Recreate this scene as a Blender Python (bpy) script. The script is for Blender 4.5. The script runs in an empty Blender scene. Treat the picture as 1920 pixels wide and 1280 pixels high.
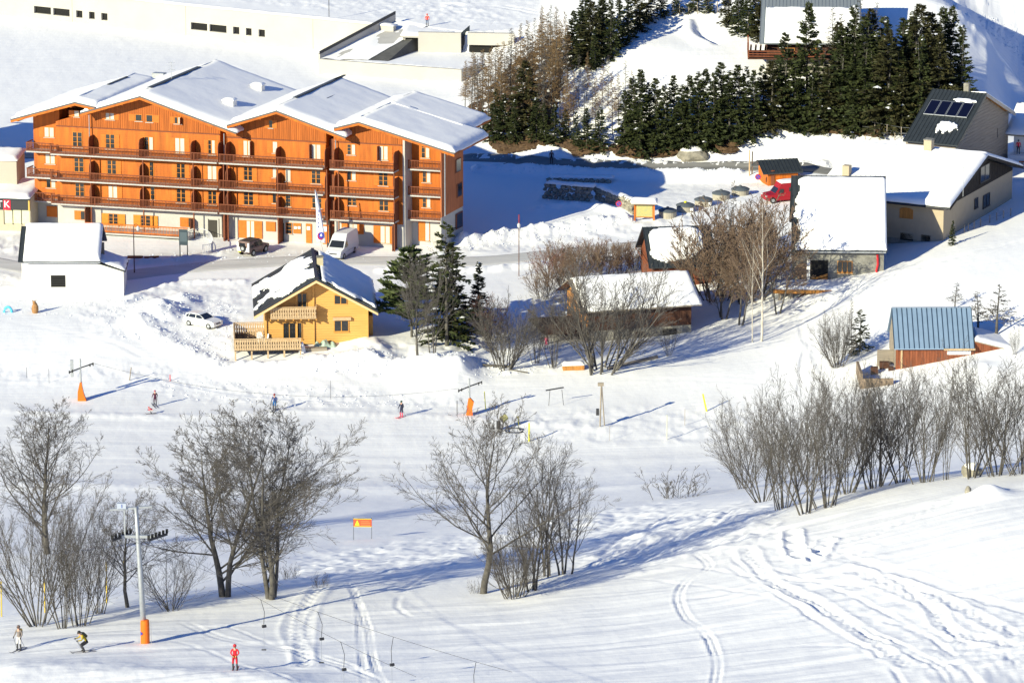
import bpy, bmesh, math, random
import numpy as np
from mathutils import Vector, Matrix, Euler

# ------------------------------------------------------------------ camera, light, exposure
SC = bpy.context.scene
COL = SC.collection
CAM_H, PITCH, FPX = 128.0, math.radians(14.5), 9000.0      # telephoto from the opposite slope
cam_data = bpy.data.cameras.new('camera')
cam_data.sensor_width = 36.0
cam_data.lens = 36.0 * FPX / 1920.0
cam_data.clip_start = 1.0
cam_data.clip_end = 8000.0
cam = bpy.data.objects.new('camera', cam_data)
cam.location = (0, 0, CAM_H)
cam.rotation_euler = (math.pi / 2 - PITCH, 0, 0)
COL.objects.link(cam)
SC.camera = cam

SUN_AZ, SUN_EL = math.radians(46), math.radians(21)         # light travels towards +x+y
LDIR = Vector((math.cos(SUN_AZ) * math.cos(SUN_EL), math.sin(SUN_AZ) * math.cos(SUN_EL), -math.sin(SUN_EL)))
world = bpy.data.worlds.new('World')
SC.world = world
world.use_nodes = True
wn = world.node_tree
wn.nodes.clear()
sky = wn.nodes.new('ShaderNodeTexSky')
sky.sky_type = 'NISHITA'
sky.sun_disc = False
sky.sun_elevation = SUN_EL
sky.sun_rotation = math.atan2(-LDIR.x, -LDIR.y)             # the sky's sun stands where the lamp shines from
sky.altitude = 1600.0
sky.air_density = 1.0
sky.dust_density = 0.3
sky.ozone_density = 3.0
bg = wn.nodes.new('ShaderNodeBackground')
bg.inputs['Strength'].default_value = 0.06
wo = wn.nodes.new('ShaderNodeOutputWorld')
tint = wn.nodes.new('ShaderNodeMixRGB')                      # clear high-altitude blue, the same over the whole sky
tint.blend_type = 'MULTIPLY'; tint.inputs[0].default_value = 1.0
tint.inputs[2].default_value = (0.41, 0.84, 1.46, 1)
wn.links.new(sky.outputs[0], tint.inputs[1]); wn.links.new(tint.outputs[0], bg.inputs['Color'])
wn.links.new(bg.outputs[0], wo.inputs['Surface'])
sun_data = bpy.data.lights.new('sun', 'SUN')
sun_data.energy = 4.2
sun_data.angle = math.radians(0.5)
sun_data.color = (1.0, 0.945, 0.68)
sun = bpy.data.objects.new('sun', sun_data)
sun.rotation_euler = LDIR.to_track_quat('-Z', 'Y').to_euler()
COL.objects.link(sun)
SC.view_settings.view_transform = 'Standard'
SC.view_settings.look = 'None'
SC.view_settings.gamma = 1.0
SC.view_settings.use_curve_mapping = False
SC.view_settings.exposure = 0.88
SC.cycles.max_bounces = 5
SC.cycles.transparent_max_bounces = 6
SC.cycles.diffuse_bounces = 3

# ------------------------------------------------------------------ survey of the photograph: lines of sight
cp, sp = math.cos(PITCH), math.sin(PITCH)
def ray(px, py):
    a, b = (px - 960) / FPX, (640 - py) / FPX
    return Vector((a, cp + b * sp, -sp + b * cp))
def W(px, py, z):
    r = ray(px, py)
    t = (z - CAM_H) / r.z
    return Vector((r.x * t, r.y * t, z))
def scale_at(p):                                            # photo pixels per metre at a world point
    return FPX / (p.y * cp - (p.z - CAM_H) * sp)

# ------------------------------------------------------------------ noise
def _hash(ix, iy, seed):
    n = (ix * 374761393 + iy * 668265263 + seed * 2147483647) & 0xffffffff
    n = ((n ^ (n >> 13)) * 1274126177) & 0xffffffff
    return ((n ^ (n >> 16)) & 0xffff) / 65535.0
def vnoise(x, y, seed=0):
    x = np.asarray(x, dtype=float); y = np.asarray(y, dtype=float)
    ix = np.floor(x).astype(np.int64); iy = np.floor(y).astype(np.int64)
    fx = x - ix; fy = y - iy
    fx = fx * fx * (3 - 2 * fx); fy = fy * fy * (3 - 2 * fy)
    a = _hash(ix, iy, seed); b = _hash(ix + 1, iy, seed)
    c = _hash(ix, iy + 1, seed); d = _hash(ix + 1, iy + 1, seed)
    return (a + (b - a) * fx + (c - a) * fy + (a - b - c + d) * fx * fy) * 2 - 1
def fbm(x, y, octv=3, seed=0):
    s = 0; a = 1; t = 0
    for i in range(octv):
        s = s + a * vnoise(x, y, seed + i * 17); t += a
        x = x * 2.03 + 5.1; y = y * 2.03 - 3.7; a *= 0.5
    return s / t
def sstep(a, b, x):
    t = np.clip((x - a) / (b - a), 0, 1)
    return t * t * (3 - 2 * t)

# ------------------------------------------------------------------ terrain: surveyed heights joined by a thin-plate surface
L0, L1, L2 = 4.5, 6.4, 8.9                                   # field, loading platform, avalanche gallery roof
CTRL = [
 # foreground slope (a shoulder nearer the viewer)
 (-150,1290,29.5),(200,1280,30),(500,1280,30.5),(900,1280,31),(1300,1280,32),(1700,1280,34),(2080,1290,36),
 (-100,1215,28),(200,1185,28.3),(500,1180,28.2),(900,1180,28.8),(1300,1150,30),(1700,1120,32.5),(2080,1120,34.5),
 (60,1190,28),(300,1150,27.6),(500,1118,27.4),(700,1108,27.2),(900,1112,27.7),(1050,1080,27.8),(1200,1060,27.8),(1350,1010,28.3),(1500,965,29),
 (1650,925,30.4),(1800,905,31.4),(1920,893,32),(2080,880,32.5),(1700,1000,32),(1920,1000,34),
 # hollow behind the shoulder
 (60,1110,17),(250,1060,16),(450,1040,15),(650,1050,17),(850,1030,16.5),(1000,1000,16),(1150,985,16.5),(1300,950,16),(1440,925,17),
 (60,960,2),(300,950,1.5),(550,950,3),(700,965,5),(900,945,4),(1100,925,4),(1280,905,4.5),(1600,850,3),(1800,830,4),(2000,820,5),
 # the piste
 (-150,900,0),(200,880,0),(500,900,0),(800,900,0),(1100,880,0.3),(1400,860,1),(0,780,0),(400,790,0),(800,800,0),(1150,800,0.4),(1400,770,1.2),
 (1700,780,3),(2000,770,5),(0,700,0.2),(400,710,0.3),(800,720,0.4),(1150,715,0.8),(1400,700,2),
 # village
 (0,620,1.6),(250,640,1.6),(430,660,1.3),(600,665,1.6),(800,680,1.2),(1000,690,1.0),(1140,690,1.3),(1300,645,1.3),(1200,660,1.0),(1500,575,3.0),(1600,580,3.7),(1560,533,4.8),(1550,680,3),(1700,700,3.8),(1900,680,5.5),(2050,680,7),
 (0,540,1.6),(300,560,1.8),(450,560,1.8),(700,620,2.2),(900,600,2),(1000,540,2),(1200,600,1.6),(1400,540,3.4),(1700,560,6.5),(1900,570,7.5),(2050,560,9),
 (0,440,2.2),(300,480,2),(600,480,2),(850,450,2.2),(1000,460,2),(1200,440,2.6),(1400,440,3.5),(1720,470,6.5),(1900,440,8),(2050,430,9.5),
 (0,320,3),(900,380,2.5),(1100,370,2.8),(1300,370,3),(1450,360,3.5),(1500,320,4),(1700,330,5.6),(2000,330,8),
 (900,300,3),(1100,310,3),(1300,315,3.2),(1450,310,3.6),(950,282,3.6),(1200,285,4.3),(1400,275,5.4),(1600,255,6.8),(1900,255,5.2),
 # field behind the apartments, gallery
 (-150,200,4),(100,150,4.3),(300,100,4.5),(600,180,4.4),(800,200,4.4),(0,70,4.5),(500,95,4.5),(700,160,4.5),(-150,40,4.6),
 (0,-40,6),(500,-60,7),(900,-60,8),
 # wooded hillside
 (900,230,4.8),(1000,230,5.6),(1100,250,5.4),(1300,250,6.0),(920,150,5.5),(1000,150,7.5),(1100,150,9.5),(1250,160,10.5),(1400,170,10.2),(1500,230,7.5),(1500,160,10.5),(1700,190,9.5),(1790,200,9.5),(1845,190,8.0),(1900,200,5.2),(2000,190,3.0),(1900,140,7.0),
 (1050,60,10),(1150,90,12.5),(1250,50,13.6),(1350,60,13.6),(1500,110,12.5),(1700,100,13),(1820,70,13.2),(1900,95,9.5),(1905,55,14.0),(1200,0,16),(1500,0,17),(1800,0,18),(2050,0,19),(1050,0,10.5),
]
_c = [W(*c) for c in CTRL]
_X = np.array([[p.x, p.y] for p in _c]) / 100.0
_Z = np.array([p.z for p in _c])
_n = len(_X)
def _phi(d2): return 0.5 * d2 * np.log(d2 + 1e-9)
_A = np.zeros((_n + 3, _n + 3))
_A[:_n, :_n] = _phi(((_X[:, None] - _X[None]) ** 2).sum(-1)) + np.eye(_n) * 2e-3
_A[:_n, _n] = 1; _A[:_n, _n + 1:] = _X; _A[_n, :_n] = 1; _A[_n + 1:, :_n] = _X.T
_wt = np.linalg.solve(_A, np.concatenate([_Z, np.zeros(3)]))
YN, YF, XL, XR = 278.0, 760.0, -100.0, 100.0
def h_smooth(x, y):
    x = np.asarray(x, dtype=float); y = np.asarray(y, dtype=float)
    xc = np.clip(x, XL, XR) / 100; yc = np.clip(y, YN, YF) / 100
    sh = xc.shape; xc = xc.ravel(); yc = yc.ravel()
    out = np.empty(xc.size)
    for i in range(0, xc.size, 40000):
        a, b = xc[i:i + 40000, None], yc[i:i + 40000, None]
        d2 = (a - _X[:, 0]) ** 2 + (b - _X[:, 1]) ** 2
        out[i:i + 40000] = _phi(d2) @ _wt[:_n] + _wt[_n] + _wt[_n + 1] * a[:, 0] + _wt[_n + 2] * b[:, 0]
    out = out.reshape(sh)
    out = out - 1.0 * np.clip(x - 60.0, 0, 15) * sstep(574, 588, y) * (1 - sstep(685, 712, y))   # ground carved away beyond the spruces, shaped so that it lies in shade
    out = out + 0.2 * np.clip(YN - y, 0, 600)                # the slope the viewer stands on
    out = out + 0.25 * np.clip(y - YF, 0, 2500) + 0.18 * (np.clip(-x + XL, 0, 1500) + np.clip(x - XR, 0, 1500)) * sstep(350, 600, y)
    return out
# built levels: gallery roof and platform
def poly_world(pts, z): return np.array([[W(a, b, z).x, W(a, b, z).y] for a, b in pts])
PLATEAU = poly_world([(-900,-122),(240,0),(700,47),(742,40),(792,50),(800,54),(880,64),(955,58),(1030,40),(1040,-300),(-900,-300)], L2)
PLATFORM = poly_world([(598,113),(865,133),(905,122),(960,70),(800,30),(742,36),(700,40)], L1)
def sdist(poly, x, y):                                      # signed distance, positive inside
    x = np.asarray(x, dtype=float); y = np.asarray(y, dtype=float)
    d = np.full(x.shape, 1e9); ins = np.zeros(x.shape, bool)
    m = len(poly)
    for i in range(m):
        ax, ay = poly[i]; bx, by = poly[(i + 1) % m]
        ex, ey = bx - ax, by - ay
        t = np.clip(((x - ax) * ex + (y - ay) * ey) / (ex * ex + ey * ey), 0, 1)
        d = np.minimum(d, np.hypot(x - ax - t * ex, y - ay - t * ey))
        c = ((ay > y) != (by > y)) & (x < (bx - ax) * (y - ay) / (by - ay + 1e-12) + ax)
        ins ^= c
    return np.where(ins, d, -d)
def h_base(x, y):
    x = np.asarray(x, dtype=float); y = np.asarray(y, dtype=float)
    h = h_smooth(x, y)
    m1 = sstep(0.15, 0.65, sdist(PLATFORM, x, y)); h = h * (1 - m1) + L1 * m1
    far = sstep(690, 900, y)
    m2 = sstep(0.15, 0.65, sdist(PLATEAU, x, y)); h = h * (1 - m2) + (L2 + far * 20) * m2
    return h
def H(x, y): return float(h_base(np.array([x]), np.array([y]))[0])
def G(px, py, dz=0.0):                                      # the ground point seen at a photo pixel
    r = ray(px, py)
    ts = np.linspace(240, 900, 661)
    xs, ys, zs = r.x * ts, r.y * ts, CAM_H + r.z * ts
    below = zs < h_base(xs, ys)
    i = int(np.argmax(below)) if below.any() else 660
    a, b = ts[max(i - 1, 0)], ts[i]
    for _ in range(12):
        m = (a + b) / 2
        if CAM_H + r.z * m < H(r.x * m, r.y * m): b = m
        else: a = m
    t = (a + b) / 2
    return Vector((r.x * t, r.y * t, CAM_H + r.z * t + dz))

# ------------------------------------------------------------------ materials
_mats = {}
def mat(name, color=(0.8, 0.8, 0.8), rough=0.8, metal=0.0, var=0.0, vscale=2.0, bump=0.0, bscale=8.0, spec=0.3, stretch=(1, 1, 1),
        color2=None, coords='Object', emit=None):
    if name in _mats: return _mats[name]
    m = bpy.data.materials.new(name); m.use_nodes = True
    nt = m.node_tree; b = nt.nodes['Principled BSDF']
    b.inputs['Base Color'].default_value = (*color, 1)
    b.inputs['Roughness'].default_value = rough
    b.inputs['Metallic'].default_value = metal
    b.inputs['Specular IOR Level'].default_value = spec
    if emit:
        b.inputs['Emission Color'].default_value = (*emit[0], 1); b.inputs['Emission Strength'].default_value = emit[1]
    if var > 0 or bump > 0 or color2:
        tc = nt.nodes.new('ShaderNodeTexCoord'); mp = nt.nodes.new('ShaderNodeMapping')
        mp.inputs['Scale'].default_value = stretch
        nt.links.new(tc.outputs[coords], mp.inputs['Vector'])
        if var > 0 or color2:
            n = nt.nodes.new('ShaderNodeTexNoise'); n.inputs['Scale'].default_value = vscale; n.inputs['Detail'].default_value = 5
            n.inputs['Roughness'].default_value = 0.65
            nt.links.new(mp.outputs[0], n.inputs['Vector'])
            cr = nt.nodes.new('ShaderNodeValToRGB')
            cr.color_ramp.elements[0].position = 0.3; cr.color_ramp.elements[1].position = 0.7
            c2 = color2 if color2 else tuple(min(1, c * (1 + var)) for c in color)
            c1 = color if color2 else tuple(c * (1 - var) for c in color)
            cr.color_ramp.elements[0].color = (*c1, 1); cr.color_ramp.elements[1].color = (*c2, 1)
            nt.links.new(n.outputs['Fac'], cr.inputs['Fac']); nt.links.new(cr.outputs[0], b.inputs['Base Color'])
        if bump > 0:
            n2 = nt.nodes.new('ShaderNodeTexNoise'); n2.inputs['Scale'].default_value = bscale; n2.inputs['Detail'].default_value = 4
            nt.links.new(mp.outputs[0], n2.inputs['Vector'])
            bp = nt.nodes.new('ShaderNodeBump'); bp.inputs['Strength'].default_value = 1.0; bp.inputs['Distance'].default_value = bump
            nt.links.new(n2.outputs['Fac'], bp.inputs['Height']); nt.links.new(bp.outputs[0], b.inputs['Normal'])
    _mats[name] = m
    return m
M_SNOW = mat('roof_snow', (0.89, 0.885, 0.88), 0.75, bump=0.05, bscale=0.6)
M_STEEL = mat('galvanised_steel', (0.42, 0.44, 0.46), 0.5, 0.6, var=0.15, vscale=3)
M_DARKMETAL = mat('dark_metal', (0.05, 0.05, 0.055), 0.5, 0.4)
M_GLASS = mat('window_glass', (0.02, 0.022, 0.025), 0.08, spec=0.6)
M_CURTAIN = mat('window_curtain', (0.50, 0.49, 0.45), 0.9, var=0.12, vscale=6, stretch=(4, 4, 0.3))
M_RUBBER = mat('rubber', (0.02, 0.02, 0.02), 0.8)
M_WHITE = mat('white_paint', (0.8, 0.8, 0.8), 0.6, var=0.06, vscale=1.5)

# ------------------------------------------------------------------ object helpers
def link_mesh(name, me, material=None, parent=None, loc=None, rotz=None):
    o = bpy.data.objects.new(name, me); COL.objects.link(o)
    if material is not None:
        for m in (material if isinstance(material, (list, tuple)) else [material]): me.materials.append(m)
    if parent is not None: o.parent = parent
    if loc is not None: o.location = loc
    if rotz is not None: o.rotation_euler = (0, 0, rotz)
    return o
def fast_mesh(name, V, F, smooth=False, mi=None):            # faces all with the same corner count
    V = np.asarray(V, dtype=np.float32); F = np.asarray(F, dtype=np.int32)
    me = bpy.data.meshes.new(name)
    k = F.shape[1]
    me.vertices.add(len(V)); me.vertices.foreach_set('co', V.ravel())
    me.loops.add(F.size); me.loops.foreach_set('vertex_index', F.ravel())
    me.polygons.add(len(F)); me.polygons.foreach_set('loop_start', np.arange(0, F.size, k, dtype=np.int32))
    try: me.polygons.foreach_set('loop_total', np.full(len(F), k, dtype=np.int32))
    except Exception: pass
    if smooth: me.polygons.foreach_set('use_smooth', np.ones(len(F), dtype=bool))
    if mi is not None: me.polygons.foreach_set('material_index', np.asarray(mi, dtype=np.int32))
    me.update(calc_edges=True); me.validate()
    return me
def tag(o, label=None, cat=None, group=None, kind=None):
    if label: o['label'] = label
    if cat: o['category'] = cat
    if group: o['group'] = group
    if kind: o['kind'] = kind
    return o
def thing(name, label, cat, loc, rotz=0.0, group=None):
    o = bpy.data.objects.new(name, None); COL.objects.link(o)
    o.empty_display_size = 0.3
    o.location = loc; o.rotation_euler = (0, 0, rotz)
    return tag(o, label, cat, group)
def copy_thing(o, loc, rotz=0.0, label=None, scale=None):
    def cp_(a, parent):
        b = a.copy(); COL.objects.link(b)
        if parent is not None: b.parent = parent; b.matrix_parent_inverse = a.matrix_parent_inverse.copy()
        for ch in kids.get(a.name, []): cp_(ch, b)
        return b
    kids = {}
    def gather(a):
        kids[a.name] = list(a.children)
        for c in a.children: gather(c)
    gather(o)
    r = cp_(o, None)
    r.location = loc; r.rotation_euler = (0, 0, rotz)
    if label: r['label'] = label
    if scale: r.scale = scale if isinstance(scale, (tuple, list)) else (scale,) * 3
    return r
class MB:                                                    # gathers shapes into one mesh
    def __init__(s, T=None): s.v = []; s.f = []; s.m = []; s.T = T
    def add(s, vs, fs, mi=0):
        n = len(s.v)
        s.v += [tuple(s.T(*p)) if s.T else tuple(p) for p in vs]
        for f in fs: s.f.append([n + i for i in f]); s.m.append(mi)
        return s
    def box(s, x0, x1, y0, y1, z0, z1, mi=0):
        return s.add([(x0,y0,z0),(x1,y0,z0),(x1,y1,z0),(x0,y1,z0),(x0,y0,z1),(x1,y0,z1),(x1,y1,z1),(x0,y1,z1)],
                     [(0,3,2,1),(4,5,6,7),(0,1,5,4),(1,2,6,5),(2,3,7,6),(3,0,4,7)], mi)
    def prism(s, poly, d, mi=0):                             # planar polygon swept by d
        n = len(poly); d = Vector(d)
        vs = [Vector(p) for p in poly]; vs += [p + d for p in vs]
        fs = [tuple(range(n))[::-1], tuple(range(n, 2 * n))] + [(i, (i + 1) % n, n + (i + 1) % n, n + i) for i in range(n)]
        nn = Vector((0, 0, 0))
        for i in range(n): nn += Vector(poly[i]).cross(Vector(poly[(i + 1) % n]))
        if nn.dot(d) < 0: fs = [f[::-1] for f in fs]
        return s.add([tuple(p) for p in vs], fs, mi)
    def tube(s, pts, r, n=6, mi=0, cap=True):
        pts = [Vector(p) for p in pts]
        rs = r if isinstance(r, (list, tuple)) else [r] * len(pts)
        vs = []; fs = []
        for i, p in enumerate(pts):
            d = (pts[min(i + 1, len(pts) - 1)] - pts[max(i - 1, 0)]).normalized()
            a = d.cross(Vector((0, 0, 1)) if abs(d.z) < 0.95 else Vector((1, 0, 0))).normalized(); b = d.cross(a)
            for k in range(n):
                t = 2 * math.pi * k / n
                vs.append(tuple(p + (a * math.cos(t) + b * math.sin(t)) * rs[i]))
        for i in range(len(pts) - 1):
            for k in range(n):
                fs.append((i * n + k, i * n + (k + 1) % n, (i + 1) * n + (k + 1) % n, (i + 1) * n + k))
        if cap:
            fs.append(tuple(range(n))[::-1]); fs.append(tuple((len(pts) - 1) * n + k for k in range(n)))
        return s.add(vs, fs, mi)
    def lathe(s, prof, c=(0, 0, 0), n=16, mi=0):             # (radius, z) profile about z
        vs = [(c[0] + r * math.cos(2*math.pi*k/n), c[1] + r * math.sin(2*math.pi*k/n), c[2] + z) for r, z in prof for k in range(n)]
        fs = [(i*n+k, i*n+(k+1)%n, (i+1)*n+(k+1)%n, (i+1)*n+k) for i in range(len(prof)-1) for k in range(n)]
        fs.append(tuple(range(n))[::-1]); fs.append(tuple((len(prof)-1)*n+k for k in range(n)))
        return s.add(vs, fs, mi)
    def build(s, name, material, parent=None, loc=None, rotz=None, smooth=False):
        me = bpy.data.meshes.new(name); me.from_pydata(s.v, [], s.f)
        if smooth: me.polygons.foreach_set('use_smooth', [True] * len(me.polygons))
        mats = list(material) if isinstance(material, (list, tuple)) else [material]
        for m in mats: me.materials.append(m)
        if len(mats) > 1: me.polygons.foreach_set('material_index', s.m)
        me.update()
        o = bpy.data.objects.new(name, me); COL.objects.link(o)
        if parent is not None: o.parent = parent
        if loc is not None: o.location = loc
        if rotz is not None: o.rotation_euler = (0, 0, rotz)
        return o
def box_part(name, material, parent, *b, T=None):
    return MB(T).box(*b).build(name, material, parent)

class Site:
    """A building plot: local u runs along the front, v away from the viewer, w up; pix() reads a photo pixel on a local plane."""
    def __init__(s, origin, ang, vang=None):
        s.o = Vector(origin); s.a = ang
        s.U = Vector((math.cos(ang), math.sin(ang), 0))
        va = ang + math.pi / 2 if vang is None else vang
        s.V = Vector((math.cos(va), math.sin(va), 0))
        s.shu = s.V.dot(s.U); s.shv = s.V.dot(Vector((-math.sin(ang), math.cos(ang), 0)))
    def T(s, u, v, w): return (u + v * s.shu, v * s.shv, w)   # local plot coordinates to the Empty's own axes
    def pix(s, px, py, v=0.0):                                # (u, w) on the plane at depth v
        n = Vector((-s.U.y, s.U.x, 0)); p0 = s.o + s.V * v
        r = ray(px, py); c = Vector((0, 0, CAM_H))
        t = (p0 - c).dot(n) / r.dot(n); q = c + r * t - p0
        return q.dot(s.U), q.z
    def pixv(s, px, py, u=0.0):                               # (v, w) on the plane at u
        n = Vector((-s.V.y, s.V.x, 0)); p0 = s.o + s.U * u
        r = ray(px, py); c = Vector((0, 0, CAM_H))
        t = (p0 - c).dot(n) / r.dot(n); q = c + r * t - p0
        return q.dot(s.V), q.z
    def pixw(s, px, py, w=0.0):                               # (u, v) on the level plane at w
        q = W(px, py, s.o.z + w) - s.o
        det = s.U.x * s.V.y - s.U.y * s.V.x
        return (q.x * s.V.y - q.y * s.V.x) / det, (s.U.x * q.y - s.U.y * q.x) / det
def slab(mb, P, t, mi=0):                                    # four roof corners, thickness downwards
    q = [Vector(p) for p in P]
    vs = [tuple(p) for p in q] + [(p.x, p.y, p.z - t) for p in q]
    n = (q[1] - q[0]).cross(q[2] - q[0])
    fs = [(0,1,2,3),(7,6,5,4),(0,4,5,1),(1,5,6,2),(2,6,7,3),(3,7,4,0)]
    if n.z < 0: fs = [f[::-1] for f in fs]
    return mb.add(vs, fs, mi)
def snow_layer(name, P, thick, parent, T=None, nu=24, nv=14, edge=0.5, mask=None, seed=1, lift=0.012, over=0.0, wob=0.12, material=None, closed=(1,1,1,1), noise=0.05):
    """A blanket of snow on the quad P (P0 P1 = lower edge, P3 P2 = upper edge); mask(s,t)>0 where snow still lies."""
    P = [np.array(p, dtype=float) for p in P]
    s = np.linspace(0, 1, nu + 1); t = np.linspace(0, 1, nv + 1)
    S, Tt = np.meshgrid(s, t)
    lu = np.linalg.norm(P[1] - P[0]); lv = np.linalg.norm(P[3] - P[0])
    B = (1-S)[..., None]*((1-Tt)[..., None]*P[0] + Tt[..., None]*P[3]) + S[..., None]*((1-Tt)[..., None]*P[1] + Tt[..., None]*P[2])
    d = np.full(S.shape, 9.0)
    if closed[0]: d = np.minimum(d, Tt * lv)
    if closed[1]: d = np.minimum(d, (1 - S) * lu)
    if closed[2]: d = np.minimum(d, (1 - Tt) * lv)
    if closed[3]: d = np.minimum(d, S * lu)
    prof = np.sqrt(np.clip(1 - (1 - np.clip(d / edge, 0, 1)) ** 2, 0, 1))
    th = thick * (0.35 + 0.65 * prof)
    th = th * (1 + 0.12 * fbm(S * lu * 0.35, Tt * lv * 0.35, 3, seed)) + noise * fbm(S * lu * 1.3, Tt * lv * 1.3, 2, seed + 5) * prof
    keep = np.ones(S.shape, bool)
    if mask is not None:
        mk = mask(S, Tt); keep = mk > 0
        th = th * (0.25 + 0.75 * np.clip(mk * 3.0, 0, 1) ** 0.5)
    top = B.copy(); top[..., 2] += th + lift
    if wob:
        w = wob * fbm(S * lu * 0.9 + 3, Tt * lv * 0.9, 2, seed + 9)
        dv = (P[0] - P[3]) / lv; top += dv * (w * np.clip(1 - Tt * lv / 0.8, 0, 1))[..., None]; 
        B = B + dv * (w * np.clip(1 - Tt * lv / 0.8, 0, 1))[..., None]
    B[..., 2] += lift
    N = (nu + 1) * (nv + 1)
    V = np.concatenate([top.reshape(-1, 3), B.reshape(-1, 3)])
    if T is not None: V = np.array([T(*p) for p in V])
    idx = np.arange(N).reshape(nv + 1, nu + 1)
    fk = keep[:-1, :-1] & keep[1:, :-1] & keep[:-1, 1:] & keep[1:, 1:]
    F = []
    def q(a, b, c, e): F.append((a, b, c, e))
    for j in range(nv):
        for i in range(nu):
            if not fk[j, i]: continue
            a, b, c, e = idx[j, i], idx[j, i + 1], idx[j + 1, i + 1], idx[j + 1, i]
            q(a, b, c, e)
            if j == 0 or not fk[j - 1, i]: q(a + N, b + N, b, a)
            if j == nv - 1 or not fk[j + 1, i]: q(e, c, c + N, e + N)
            if i == 0 or not fk[j, i - 1]: q(a, e, e + N, a + N)
            if i == nu - 1 or not fk[j, i + 1]: q(c, b, b + N, c + N)
    if np.cross(P[1] - P[0], P[3] - P[0])[2] < 0: F = [f[::-1] for f in F]
    me = fast_mesh(name, V, F, smooth=True)
    return link_mesh(name, me, material or M_SNOW, parent)
# ------------------------------------------------------------------ the snow-covered ground, one sheet
def axis(a, b, step, far, grow=1.25):
    c = list(np.arange(a, b + 1e-6, step)); s = step
    x = a; lo = []
    while x > -far[0]: s *= grow; x -= s; lo.append(x)
    s = step; x = b; hi = []
    while x < far[1]: s *= grow; x += s; hi.append(x)
    return np.array(lo[::-1] + c + hi)
gu = axis(-1.0, 1.0, 2.0 / 700, (30, 30), 1.22)                # columns fan out with distance: even detail over the slope
gy = axis(282, 690, 0.5, (600, 5000))
gy = np.concatenate([gy[gy < 282], np.arange(282, 350, 0.28), np.arange(350, 400, 0.36), gy[gy > 400.1]])
def wid(y): return 0.107 * np.clip(y, 282, 700) + 12.0
GU, GY = np.meshgrid(gu, gy)
GX = GU * wid(GY)
ci = np.unique(np.concatenate([np.arange(0, len(gu), 5), [len(gu) - 1], np.nonzero(np.abs(gu) > 1)[0]]))
cj = np.unique(np.concatenate([np.arange(0, len(gy), 4), [len(gy) - 1], np.nonzero((gy < 282) | (gy > 690))[0]]))
CZ = h_smooth(GX[np.ix_(cj, ci)], GY[np.ix_(cj, ci)])
tmp = np.array([np.interp(gu, gu[ci], row) for row in CZ])
HZ = np.array([np.interp(gy, gy[cj], tmp[:, i]) for i in range(len(gu))]).T
inner = (np.abs(GU) <= 1) & (GY > 280) & (GY < 692)
def window(x0, x1, y0, y1):
    j0, j1 = np.searchsorted(gy, [y0, y1]); c = [x / wid(y) for x in (x0, x1) for y in (y0, y1)]
    i0, i1 = np.searchsorted(gu, [min(c), max(c)]); return int(i0), int(i1) + 1, int(j0), int(j1) + 1
m1 = sstep(0.15, 0.65, sdist(PLATFORM, GX, GY)); HZ = HZ * (1 - m1) + L1 * m1
far_ = sstep(690, 900, GY)
SD2 = sdist(PLATEAU, GX, GY)
m2 = sstep(0.15, 0.65, SD2); HZ = HZ * (1 - m2) + (L2 + far_ * 20) * m2
SMOOTHZ = HZ.copy()
def grid_z(Zg, x, y):
    x = np.asarray(x, dtype=float); y = np.asarray(y, dtype=float); u = x / wid(y)
    i = np.clip(np.searchsorted(gu, u) - 1, 0, len(gu) - 2); j = np.clip(np.searchsorted(gy, y) - 1, 0, len(gy) - 2)
    fx = (u - gu[i]) / (gu[i+1] - gu[i]); fy = (y - gy[j]) / (gy[j+1] - gy[j])
    return (Zg[j, i]*(1-fx)+Zg[j, i+1]*fx)*(1-fy) + (Zg[j+1, i]*(1-fx)+Zg[j+1, i+1]*fx)*fy
def H(x, y): return float(grid_z(SMOOTHZ, x, y))
_TS = np.linspace(240, 900, 661)
def G(px, py, dz=0.0):
    r = ray(px, py); ts = _TS
    for _ in range(3):
        d = CAM_H + r.z * ts - grid_z(SMOOTHZ, r.x * ts, r.y * ts) < 0
        i = int(np.argmax(d)) if d.any() else len(ts) - 1
        a, b = ts[max(i - 1, 0)], ts[i]; ts = np.linspace(a, b, 12)
    t = (a + b) / 2
    return Vector((r.x * t, r.y * t, CAM_H + r.z * t + dz))
# pixel position of every ground point, used only to look up which surveyed zone it lies in
DEP = GY * cp - (HZ - CAM_H) * sp
ok = DEP > 50
PX = np.where(ok, 960 + FPX * GX / np.where(ok, DEP, 1), -1e4)
PY = np.where(ok, 640 - FPX * (GY * sp + (HZ - CAM_H) * cp) / np.where(ok, DEP, 1), -1e4)
VIS = ok & (PX > -400) & (PX < 2320) & (PY > -300) & (PY < 1500)

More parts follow.
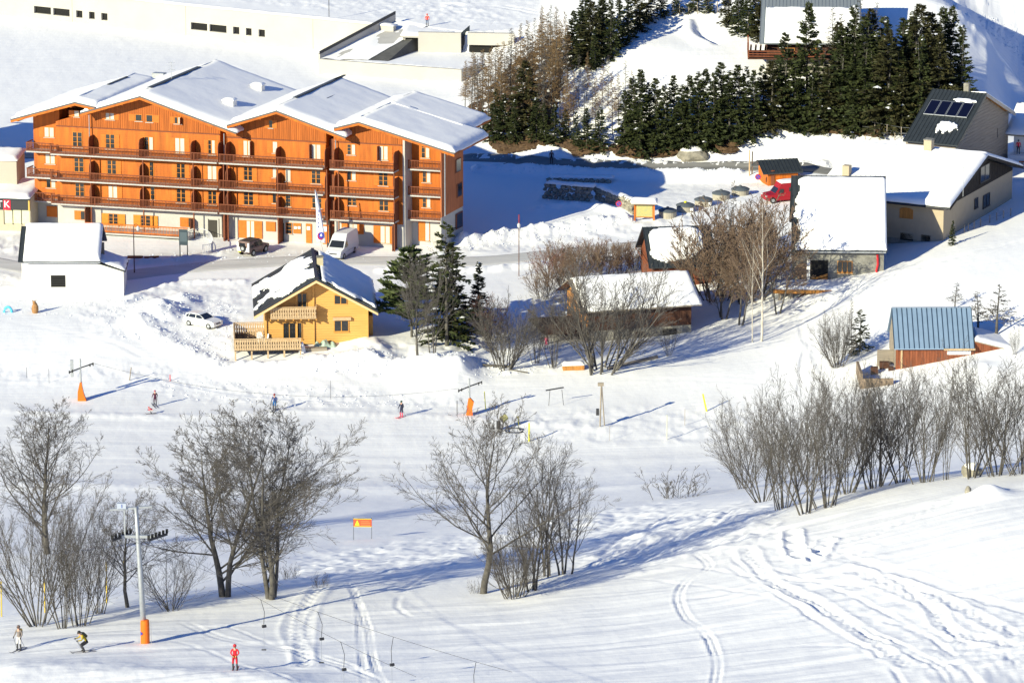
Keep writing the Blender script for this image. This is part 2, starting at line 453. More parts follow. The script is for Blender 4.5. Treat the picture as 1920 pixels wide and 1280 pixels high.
def world_line(pts, step=1.0):
    """photo polyline -> ground polyline in metres, smoothed"""
    P = [G(a, b) for a, b in pts]
    P = np.array([[p.x, p.y] for p in P])
    if len(P) > 2:                                           # Catmull-Rom
        Q = []
        for i in range(len(P) - 1):
            p0 = P[max(i - 1, 0)]; p1 = P[i]; p2 = P[i + 1]; p3 = P[min(i + 2, len(P) - 1)]
            n = max(2, int(np.linalg.norm(p2 - p1) / step))
            for k in range(n):
                t = k / n
                Q.append(0.5 * ((2*p1) + (p2-p0)*t + (2*p0-5*p1+4*p2-p3)*t*t + (3*p1-p0-3*p2+p3)*t**3))
        Q.append(P[-1]); return np.array(Q)
    n = max(2, int(np.linalg.norm(P[1] - P[0]) / step))
    return np.array([P[0] + (P[1] - P[0]) * k / n for k in range(n + 1)])
def near_line(L, reach):
    """grid window around a line, with distance, arclength and side for each point"""
    i0, i1, j0, j1 = window(L[:, 0].min() - reach, L[:, 0].max() + reach, L[:, 1].min() - reach, L[:, 1].max() + reach)
    x = GX[j0:j1, i0:i1]; y = GY[j0:j1, i0:i1]
    d = np.full(x.shape, 1e9); al = np.zeros(x.shape); sd = np.zeros(x.shape); acc = 0
    for k in range(len(L) - 1):
        a = L[k]; e = L[k + 1] - a; le = np.hypot(*e)
        if le < 1e-6: continue
        bi0, bi1, bj0, bj1 = window(min(a[0], L[k+1][0]) - reach, max(a[0], L[k+1][0]) + reach, min(a[1], L[k+1][1]) - reach, max(a[1], L[k+1][1]) + reach)
        bi0 = max(bi0 - i0, 0); bi1 = max(bi1 - i0, 0); bj0 = max(bj0 - j0, 0); bj1 = max(bj1 - j0, 0)
        sx = x[bj0:bj1, bi0:bi1]; sy = y[bj0:bj1, bi0:bi1]
        if not sx.size: acc += le; continue
        t = np.clip(((sx - a[0]) * e[0] + (sy - a[1]) * e[1]) / le ** 2, 0, 1)
        dx = sx - a[0] - t * e[0]; dy = sy - a[1] - t * e[1]
        dd = np.hypot(dx, dy); s = (e[0] * dy - e[1] * dx)
        dv = d[bj0:bj1, bi0:bi1]; up = dd < dv
        dv[up] = dd[up]; al[bj0:bj1, bi0:bi1][up] = (acc + t * le)[up]; sd[bj0:bj1, bi0:bi1][up] = s[up]
        acc += le
    return (slice(j0, j1), slice(i0, i1)), d, al, np.sign(sd), acc
def add_track(pts, depth=0.14, w=0.28, twin=0.0, wiggle=0.0):
    w *= 0.58; twin *= 0.68; depth *= 0.85
    L = world_line(pts)
    sl, d, al, sd, acc = near_line(L, 2.2)
    off = d * sd + wiggle * np.sin(al * 0.9)
    fade = sstep(0, 2, al) * sstep(0, 2, acc - al)
    if twin: p = np.exp(-((off - twin) / w) ** 2) + np.exp(-((off + twin) / w) ** 2)
    else: p = np.exp(-(off / w) ** 2)
    rim = np.exp(-((np.abs(off) - twin - 2.0 * w) / (0.8 * w)) ** 2)
    nz = 0.65 + 0.5 * vnoise(al * 0.5, al * 0, 3)
    HZ[sl] += (-depth * p + depth * 0.35 * rim) * fade * 0.75 * nz
def add_steps(pts, depth=0.22, w=0.3, pitch_=0.75, spread=0.28):
    if w < 0.4: w *= 0.6; spread *= 0.55; depth *= 0.75; pitch_ = 0.62
    L = world_line(pts)
    sl, d, al, sd, acc = near_line(L, 1.6)
    off = d * sd
    ph = al / pitch_; side = np.where(np.floor(ph) % 2 == 0, 1, -1)
    q = np.exp(-((off - side * spread) / w) ** 2) * (np.sin(np.pi * (ph % 1)) ** 2)
    HZ[sl] += -depth * q + depth * 0.5 * np.exp(-((np.abs(off) - 0.75) / 0.2) ** 2)
def add_ridge(pts, hgt=0.6, w=1.2, rough=0.5, seed=3):
    L = world_line(pts)
    sl, d, al, sd, acc = near_line(L, w * 3)
    p = np.exp(-(d / w) ** 2) * sstep(0, w, al) * sstep(0, w, acc - al)
    n = fbm(GX[sl] * 0.9, GY[sl] * 0.9, 3, seed)
    HZ[sl] += hgt * p * (1 + rough * n) + 0.22 * rough * p * fbm(GX[sl] * 2.2, GY[sl] * 1.6, 2, seed + 4)
def zone(pts, soft=12):                                      # soft polygon in survey pixels
    d = sdist(np.array(pts, dtype=float), np.clip(PX, -900, 2900), np.clip(PY, -900, 2000))
    return sstep(-soft, soft, d) * VIS
def add_mound(px, py, r, hgt, ry=None, seed=1, rough=0.3):
    p = G(px, py); ry = ry or r
    i0, i1, j0, j1 = window(p.x - 3*r, p.x + 3*r, p.y - 3*ry, p.y + 3*ry)
    sl = (slice(j0, j1), slice(i0, i1))
    q = ((GX[sl] - p.x) / r) ** 2 + ((GY[sl] - p.y) / ry) ** 2
    HZ[sl] += hgt * np.exp(-q) * (1 + rough * fbm(GX[sl] * 0.8, GY[sl] * 0.8, 3, seed))

# roads kept level and smooth
ROADS = {}
def road_mask(pts, half, key):
    L = world_line(pts, 2.0)
    sl, d, al, sd, acc = near_line(L, half + 4)
    zl = np.array([H(*p) for p in L]); ker = np.ones(9) / 9
    zl = np.convolve(np.pad(zl, 4, mode='edge'), ker, mode='valid')
    arc = np.concatenate([[0], np.cumsum(np.hypot(*np.diff(L, axis=0).T))])
    f = 1 - sstep(half, half + 3.0, d)
    HZ[sl] = HZ[sl] * (1 - f) + np.interp(al, arc, zl) * f
    m = np.zeros_like(HZ); m[sl] = 1 - sstep(half - 0.2, half + 0.7, d)
    ROADS[key] = (L, half)
    return m
R1 = road_mask([(-60,296),(60,292),(880,296),(960,305),(1100,311),(1250,316),(1400,316),(1500,318),(1620,326)], 2.4, 'upper')
R2 = road_mask([(-120,470),(30,500),(180,520),(330,505),(560,489),(760,490),(900,490),(1050,477),(1200,462),(1330,452)], 3.0, 'lower')
PARK = zone([(240,478),(420,470),(470,455),(640,468),(700,480),(800,480),(810,486),(240,500)], 6)
ROADM = np.clip(R1 + R2 + PARK * 0.8, 0, 1)

# general relief
calm = 1 - ROADM
HZ += inner * calm * (0.10 * fbm(GX * 0.12, GY * 0.05, 3, 11) + 0.035 * fbm(GX * 0.5, GY * 0.22, 3, 12))
# groomed corduroy streaks of the piste and the wind-combed near slope
near = zone([(-300,1180),(500,1105),(900,1130),(1100,1070),(1500,965),(1920,900),(2300,880),(2300,1500),(-300,1500)], 14)
HZ += near * (0.10 * fbm(GX * 0.07 + GY * 0.03, GY * 0.7 - GX * 0.12, 3, 21) + 0.03 * fbm(GX * 0.2, GY * 1.6 - GX * 0.3, 2, 22))
piste = zone([(-300,760),(900,770),(1400,790),(1400,900),(700,925),(-300,930)], 12)
HZ += piste * 0.055 * fbm(GX * 0.05, GY * 0.55 + GX * 0.05, 3, 23)
# churned and ploughed ground
def churn(pts, amp, fx, seed, soft=12):
    z = zone(pts, soft) * calm
    n = fbm(GX * fx, GY * fx * 0.8, 3, seed)
    q = fbm(GX * fx * 3.1, GY * fx * 2.2, 2, seed + 3); HZ[...] = HZ + z * amp * (0.8 * n + 0.35 * np.maximum(n, 0) + 0.75 * q * np.abs(q) ** 0.3 * (0.4 + np.abs(n)))
churn([(230,540),(460,555),(460,600),(430,700),(330,640),(240,640),(150,620),(140,580)], 0.13, 0.85, 31)
churn([(150,560),(470,520),(470,560),(200,600)], 0.10, 1.0, 32)
churn([(560,668),(700,640),(900,640),(1060,670),(1080,690),(900,712),(560,700)], 0.30, 0.55, 33)
churn([(280,700),(520,712),(640,722),(860,752),(860,768),(540,762),(300,745)], 0.12, 1.1, 34)
churn([(-50,690),(330,685),(330,712),(-50,722)], 0.14, 1.0, 35)
churn([(940,770),(1400,760),(1400,800),(1280,830),(960,832)], 0.13, 0.7, 36)
churn([(880,440),(1200,400),(1330,400),(1330,430),(1000,470),(880,478)], 0.22, 0.6, 37)
churn([(860,300),(1420,322),(1450,395),(1180,410),(1000,380),(1000,330)], 0.10, 0.5, 38)
churn([(900,275),(1600,245),(1640,300),(1500,306),(880,292)], 0.12, 0.7, 39)
churn([(1120,980),(1460,935),(1470,1010),(1330,1040),(1150,1070),(1060,1070)], 0.30, 0.42, 40, 16)
churn([(560,1040),(900,1000),(1100,960),(1300,935),(1300,950),(1100,1000),(950,1060),(700,1085),(560,1090)], 0.26, 0.45, 41, 14)
churn([(1350,1040),(1560,985),(1920,1140),(1990,1300),(1700,1290),(1450,1120)], 0.10, 0.55, 42, 30)
churn([(1760,1180),(2000,1150),(2000,1300),(1720,1300)], 0.16, 0.9, 43, 30)
churn([(1790,-10),(1980,40),(1980,150),(1860,100),(1790,60)], 0.55, 0.5, 44, 10)
churn([(740,-20),(1040,0),(1000,55),(700,35)], 0.10, 0.6, 45, 6)
churn([(0,440),(40,440),(50,540),(-30,540)], 0.2, 0.9, 46, 6)
churn([(440,0),(900,0),(1000,50),(700,30)], 0.12, 0.8, 47, 6)
# banks beside roads, heaps, terraces
for r_ in ([(870,292),(1000,297),(1200,303),(1420,306),(1560,300)], [(880,318),(1000,323),(1200,331),(1400,331)]):
    add_ridge(r_, 0.45, 0.9, 0.8, 5)
add_ridge([(700,508),(800,508),(900,508),(1030,494)], 0.45, 0.9, 0.7, 7)
add_ridge([(850,455),(950,444),(1080,425),(1190,410)], 0.9, 1.3, 0.6, 8)
add_ridge([(450,465),(440,472),(350,485),(240,492)], 0.35, 0.6, 0.8, 8)
add_ridge([(240,600),(330,650),(420,690),(440,705)], 0.5, 1.3, 0.6, 9)
add_ridge([(220,575),(320,535),(430,528),(470,530)], 0.3, 0.8, 0.6, 10)
add_ridge([(430,690),(520,690),(620,675),(760,690),(880,712)], 0.7, 1.5, 0.4, 12)
add_mound(300,590,2.4,1.2,4.5,3,0.5); add_mound(345,566,1.4,0.7,3,4,0.5)
add_mound(830,700,3.0,1.3,5,5,0.15); add_mound(870,695,1.6,0.7,3,6,0.2); add_mound(690,655,2.4,0.8,4,6,0.2)
add_mound(752,706,1.2,0.5,2,6,0.2)
add_mound(1850,932,1.35,0.95,1.6,7,0.1)
add_mound(1835,698,2.4,0.6,3,8,0.2)
add_ridge([(1296,36),(1294,55),(1306,72),(1335,88)], 0.55, 1.0, 0.1, 9)
add_ridge([(1312,36),(1310,55),(1322,70),(1350,84)], -0.5, 0.9, 0.1, 9)
add_ridge([(0,912),(300,915),(640,915),(1000,922),(1300,905)], 0.22, 3.0, 0.15, 13)
add_ridge([(-50,1268),(150,1262),(400,1275),(600,1290)], 0.5, 3.0, 0.1, 13)
add_ridge([(1000,398),(1020,390),(1100,385),(1190,402)], 0.4, 1.0, 0.6, 14)
add_ridge([(0,770),(300,782),(520,772),(900,785),(1150,806)], 0.12, 1.0, 0.3, 15)
# ski tracks, ruts and footprints
T = add_track
T([(1300,1035),(1330,1062),(1290,1085),(1272,1120),(1290,1160),(1325,1190),(1345,1240),(1338,1290)], 0.16, 0.2, 0.28)
T([(1310,1040),(1328,1055)], 0.16, 0.2, 0.28)
T([(645,1088),(668,1120),(690,1180),(700,1240),(725,1290)], 0.13, 0.15, 0.22)
T([(655,1088),(672,1140),(676,1200),(684,1290)], 0.11, 0.15, 0.2)
add_steps([(610,1095),(570,1130),(545,1180),(560,1215),(578,1250)], 0.12, 0.22)
add_steps([(600,1105),(575,1150),(566,1250)], 0.12, 0.22)
T([(340,1165),(430,1200),(560,1225),(700,1270),(760,1300)], 0.14, 0.28, 0.4)
T([(360,1172),(420,1172),(520,1212),(640,1240),(740,1290)], 0.12, 0.25)
T([(300,1200),(360,1210),(480,1260),(560,1290)], 0.10, 0.3)
T([(1200,1060),(1300,1062),(1400,1078),(1600,1095),(1760,1110),(1960,1140)], 0.14, 0.3)
T([(1160,1080),(1330,1100),(1450,1120)], 0.10, 0.3)
T([(1380,1040),(1420,1080),(1520,1130),(1640,1190),(1760,1250),(1820,1300)], 0.18, 0.25, 0.4, 0.1)
T([(1480,1010),(1560,1040),(1700,1075),(1850,1125),(2000,1160)], 0.16, 0.35, 0.3)
T([(1360,1060),(1450,1110),(1560,1180),(1650,1230),(1700,1290)], 0.16, 0.3)
T([(1420,1060),(1560,1100),(1720,1180),(1800,1240),(1850,1300)], 0.14, 0.3)
T([(1540,1020),(1700,1100),(1800,1200),(1830,1210)], 0.12, 0.3)
T([(1250,1160),(1500,1150),(1650,1160),(1740,1200),(1850,1290)], 0.08, 0.35)
T([(1000,1160),(1200,1130),(1400,1110)], 0.07, 0.5)
T([(700,1150),(900,1140),(1100,1120),(1300,1100)], 0.06, 0.5)
T([(980,1250),(1200,1240),(1500,1210),(1700,1220)], 0.07, 0.5)
T([(1000,1215),(1200,1200),(1500,1170)], 0.06, 0.5)
T([(750,1110),(800,1080),(845,1060)], 0.2, 0.3)
T([(750,1115),(745,1140),(780,1160)], 0.15, 0.3)
add_steps([(1485,1000),(1490,1030),(1505,1045)], 0.32, 0.42, 1.2)
add_steps([(1550,1015),(1530,1045)], 0.32, 0.42, 1.2)
add_steps([(1400,1030),(1440,1085),(1530,1130),(1620,1190),(1700,1250)], 0.18, 0.25)
add_steps([(1640,1090),(1740,1130),(1780,1180),(1900,1210)], 0.2, 0.25)
add_steps([(1560,1020),(1640,1000),(1700,975),(1760,945)], 0.10, 0.2)
add_steps([(1600,1070),(1760,1120),(1900,1190)], 0.18, 0.25)
T([(1500,590),(1505,625),(1512,650),(1505,680),(1502,715),(1500,735)], 0.22, 0.22, 0.28)
add_steps([(1520,640),(1530,670),(1545,700)], 0.2, 0.25)
T([(1150,690),(1300,665),(1450,620),(1600,560),(1750,510),(1920,450)], 0.12, 0.4, 0.9)
T([(1280,650),(1400,615),(1560,565),(1760,500),(1960,420)], 0.14, 0.3, 0.5)
T([(1320,640),(1450,585),(1600,540),(1800,480),(1960,440)], 0.14, 0.3, 0.6)
T([(1200,660),(1400,600),(1560,560)], 0.1, 0.25)
T([(1260,700),(1420,708),(1600,716),(1700,720)], 0.10, 0.35)
T([(1100,705),(1300,712),(1480,722)], 0.10, 0.4)
for k in range(9):
    a = 540 + k * 33
    T([(a, 742 - 0.0 * k), (a + 25, 762 + k * 0.6)], 0.16, 0.22, 0.3)
    T([(a + 20, 745), (a - 5, 762)], 0.10, 0.2)
T([(0,815),(200,790),(420,776),(600,768)], 0.06, 0.4)
T([(-50,720),(200,728),(500,740),(800,765)], 0.07, 0.4, 0.6)
T([(0,650),(150,660),(400,700),(700,715),(1000,725)], 0.08, 0.5, 0.6)
T([(0,600),(200,640),(330,690),(600,705)], 0.08, 0.5)
T([(0,860),(300,862),(700,852),(1100,850)], 0.05, 0.5)
T([(1000,865),(1200,855),(1400,840)], 0.05, 0.5)
for (a, b, c, e) in [(1120,1050,1190,1000),(1180,1045,1250,1010),(1210,1000,1280,960),(1260,1030,1330,985),(1150,1065,1300,1030),(1300,1010,1400,985),(1340,985,1400,950),(1080,1070,1200,1050),(1370,1020,1440,1000)]:
    T([(a, b), ((a + c) / 2, (b + e) / 2 - 10), (c, e)], 0.28, 0.4)
for y_ in (474, 478, 482): T([(470,y_),(560,y_-2),(700,y_+4)], 0.08, 0.2)
T([(290,470),(400,478),(520,470)], 0.10, 0.25, 0.7); T([(240,495),(400,480),(560,472)], 0.10, 0.25, 0.7)
T([(620,60),(740,20),(900,8),(1040,12)], 0.2, 0.5, 1.0)
T([(0,20),(200,-30)], 0.2, 0.5)

nx, ny = len(gu), len(gy)
V = np.stack([GX.ravel(), GY.ravel(), HZ.ravel()], 1)
I = np.arange(nx * ny).reshape(ny, nx)
F = np.stack([I[:-1, :-1].ravel(), I[:-1, 1:].ravel(), I[1:, 1:].ravel(), I[1:, :-1].ravel()], 1)
# build keeps fine cells only where the camera could look (and a step to either side)
me = fast_mesh('snow_ground', V, F, smooth=True)
# packed / dirty snow weight
at = me.attributes.new('packed', 'FLOAT', 'POINT')
packed = np.clip(ROADM * 0.0 + PARK * 0.55 + 0.35 * zone([(0,440),(40,440),(50,540),(-30,540)], 6) + 0.22 * zone([(200,470),(420,460),(430,480),(250,492)], 6)
                 + 0.16 * zone([(-300,755),(300,740),(900,765),(1400,720),(1500,790),(1400,860),(700,910),(-300,915)], 20)
                 + 0.30 * zone([(1080,296),(1560,285),(1640,310),(1500,318),(1000,312)], 8), 0, 1)
at.data.foreach_set('value', packed.ravel().astype(np.float32))
m = bpy.data.materials.new('snow'); m.use_nodes = True
nt = m.node_tree; b = nt.nodes['Principled BSDF']
b.inputs['Roughness'].default_value = 0.7; b.inputs['Specular IOR Level'].default_value = 0.25
tc = nt.nodes.new('ShaderNodeTexCoord'); mp = nt.nodes.new('ShaderNodeMapping'); mp.inputs['Scale'].default_value = (1, 0.55, 1)
nt.links.new(tc.outputs['Object'], mp.inputs['Vector'])
a_ = nt.nodes.new('ShaderNodeAttribute'); a_.attribute_name = 'packed'
n1 = nt.nodes.new('ShaderNodeTexNoise'); n1.inputs['Scale'].default_value = 0.5; n1.inputs['Detail'].default_value = 6
nt.links.new(mp.outputs[0], n1.inputs['Vector'])
mul = nt.nodes.new('ShaderNodeMath'); mul.operation = 'MULTIPLY'; nt.links.new(a_.outputs['Fac'], mul.inputs[0]); nt.links.new(n1.outputs['Fac'], mul.inputs[1])
mul2 = nt.nodes.new('ShaderNodeMath'); mul2.operation = 'MULTIPLY'; mul2.inputs[1].default_value = 1.6; nt.links.new(mul.outputs[0], mul2.inputs[0]); mul2.use_clamp = True
mx = nt.nodes.new('ShaderNodeMixRGB'); mx.inputs[1].default_value = (0.89, 0.887, 0.885, 1); mx.inputs[2].default_value = (0.52, 0.50, 0.48, 1)
nt.links.new(mul2.outputs[0], mx.inputs[0]); nt.links.new(mx.outputs[0], b.inputs['Base Color'])
n2 = nt.nodes.new('ShaderNodeTexNoise'); n2.inputs['Scale'].default_value = 1.1; n2.inputs['Detail'].default_value = 5; n2.inputs['Roughness'].default_value = 0.6
nt.links.new(mp.outputs[0], n2.inputs['Vector'])
bp = nt.nodes.new('ShaderNodeBump'); bp.inputs['Distance'].default_value = 0.05; bp.inputs['Strength'].default_value = 0.8
n3 = nt.nodes.new('ShaderNodeTexNoise'); n3.inputs['Scale'].default_value = 1.0; n3.inputs['Detail'].default_value = 4
mp3 = nt.nodes.new('ShaderNodeMapping'); mp3.inputs['Scale'].default_value = (0.10, 2.2, 0.1); mp3.inputs['Rotation'].default_value = (0, 0, 0.12)
nt.links.new(tc.outputs['Object'], mp3.inputs['Vector']); nt.links.new(mp3.outputs[0], n3.inputs['Vector'])
ad = nt.nodes.new('ShaderNodeMath'); ad.operation = 'ADD'; nt.links.new(n2.outputs['Fac'], ad.inputs[0]); nt.links.new(n3.outputs['Fac'], ad.inputs[1])
nt.links.new(ad.outputs[0], bp.inputs['Height']); nt.links.new(bp.outputs[0], b.inputs['Normal'])
M_GROUND = m
ground = link_mesh('snow_ground', me, M_GROUND); tag(ground, kind='structure')
def HF(x, y):                                                # finished ground height
    return float(grid_z(HZ, x, y))
def GF(px, py, sink=0.05):
    p = G(px, py); return Vector((p.x, p.y, HF(p.x, p.y) - sink))

# roads: draped sheets a little proud of the ground
def drape(name, L, half, material, lift, nacross=8):
    V = []; n = len(L)
    for i, p in enumerate(L):
        d = L[min(i+1, n-1)] - L[max(i-1, 0)]; d = d / np.linalg.norm(d); nrm = np.array([-d[1], d[0]])
        for k in range(nacross + 1):
            q = p + nrm * half * (2 * k / nacross - 1) * (1 + 0.06 * math.sin(i * 0.7 + k))
            V.append((q[0], q[1], HF(q[0], q[1]) + lift - (0.3 if k in (0, nacross) else 0)))
    F = [(i*(nacross+1)+k, i*(nacross+1)+k+1, (i+1)*(nacross+1)+k+1, (i+1)*(nacross+1)+k) for i in range(n-1) for k in range(nacross)]
    F = [f[::-1] for f in F]
    o = link_mesh(name, fast_mesh(name, V, F, smooth=True), material); tag(o, kind='structure'); return o
M_ASPH = mat('wet_asphalt', (0.17, 0.17, 0.165), 0.6, color2=(0.30, 0.29, 0.27), vscale=0.35, stretch=(0.5, 2, 1))
M_PACKED = mat('packed_road_snow', (0.46, 0.45, 0.43), 0.8, color2=(0.66, 0.65, 0.63), vscale=0.3, stretch=(0.3, 2.5, 1), bump=0.05, bscale=2)
drape('upper_road', ROADS['upper'][0], 2.0, M_ASPH, 0.06)
drape('lower_road', ROADS['lower'][0], 2.7, M_PACKED, 0.06)
# ------------------------------------------------------------------ building materials
M_WOOD_O = mat('orange_larch_cladding', (0.46, 0.118, 0.011), 0.65, var=0.34, vscale=1.3, stretch=(1, 1, 0.12), bump=0.02, bscale=5)
M_WOOD_OV = mat('orange_upright_boards', (0.37, 0.097, 0.013), 0.65, var=0.38, vscale=2.0, stretch=(3, 1, 0.1), bump=0.02, bscale=5)
M_SHUT = mat('orange_shutter', (0.56, 0.145, 0.016), 0.55, var=0.12, vscale=3)
M_SHUTY = mat('yellow_orange_shutter', (0.56, 0.20, 0.02), 0.55, var=0.12, vscale=3)
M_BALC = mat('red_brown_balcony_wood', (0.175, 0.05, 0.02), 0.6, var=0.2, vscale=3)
M_RENDER = mat('cream_render', (0.44, 0.425, 0.40), 0.9, var=0.06, vscale=1.0, bump=0.01)
M_CONC = mat('pale_concrete', (0.44, 0.43, 0.41), 0.9, var=0.1, vscale=0.6, bump=0.01)
M_ROOFD = mat('dark_roof_sheet', (0.042, 0.05, 0.056), 0.45, 0.3, var=0.15, vscale=2)
M_FASCIA = mat('grey_fascia', (0.10, 0.10, 0.10), 0.6)
M_CHIM = mat('white_chimney_render', (0.72, 0.70, 0.66), 0.9)

# ------------------------------------------------------------------ apartment building
def apartment():
    A = math.radians(-14.0)
    o0 = G(420, 446)
    S = Site(Vector((o0.x, o0.y, 1.9)), A, math.radians(68))
    T = S.T
    root = thing('apartment_building', 'long four-storey orange timber apartment building with snowy gable roofs and balconies', 'building', S.o, A)
    def B(name, m, parent=root): return lambda mb: mb.build(name, m, parent)
    px = S.pix
    BV = -1.5                                                # balcony front plane
    D = 19.0
    uL = px(57, 300)[0]; uS0 = px(100, 300)[0]; u12 = px(419, 300)[0]; u23 = px(619, 300)[0]; u34 = px(755, 300)[0]; uR = px(833, 300, 2.0)[0]
    lev = []                                                 # balcony floor heights, fitted on the section fronts
    for (x, y) in ((520, 311), (520, 360), (520, 405)): lev.append(px(x, y, BV)[1])
    zW = lev[2] - 0.55                                       # timber starts above the rendered ground floor
    # roofs (front plane over the balconies)
    RV = -2.0
    apex = [px(140, 192, RV), px(262, 181, RV), px(518, 208, RV), px(672, 229, RV)]
    eav = [(px(20, 224, RV), px(175, 201, RV)), (px(150, 212, RV), px(443, 250, RV)), (px(425, 235, RV), px(648, 258, RV)), (px(626, 240, RV), px(852, 288, RV))]
    Ls = [D - 3, D + 2, D - 0.5, 10.0]
    def gable_w(i, u):                                       # roof underside height over u for section i
        (ua, wa) = apex[i]; (u0, w0), (u1, w1) = eav[i]
        return (wa + (w0 - wa) * (ua - u) / (ua - u0) if u < ua else wa + (w1 - wa) * (u - ua) / (u1 - ua)) - 0.32
    # walls: one timber skin per section, rendered ground floor
    secs = [(uL, uS0 + 0.4, 0.9, 0), (uS0 + 0.4, u12 - 0.35, 0.0, 1), (u12 + 0.35, u23 - 0.45, 0.0, 2), (u23 + 0.45, u34, 0.0, 3)]
    for (a, b, v0, gi) in secs:
        ua = min(max(apex[gi][0], a + 0.01), b - 0.01)
        poly = [(a, v0, zW), (b, v0, zW), (b, v0, gable_w(gi, b)), (ua, v0, gable_w(gi, ua)), (a, v0, gable_w(gi, a))]
        MB(T).prism(poly, (0, Ls[gi] - 4, 0)).build('timber_wall', M_WOOD_O, root)
        # upright boarding of the gable head, standing proud, board by board
        if gi:
            zb = px(300, 245)[1] if gi == 1 else px(540, 262)[1] if gi == 2 else px(690, 268)[1]
            mb = MB(T); n = int((b - a - 0.2) / 0.22)
            for k in range(n):
                x0 = a + 0.1 + k * (b - a - 0.2) / n; x1 = x0 + (b - a - 0.2) / n - 0.025
                h0, h1 = gable_w(gi, x0) - 0.05, gable_w(gi, x1) - 0.05
                if min(h0, h1) > zb + 0.1:
                    mb.prism([(x0, v0 - 0.045, zb), (x1, v0 - 0.045, zb), (x1, v0 - 0.045, h1), (x0, v0 - 0.045, h0)], (0, 0.04, 0))
            tag(mb.build('upright_boards', M_WOOD_OV, root), kind='stuff')
            MB(T).box(a + 0.05, b - 0.05, v0 - 0.08, v0 - 0.047, zb - 0.14, zb - 0.01).build('drip_board', M_BALC, root)
        # horizontal cladding lines below
        mb = MB(T); z = zW + 0.1; top = (px(300, 245)[1] if gi == 1 else px(540, 262)[1] if gi == 2 else px(690, 268)[1]) - 0.2
        while z < top:
            mb.prism([(a + 0.02, v0 - 0.03, z), (b - 0.02, v0 - 0.03, z), (b - 0.02, v0 - 0.012, z + 0.2), (a + 0.02, v0 - 0.012, z + 0.2)], (0, 0.01, 0)); z += 0.215
        tag(mb.build('lap_boards', M_WOOD_O, root), kind='stuff')
        MB(T).box(a - 0.01, b + 0.01, v0 + 0.03, Ls[gi] - 5, -1.5, zW - 0.003).build('rendered_wall', M_RENDER, root)
    for u in (u12, u23):                                     # recessed slots between sections
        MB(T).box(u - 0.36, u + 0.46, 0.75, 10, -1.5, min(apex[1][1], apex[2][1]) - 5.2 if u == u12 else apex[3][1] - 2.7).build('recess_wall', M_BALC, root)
    # right wing, set back, grey flank on its left, loggia balconies
    v4 = 2.0
    g3 = lambda u: gable_w(3, u)
    MB(T).box(u34 - 0.02, u34 + 0.25, 0.02, v4, -1.5, g3(u34) - 0.05).build('grey_flank_wall', M_CONC, root)
    yT = lambda u: g3(u)
    MB(T).prism([(u34 + 0.25, v4, zW), (uR, v4, zW), (uR, v4, yT(uR) + 0.1), (u34 + 0.25, v4, yT(u34 + 0.25))], (0, 5.3, 0)).build('wing_wall', M_WOOD_O, root)
    MB(T).box(u34 + 0.25, uR + 0.01, v4 + 0.02, v4 + 5.25, -1.5, zW - 0.003).build('rendered_wall', M_RENDER, root)
    # side wall skin (shaded orange boards over render)
    vb = v4 + 5.2
    z_ob = px(833, 404, v4)[1]
    MB(T).prism([(uR, v4 - 1.2, z_ob), (uR, vb, z_ob), (uR, vb, yT(uR)), (uR, v4 - 1.2, yT(uR))], (0.14, 0, 0)).build('side_cladding', mat('side_boards', (0.42, 0.13, 0.045), 0.7, var=0.2, vscale=2, stretch=(1, 1, 0.2)), root)
    MB(T).box(uR, uR + 0.1, v4 - 1.2, vb, -1.5, z_ob - 0.003).build('side_render', M_RENDER, root)
    # balcony slabs, rails, balusters
    def balcony(u0, u1, z, v0, vw, n_post=0, sideL=False, sideR=False):
        s_ = MB(T).box(u0, u1, v0, vw, z - 0.16, z).build('balcony_slab', M_CONC, root)
        mb = MB(T); mb.box(u0, u1, v0 + 0.02, v0 + 0.10, z + 0.92, z + 1.02); mb.box(u0, u1, v0 + 0.03, v0 + 0.08, z + 0.12, z + 0.19)
        if sideR: mb.box(u1 - 0.08, u1, v0 + 0.1, vw, z + 0.92, z + 1.02); mb.box(u1 - 0.08, u1, v0 + 0.1, vw, z + 0.12, z + 0.19)
        if sideL: mb.box(u0, u0 + 0.08, v0 + 0.1, vw, z + 0.92, z + 1.02); mb.box(u0, u0 + 0.08, v0 + 0.1, vw, z + 0.12, z + 0.19)
        mb.build('rail', M_BALC, s_)
        mb = MB(T); n = int((u1 - u0) / 0.17)
        for k in range(n):
            x = u0 + 0.04 + k * (u1 - u0 - 0.1) / max(1, n - 1)
            w_ = 0.035 if k % 10 else 0.06
            mb.box(x, x + w_ * 1.4, v0, v0 + 0.045, z - 0.05, z + 0.94)
        if sideR or sideL:
            x = u1 - 0.05 if sideR else u0
            for k in range(int((vw - v0) / 0.17)): mb.box(x, x + 0.045, v0 + 0.1 + k * 0.17, v0 + 0.145 + k * 0.17, z - 0.03, z + 0.93)
        tag(mb.build('balusters', M_BALC, s_), kind='stuff')
        return s_
    uBl = px(94, 281, BV)[0]
    for z in lev:
        balcony(uBl, u12 - 0.15, z, BV, -0.02, sideL=False)
        balcony(u12 + 0.1, u23 - 0.25, z, BV, -0.02)
        balcony(u23 + 0.55, u34 - 0.45, z, BV, -0.02, sideR=True)
        balcony(u34 + 0.3, uR + 0.05, z - 0.03, v4 - 1.25, v4 - 0.02, sideR=True)
        # turned end piece of the left wing
        zl = z
        balcony(px(48, 277, -0.8)[0], uBl + 0.02, zl, -0.75, 0.88, sideL=True)
        MB(T).prism([(uBl - 0.02, BV, zl - 0.05), (uBl + 0.02, BV, zl - 0.05), (uBl - 0.4, -0.75, zl - 0.05), (uBl - 0.44, -0.75, zl - 0.05)], (0, 0, 1.05)).build('corner_screen', M_BALC, root)
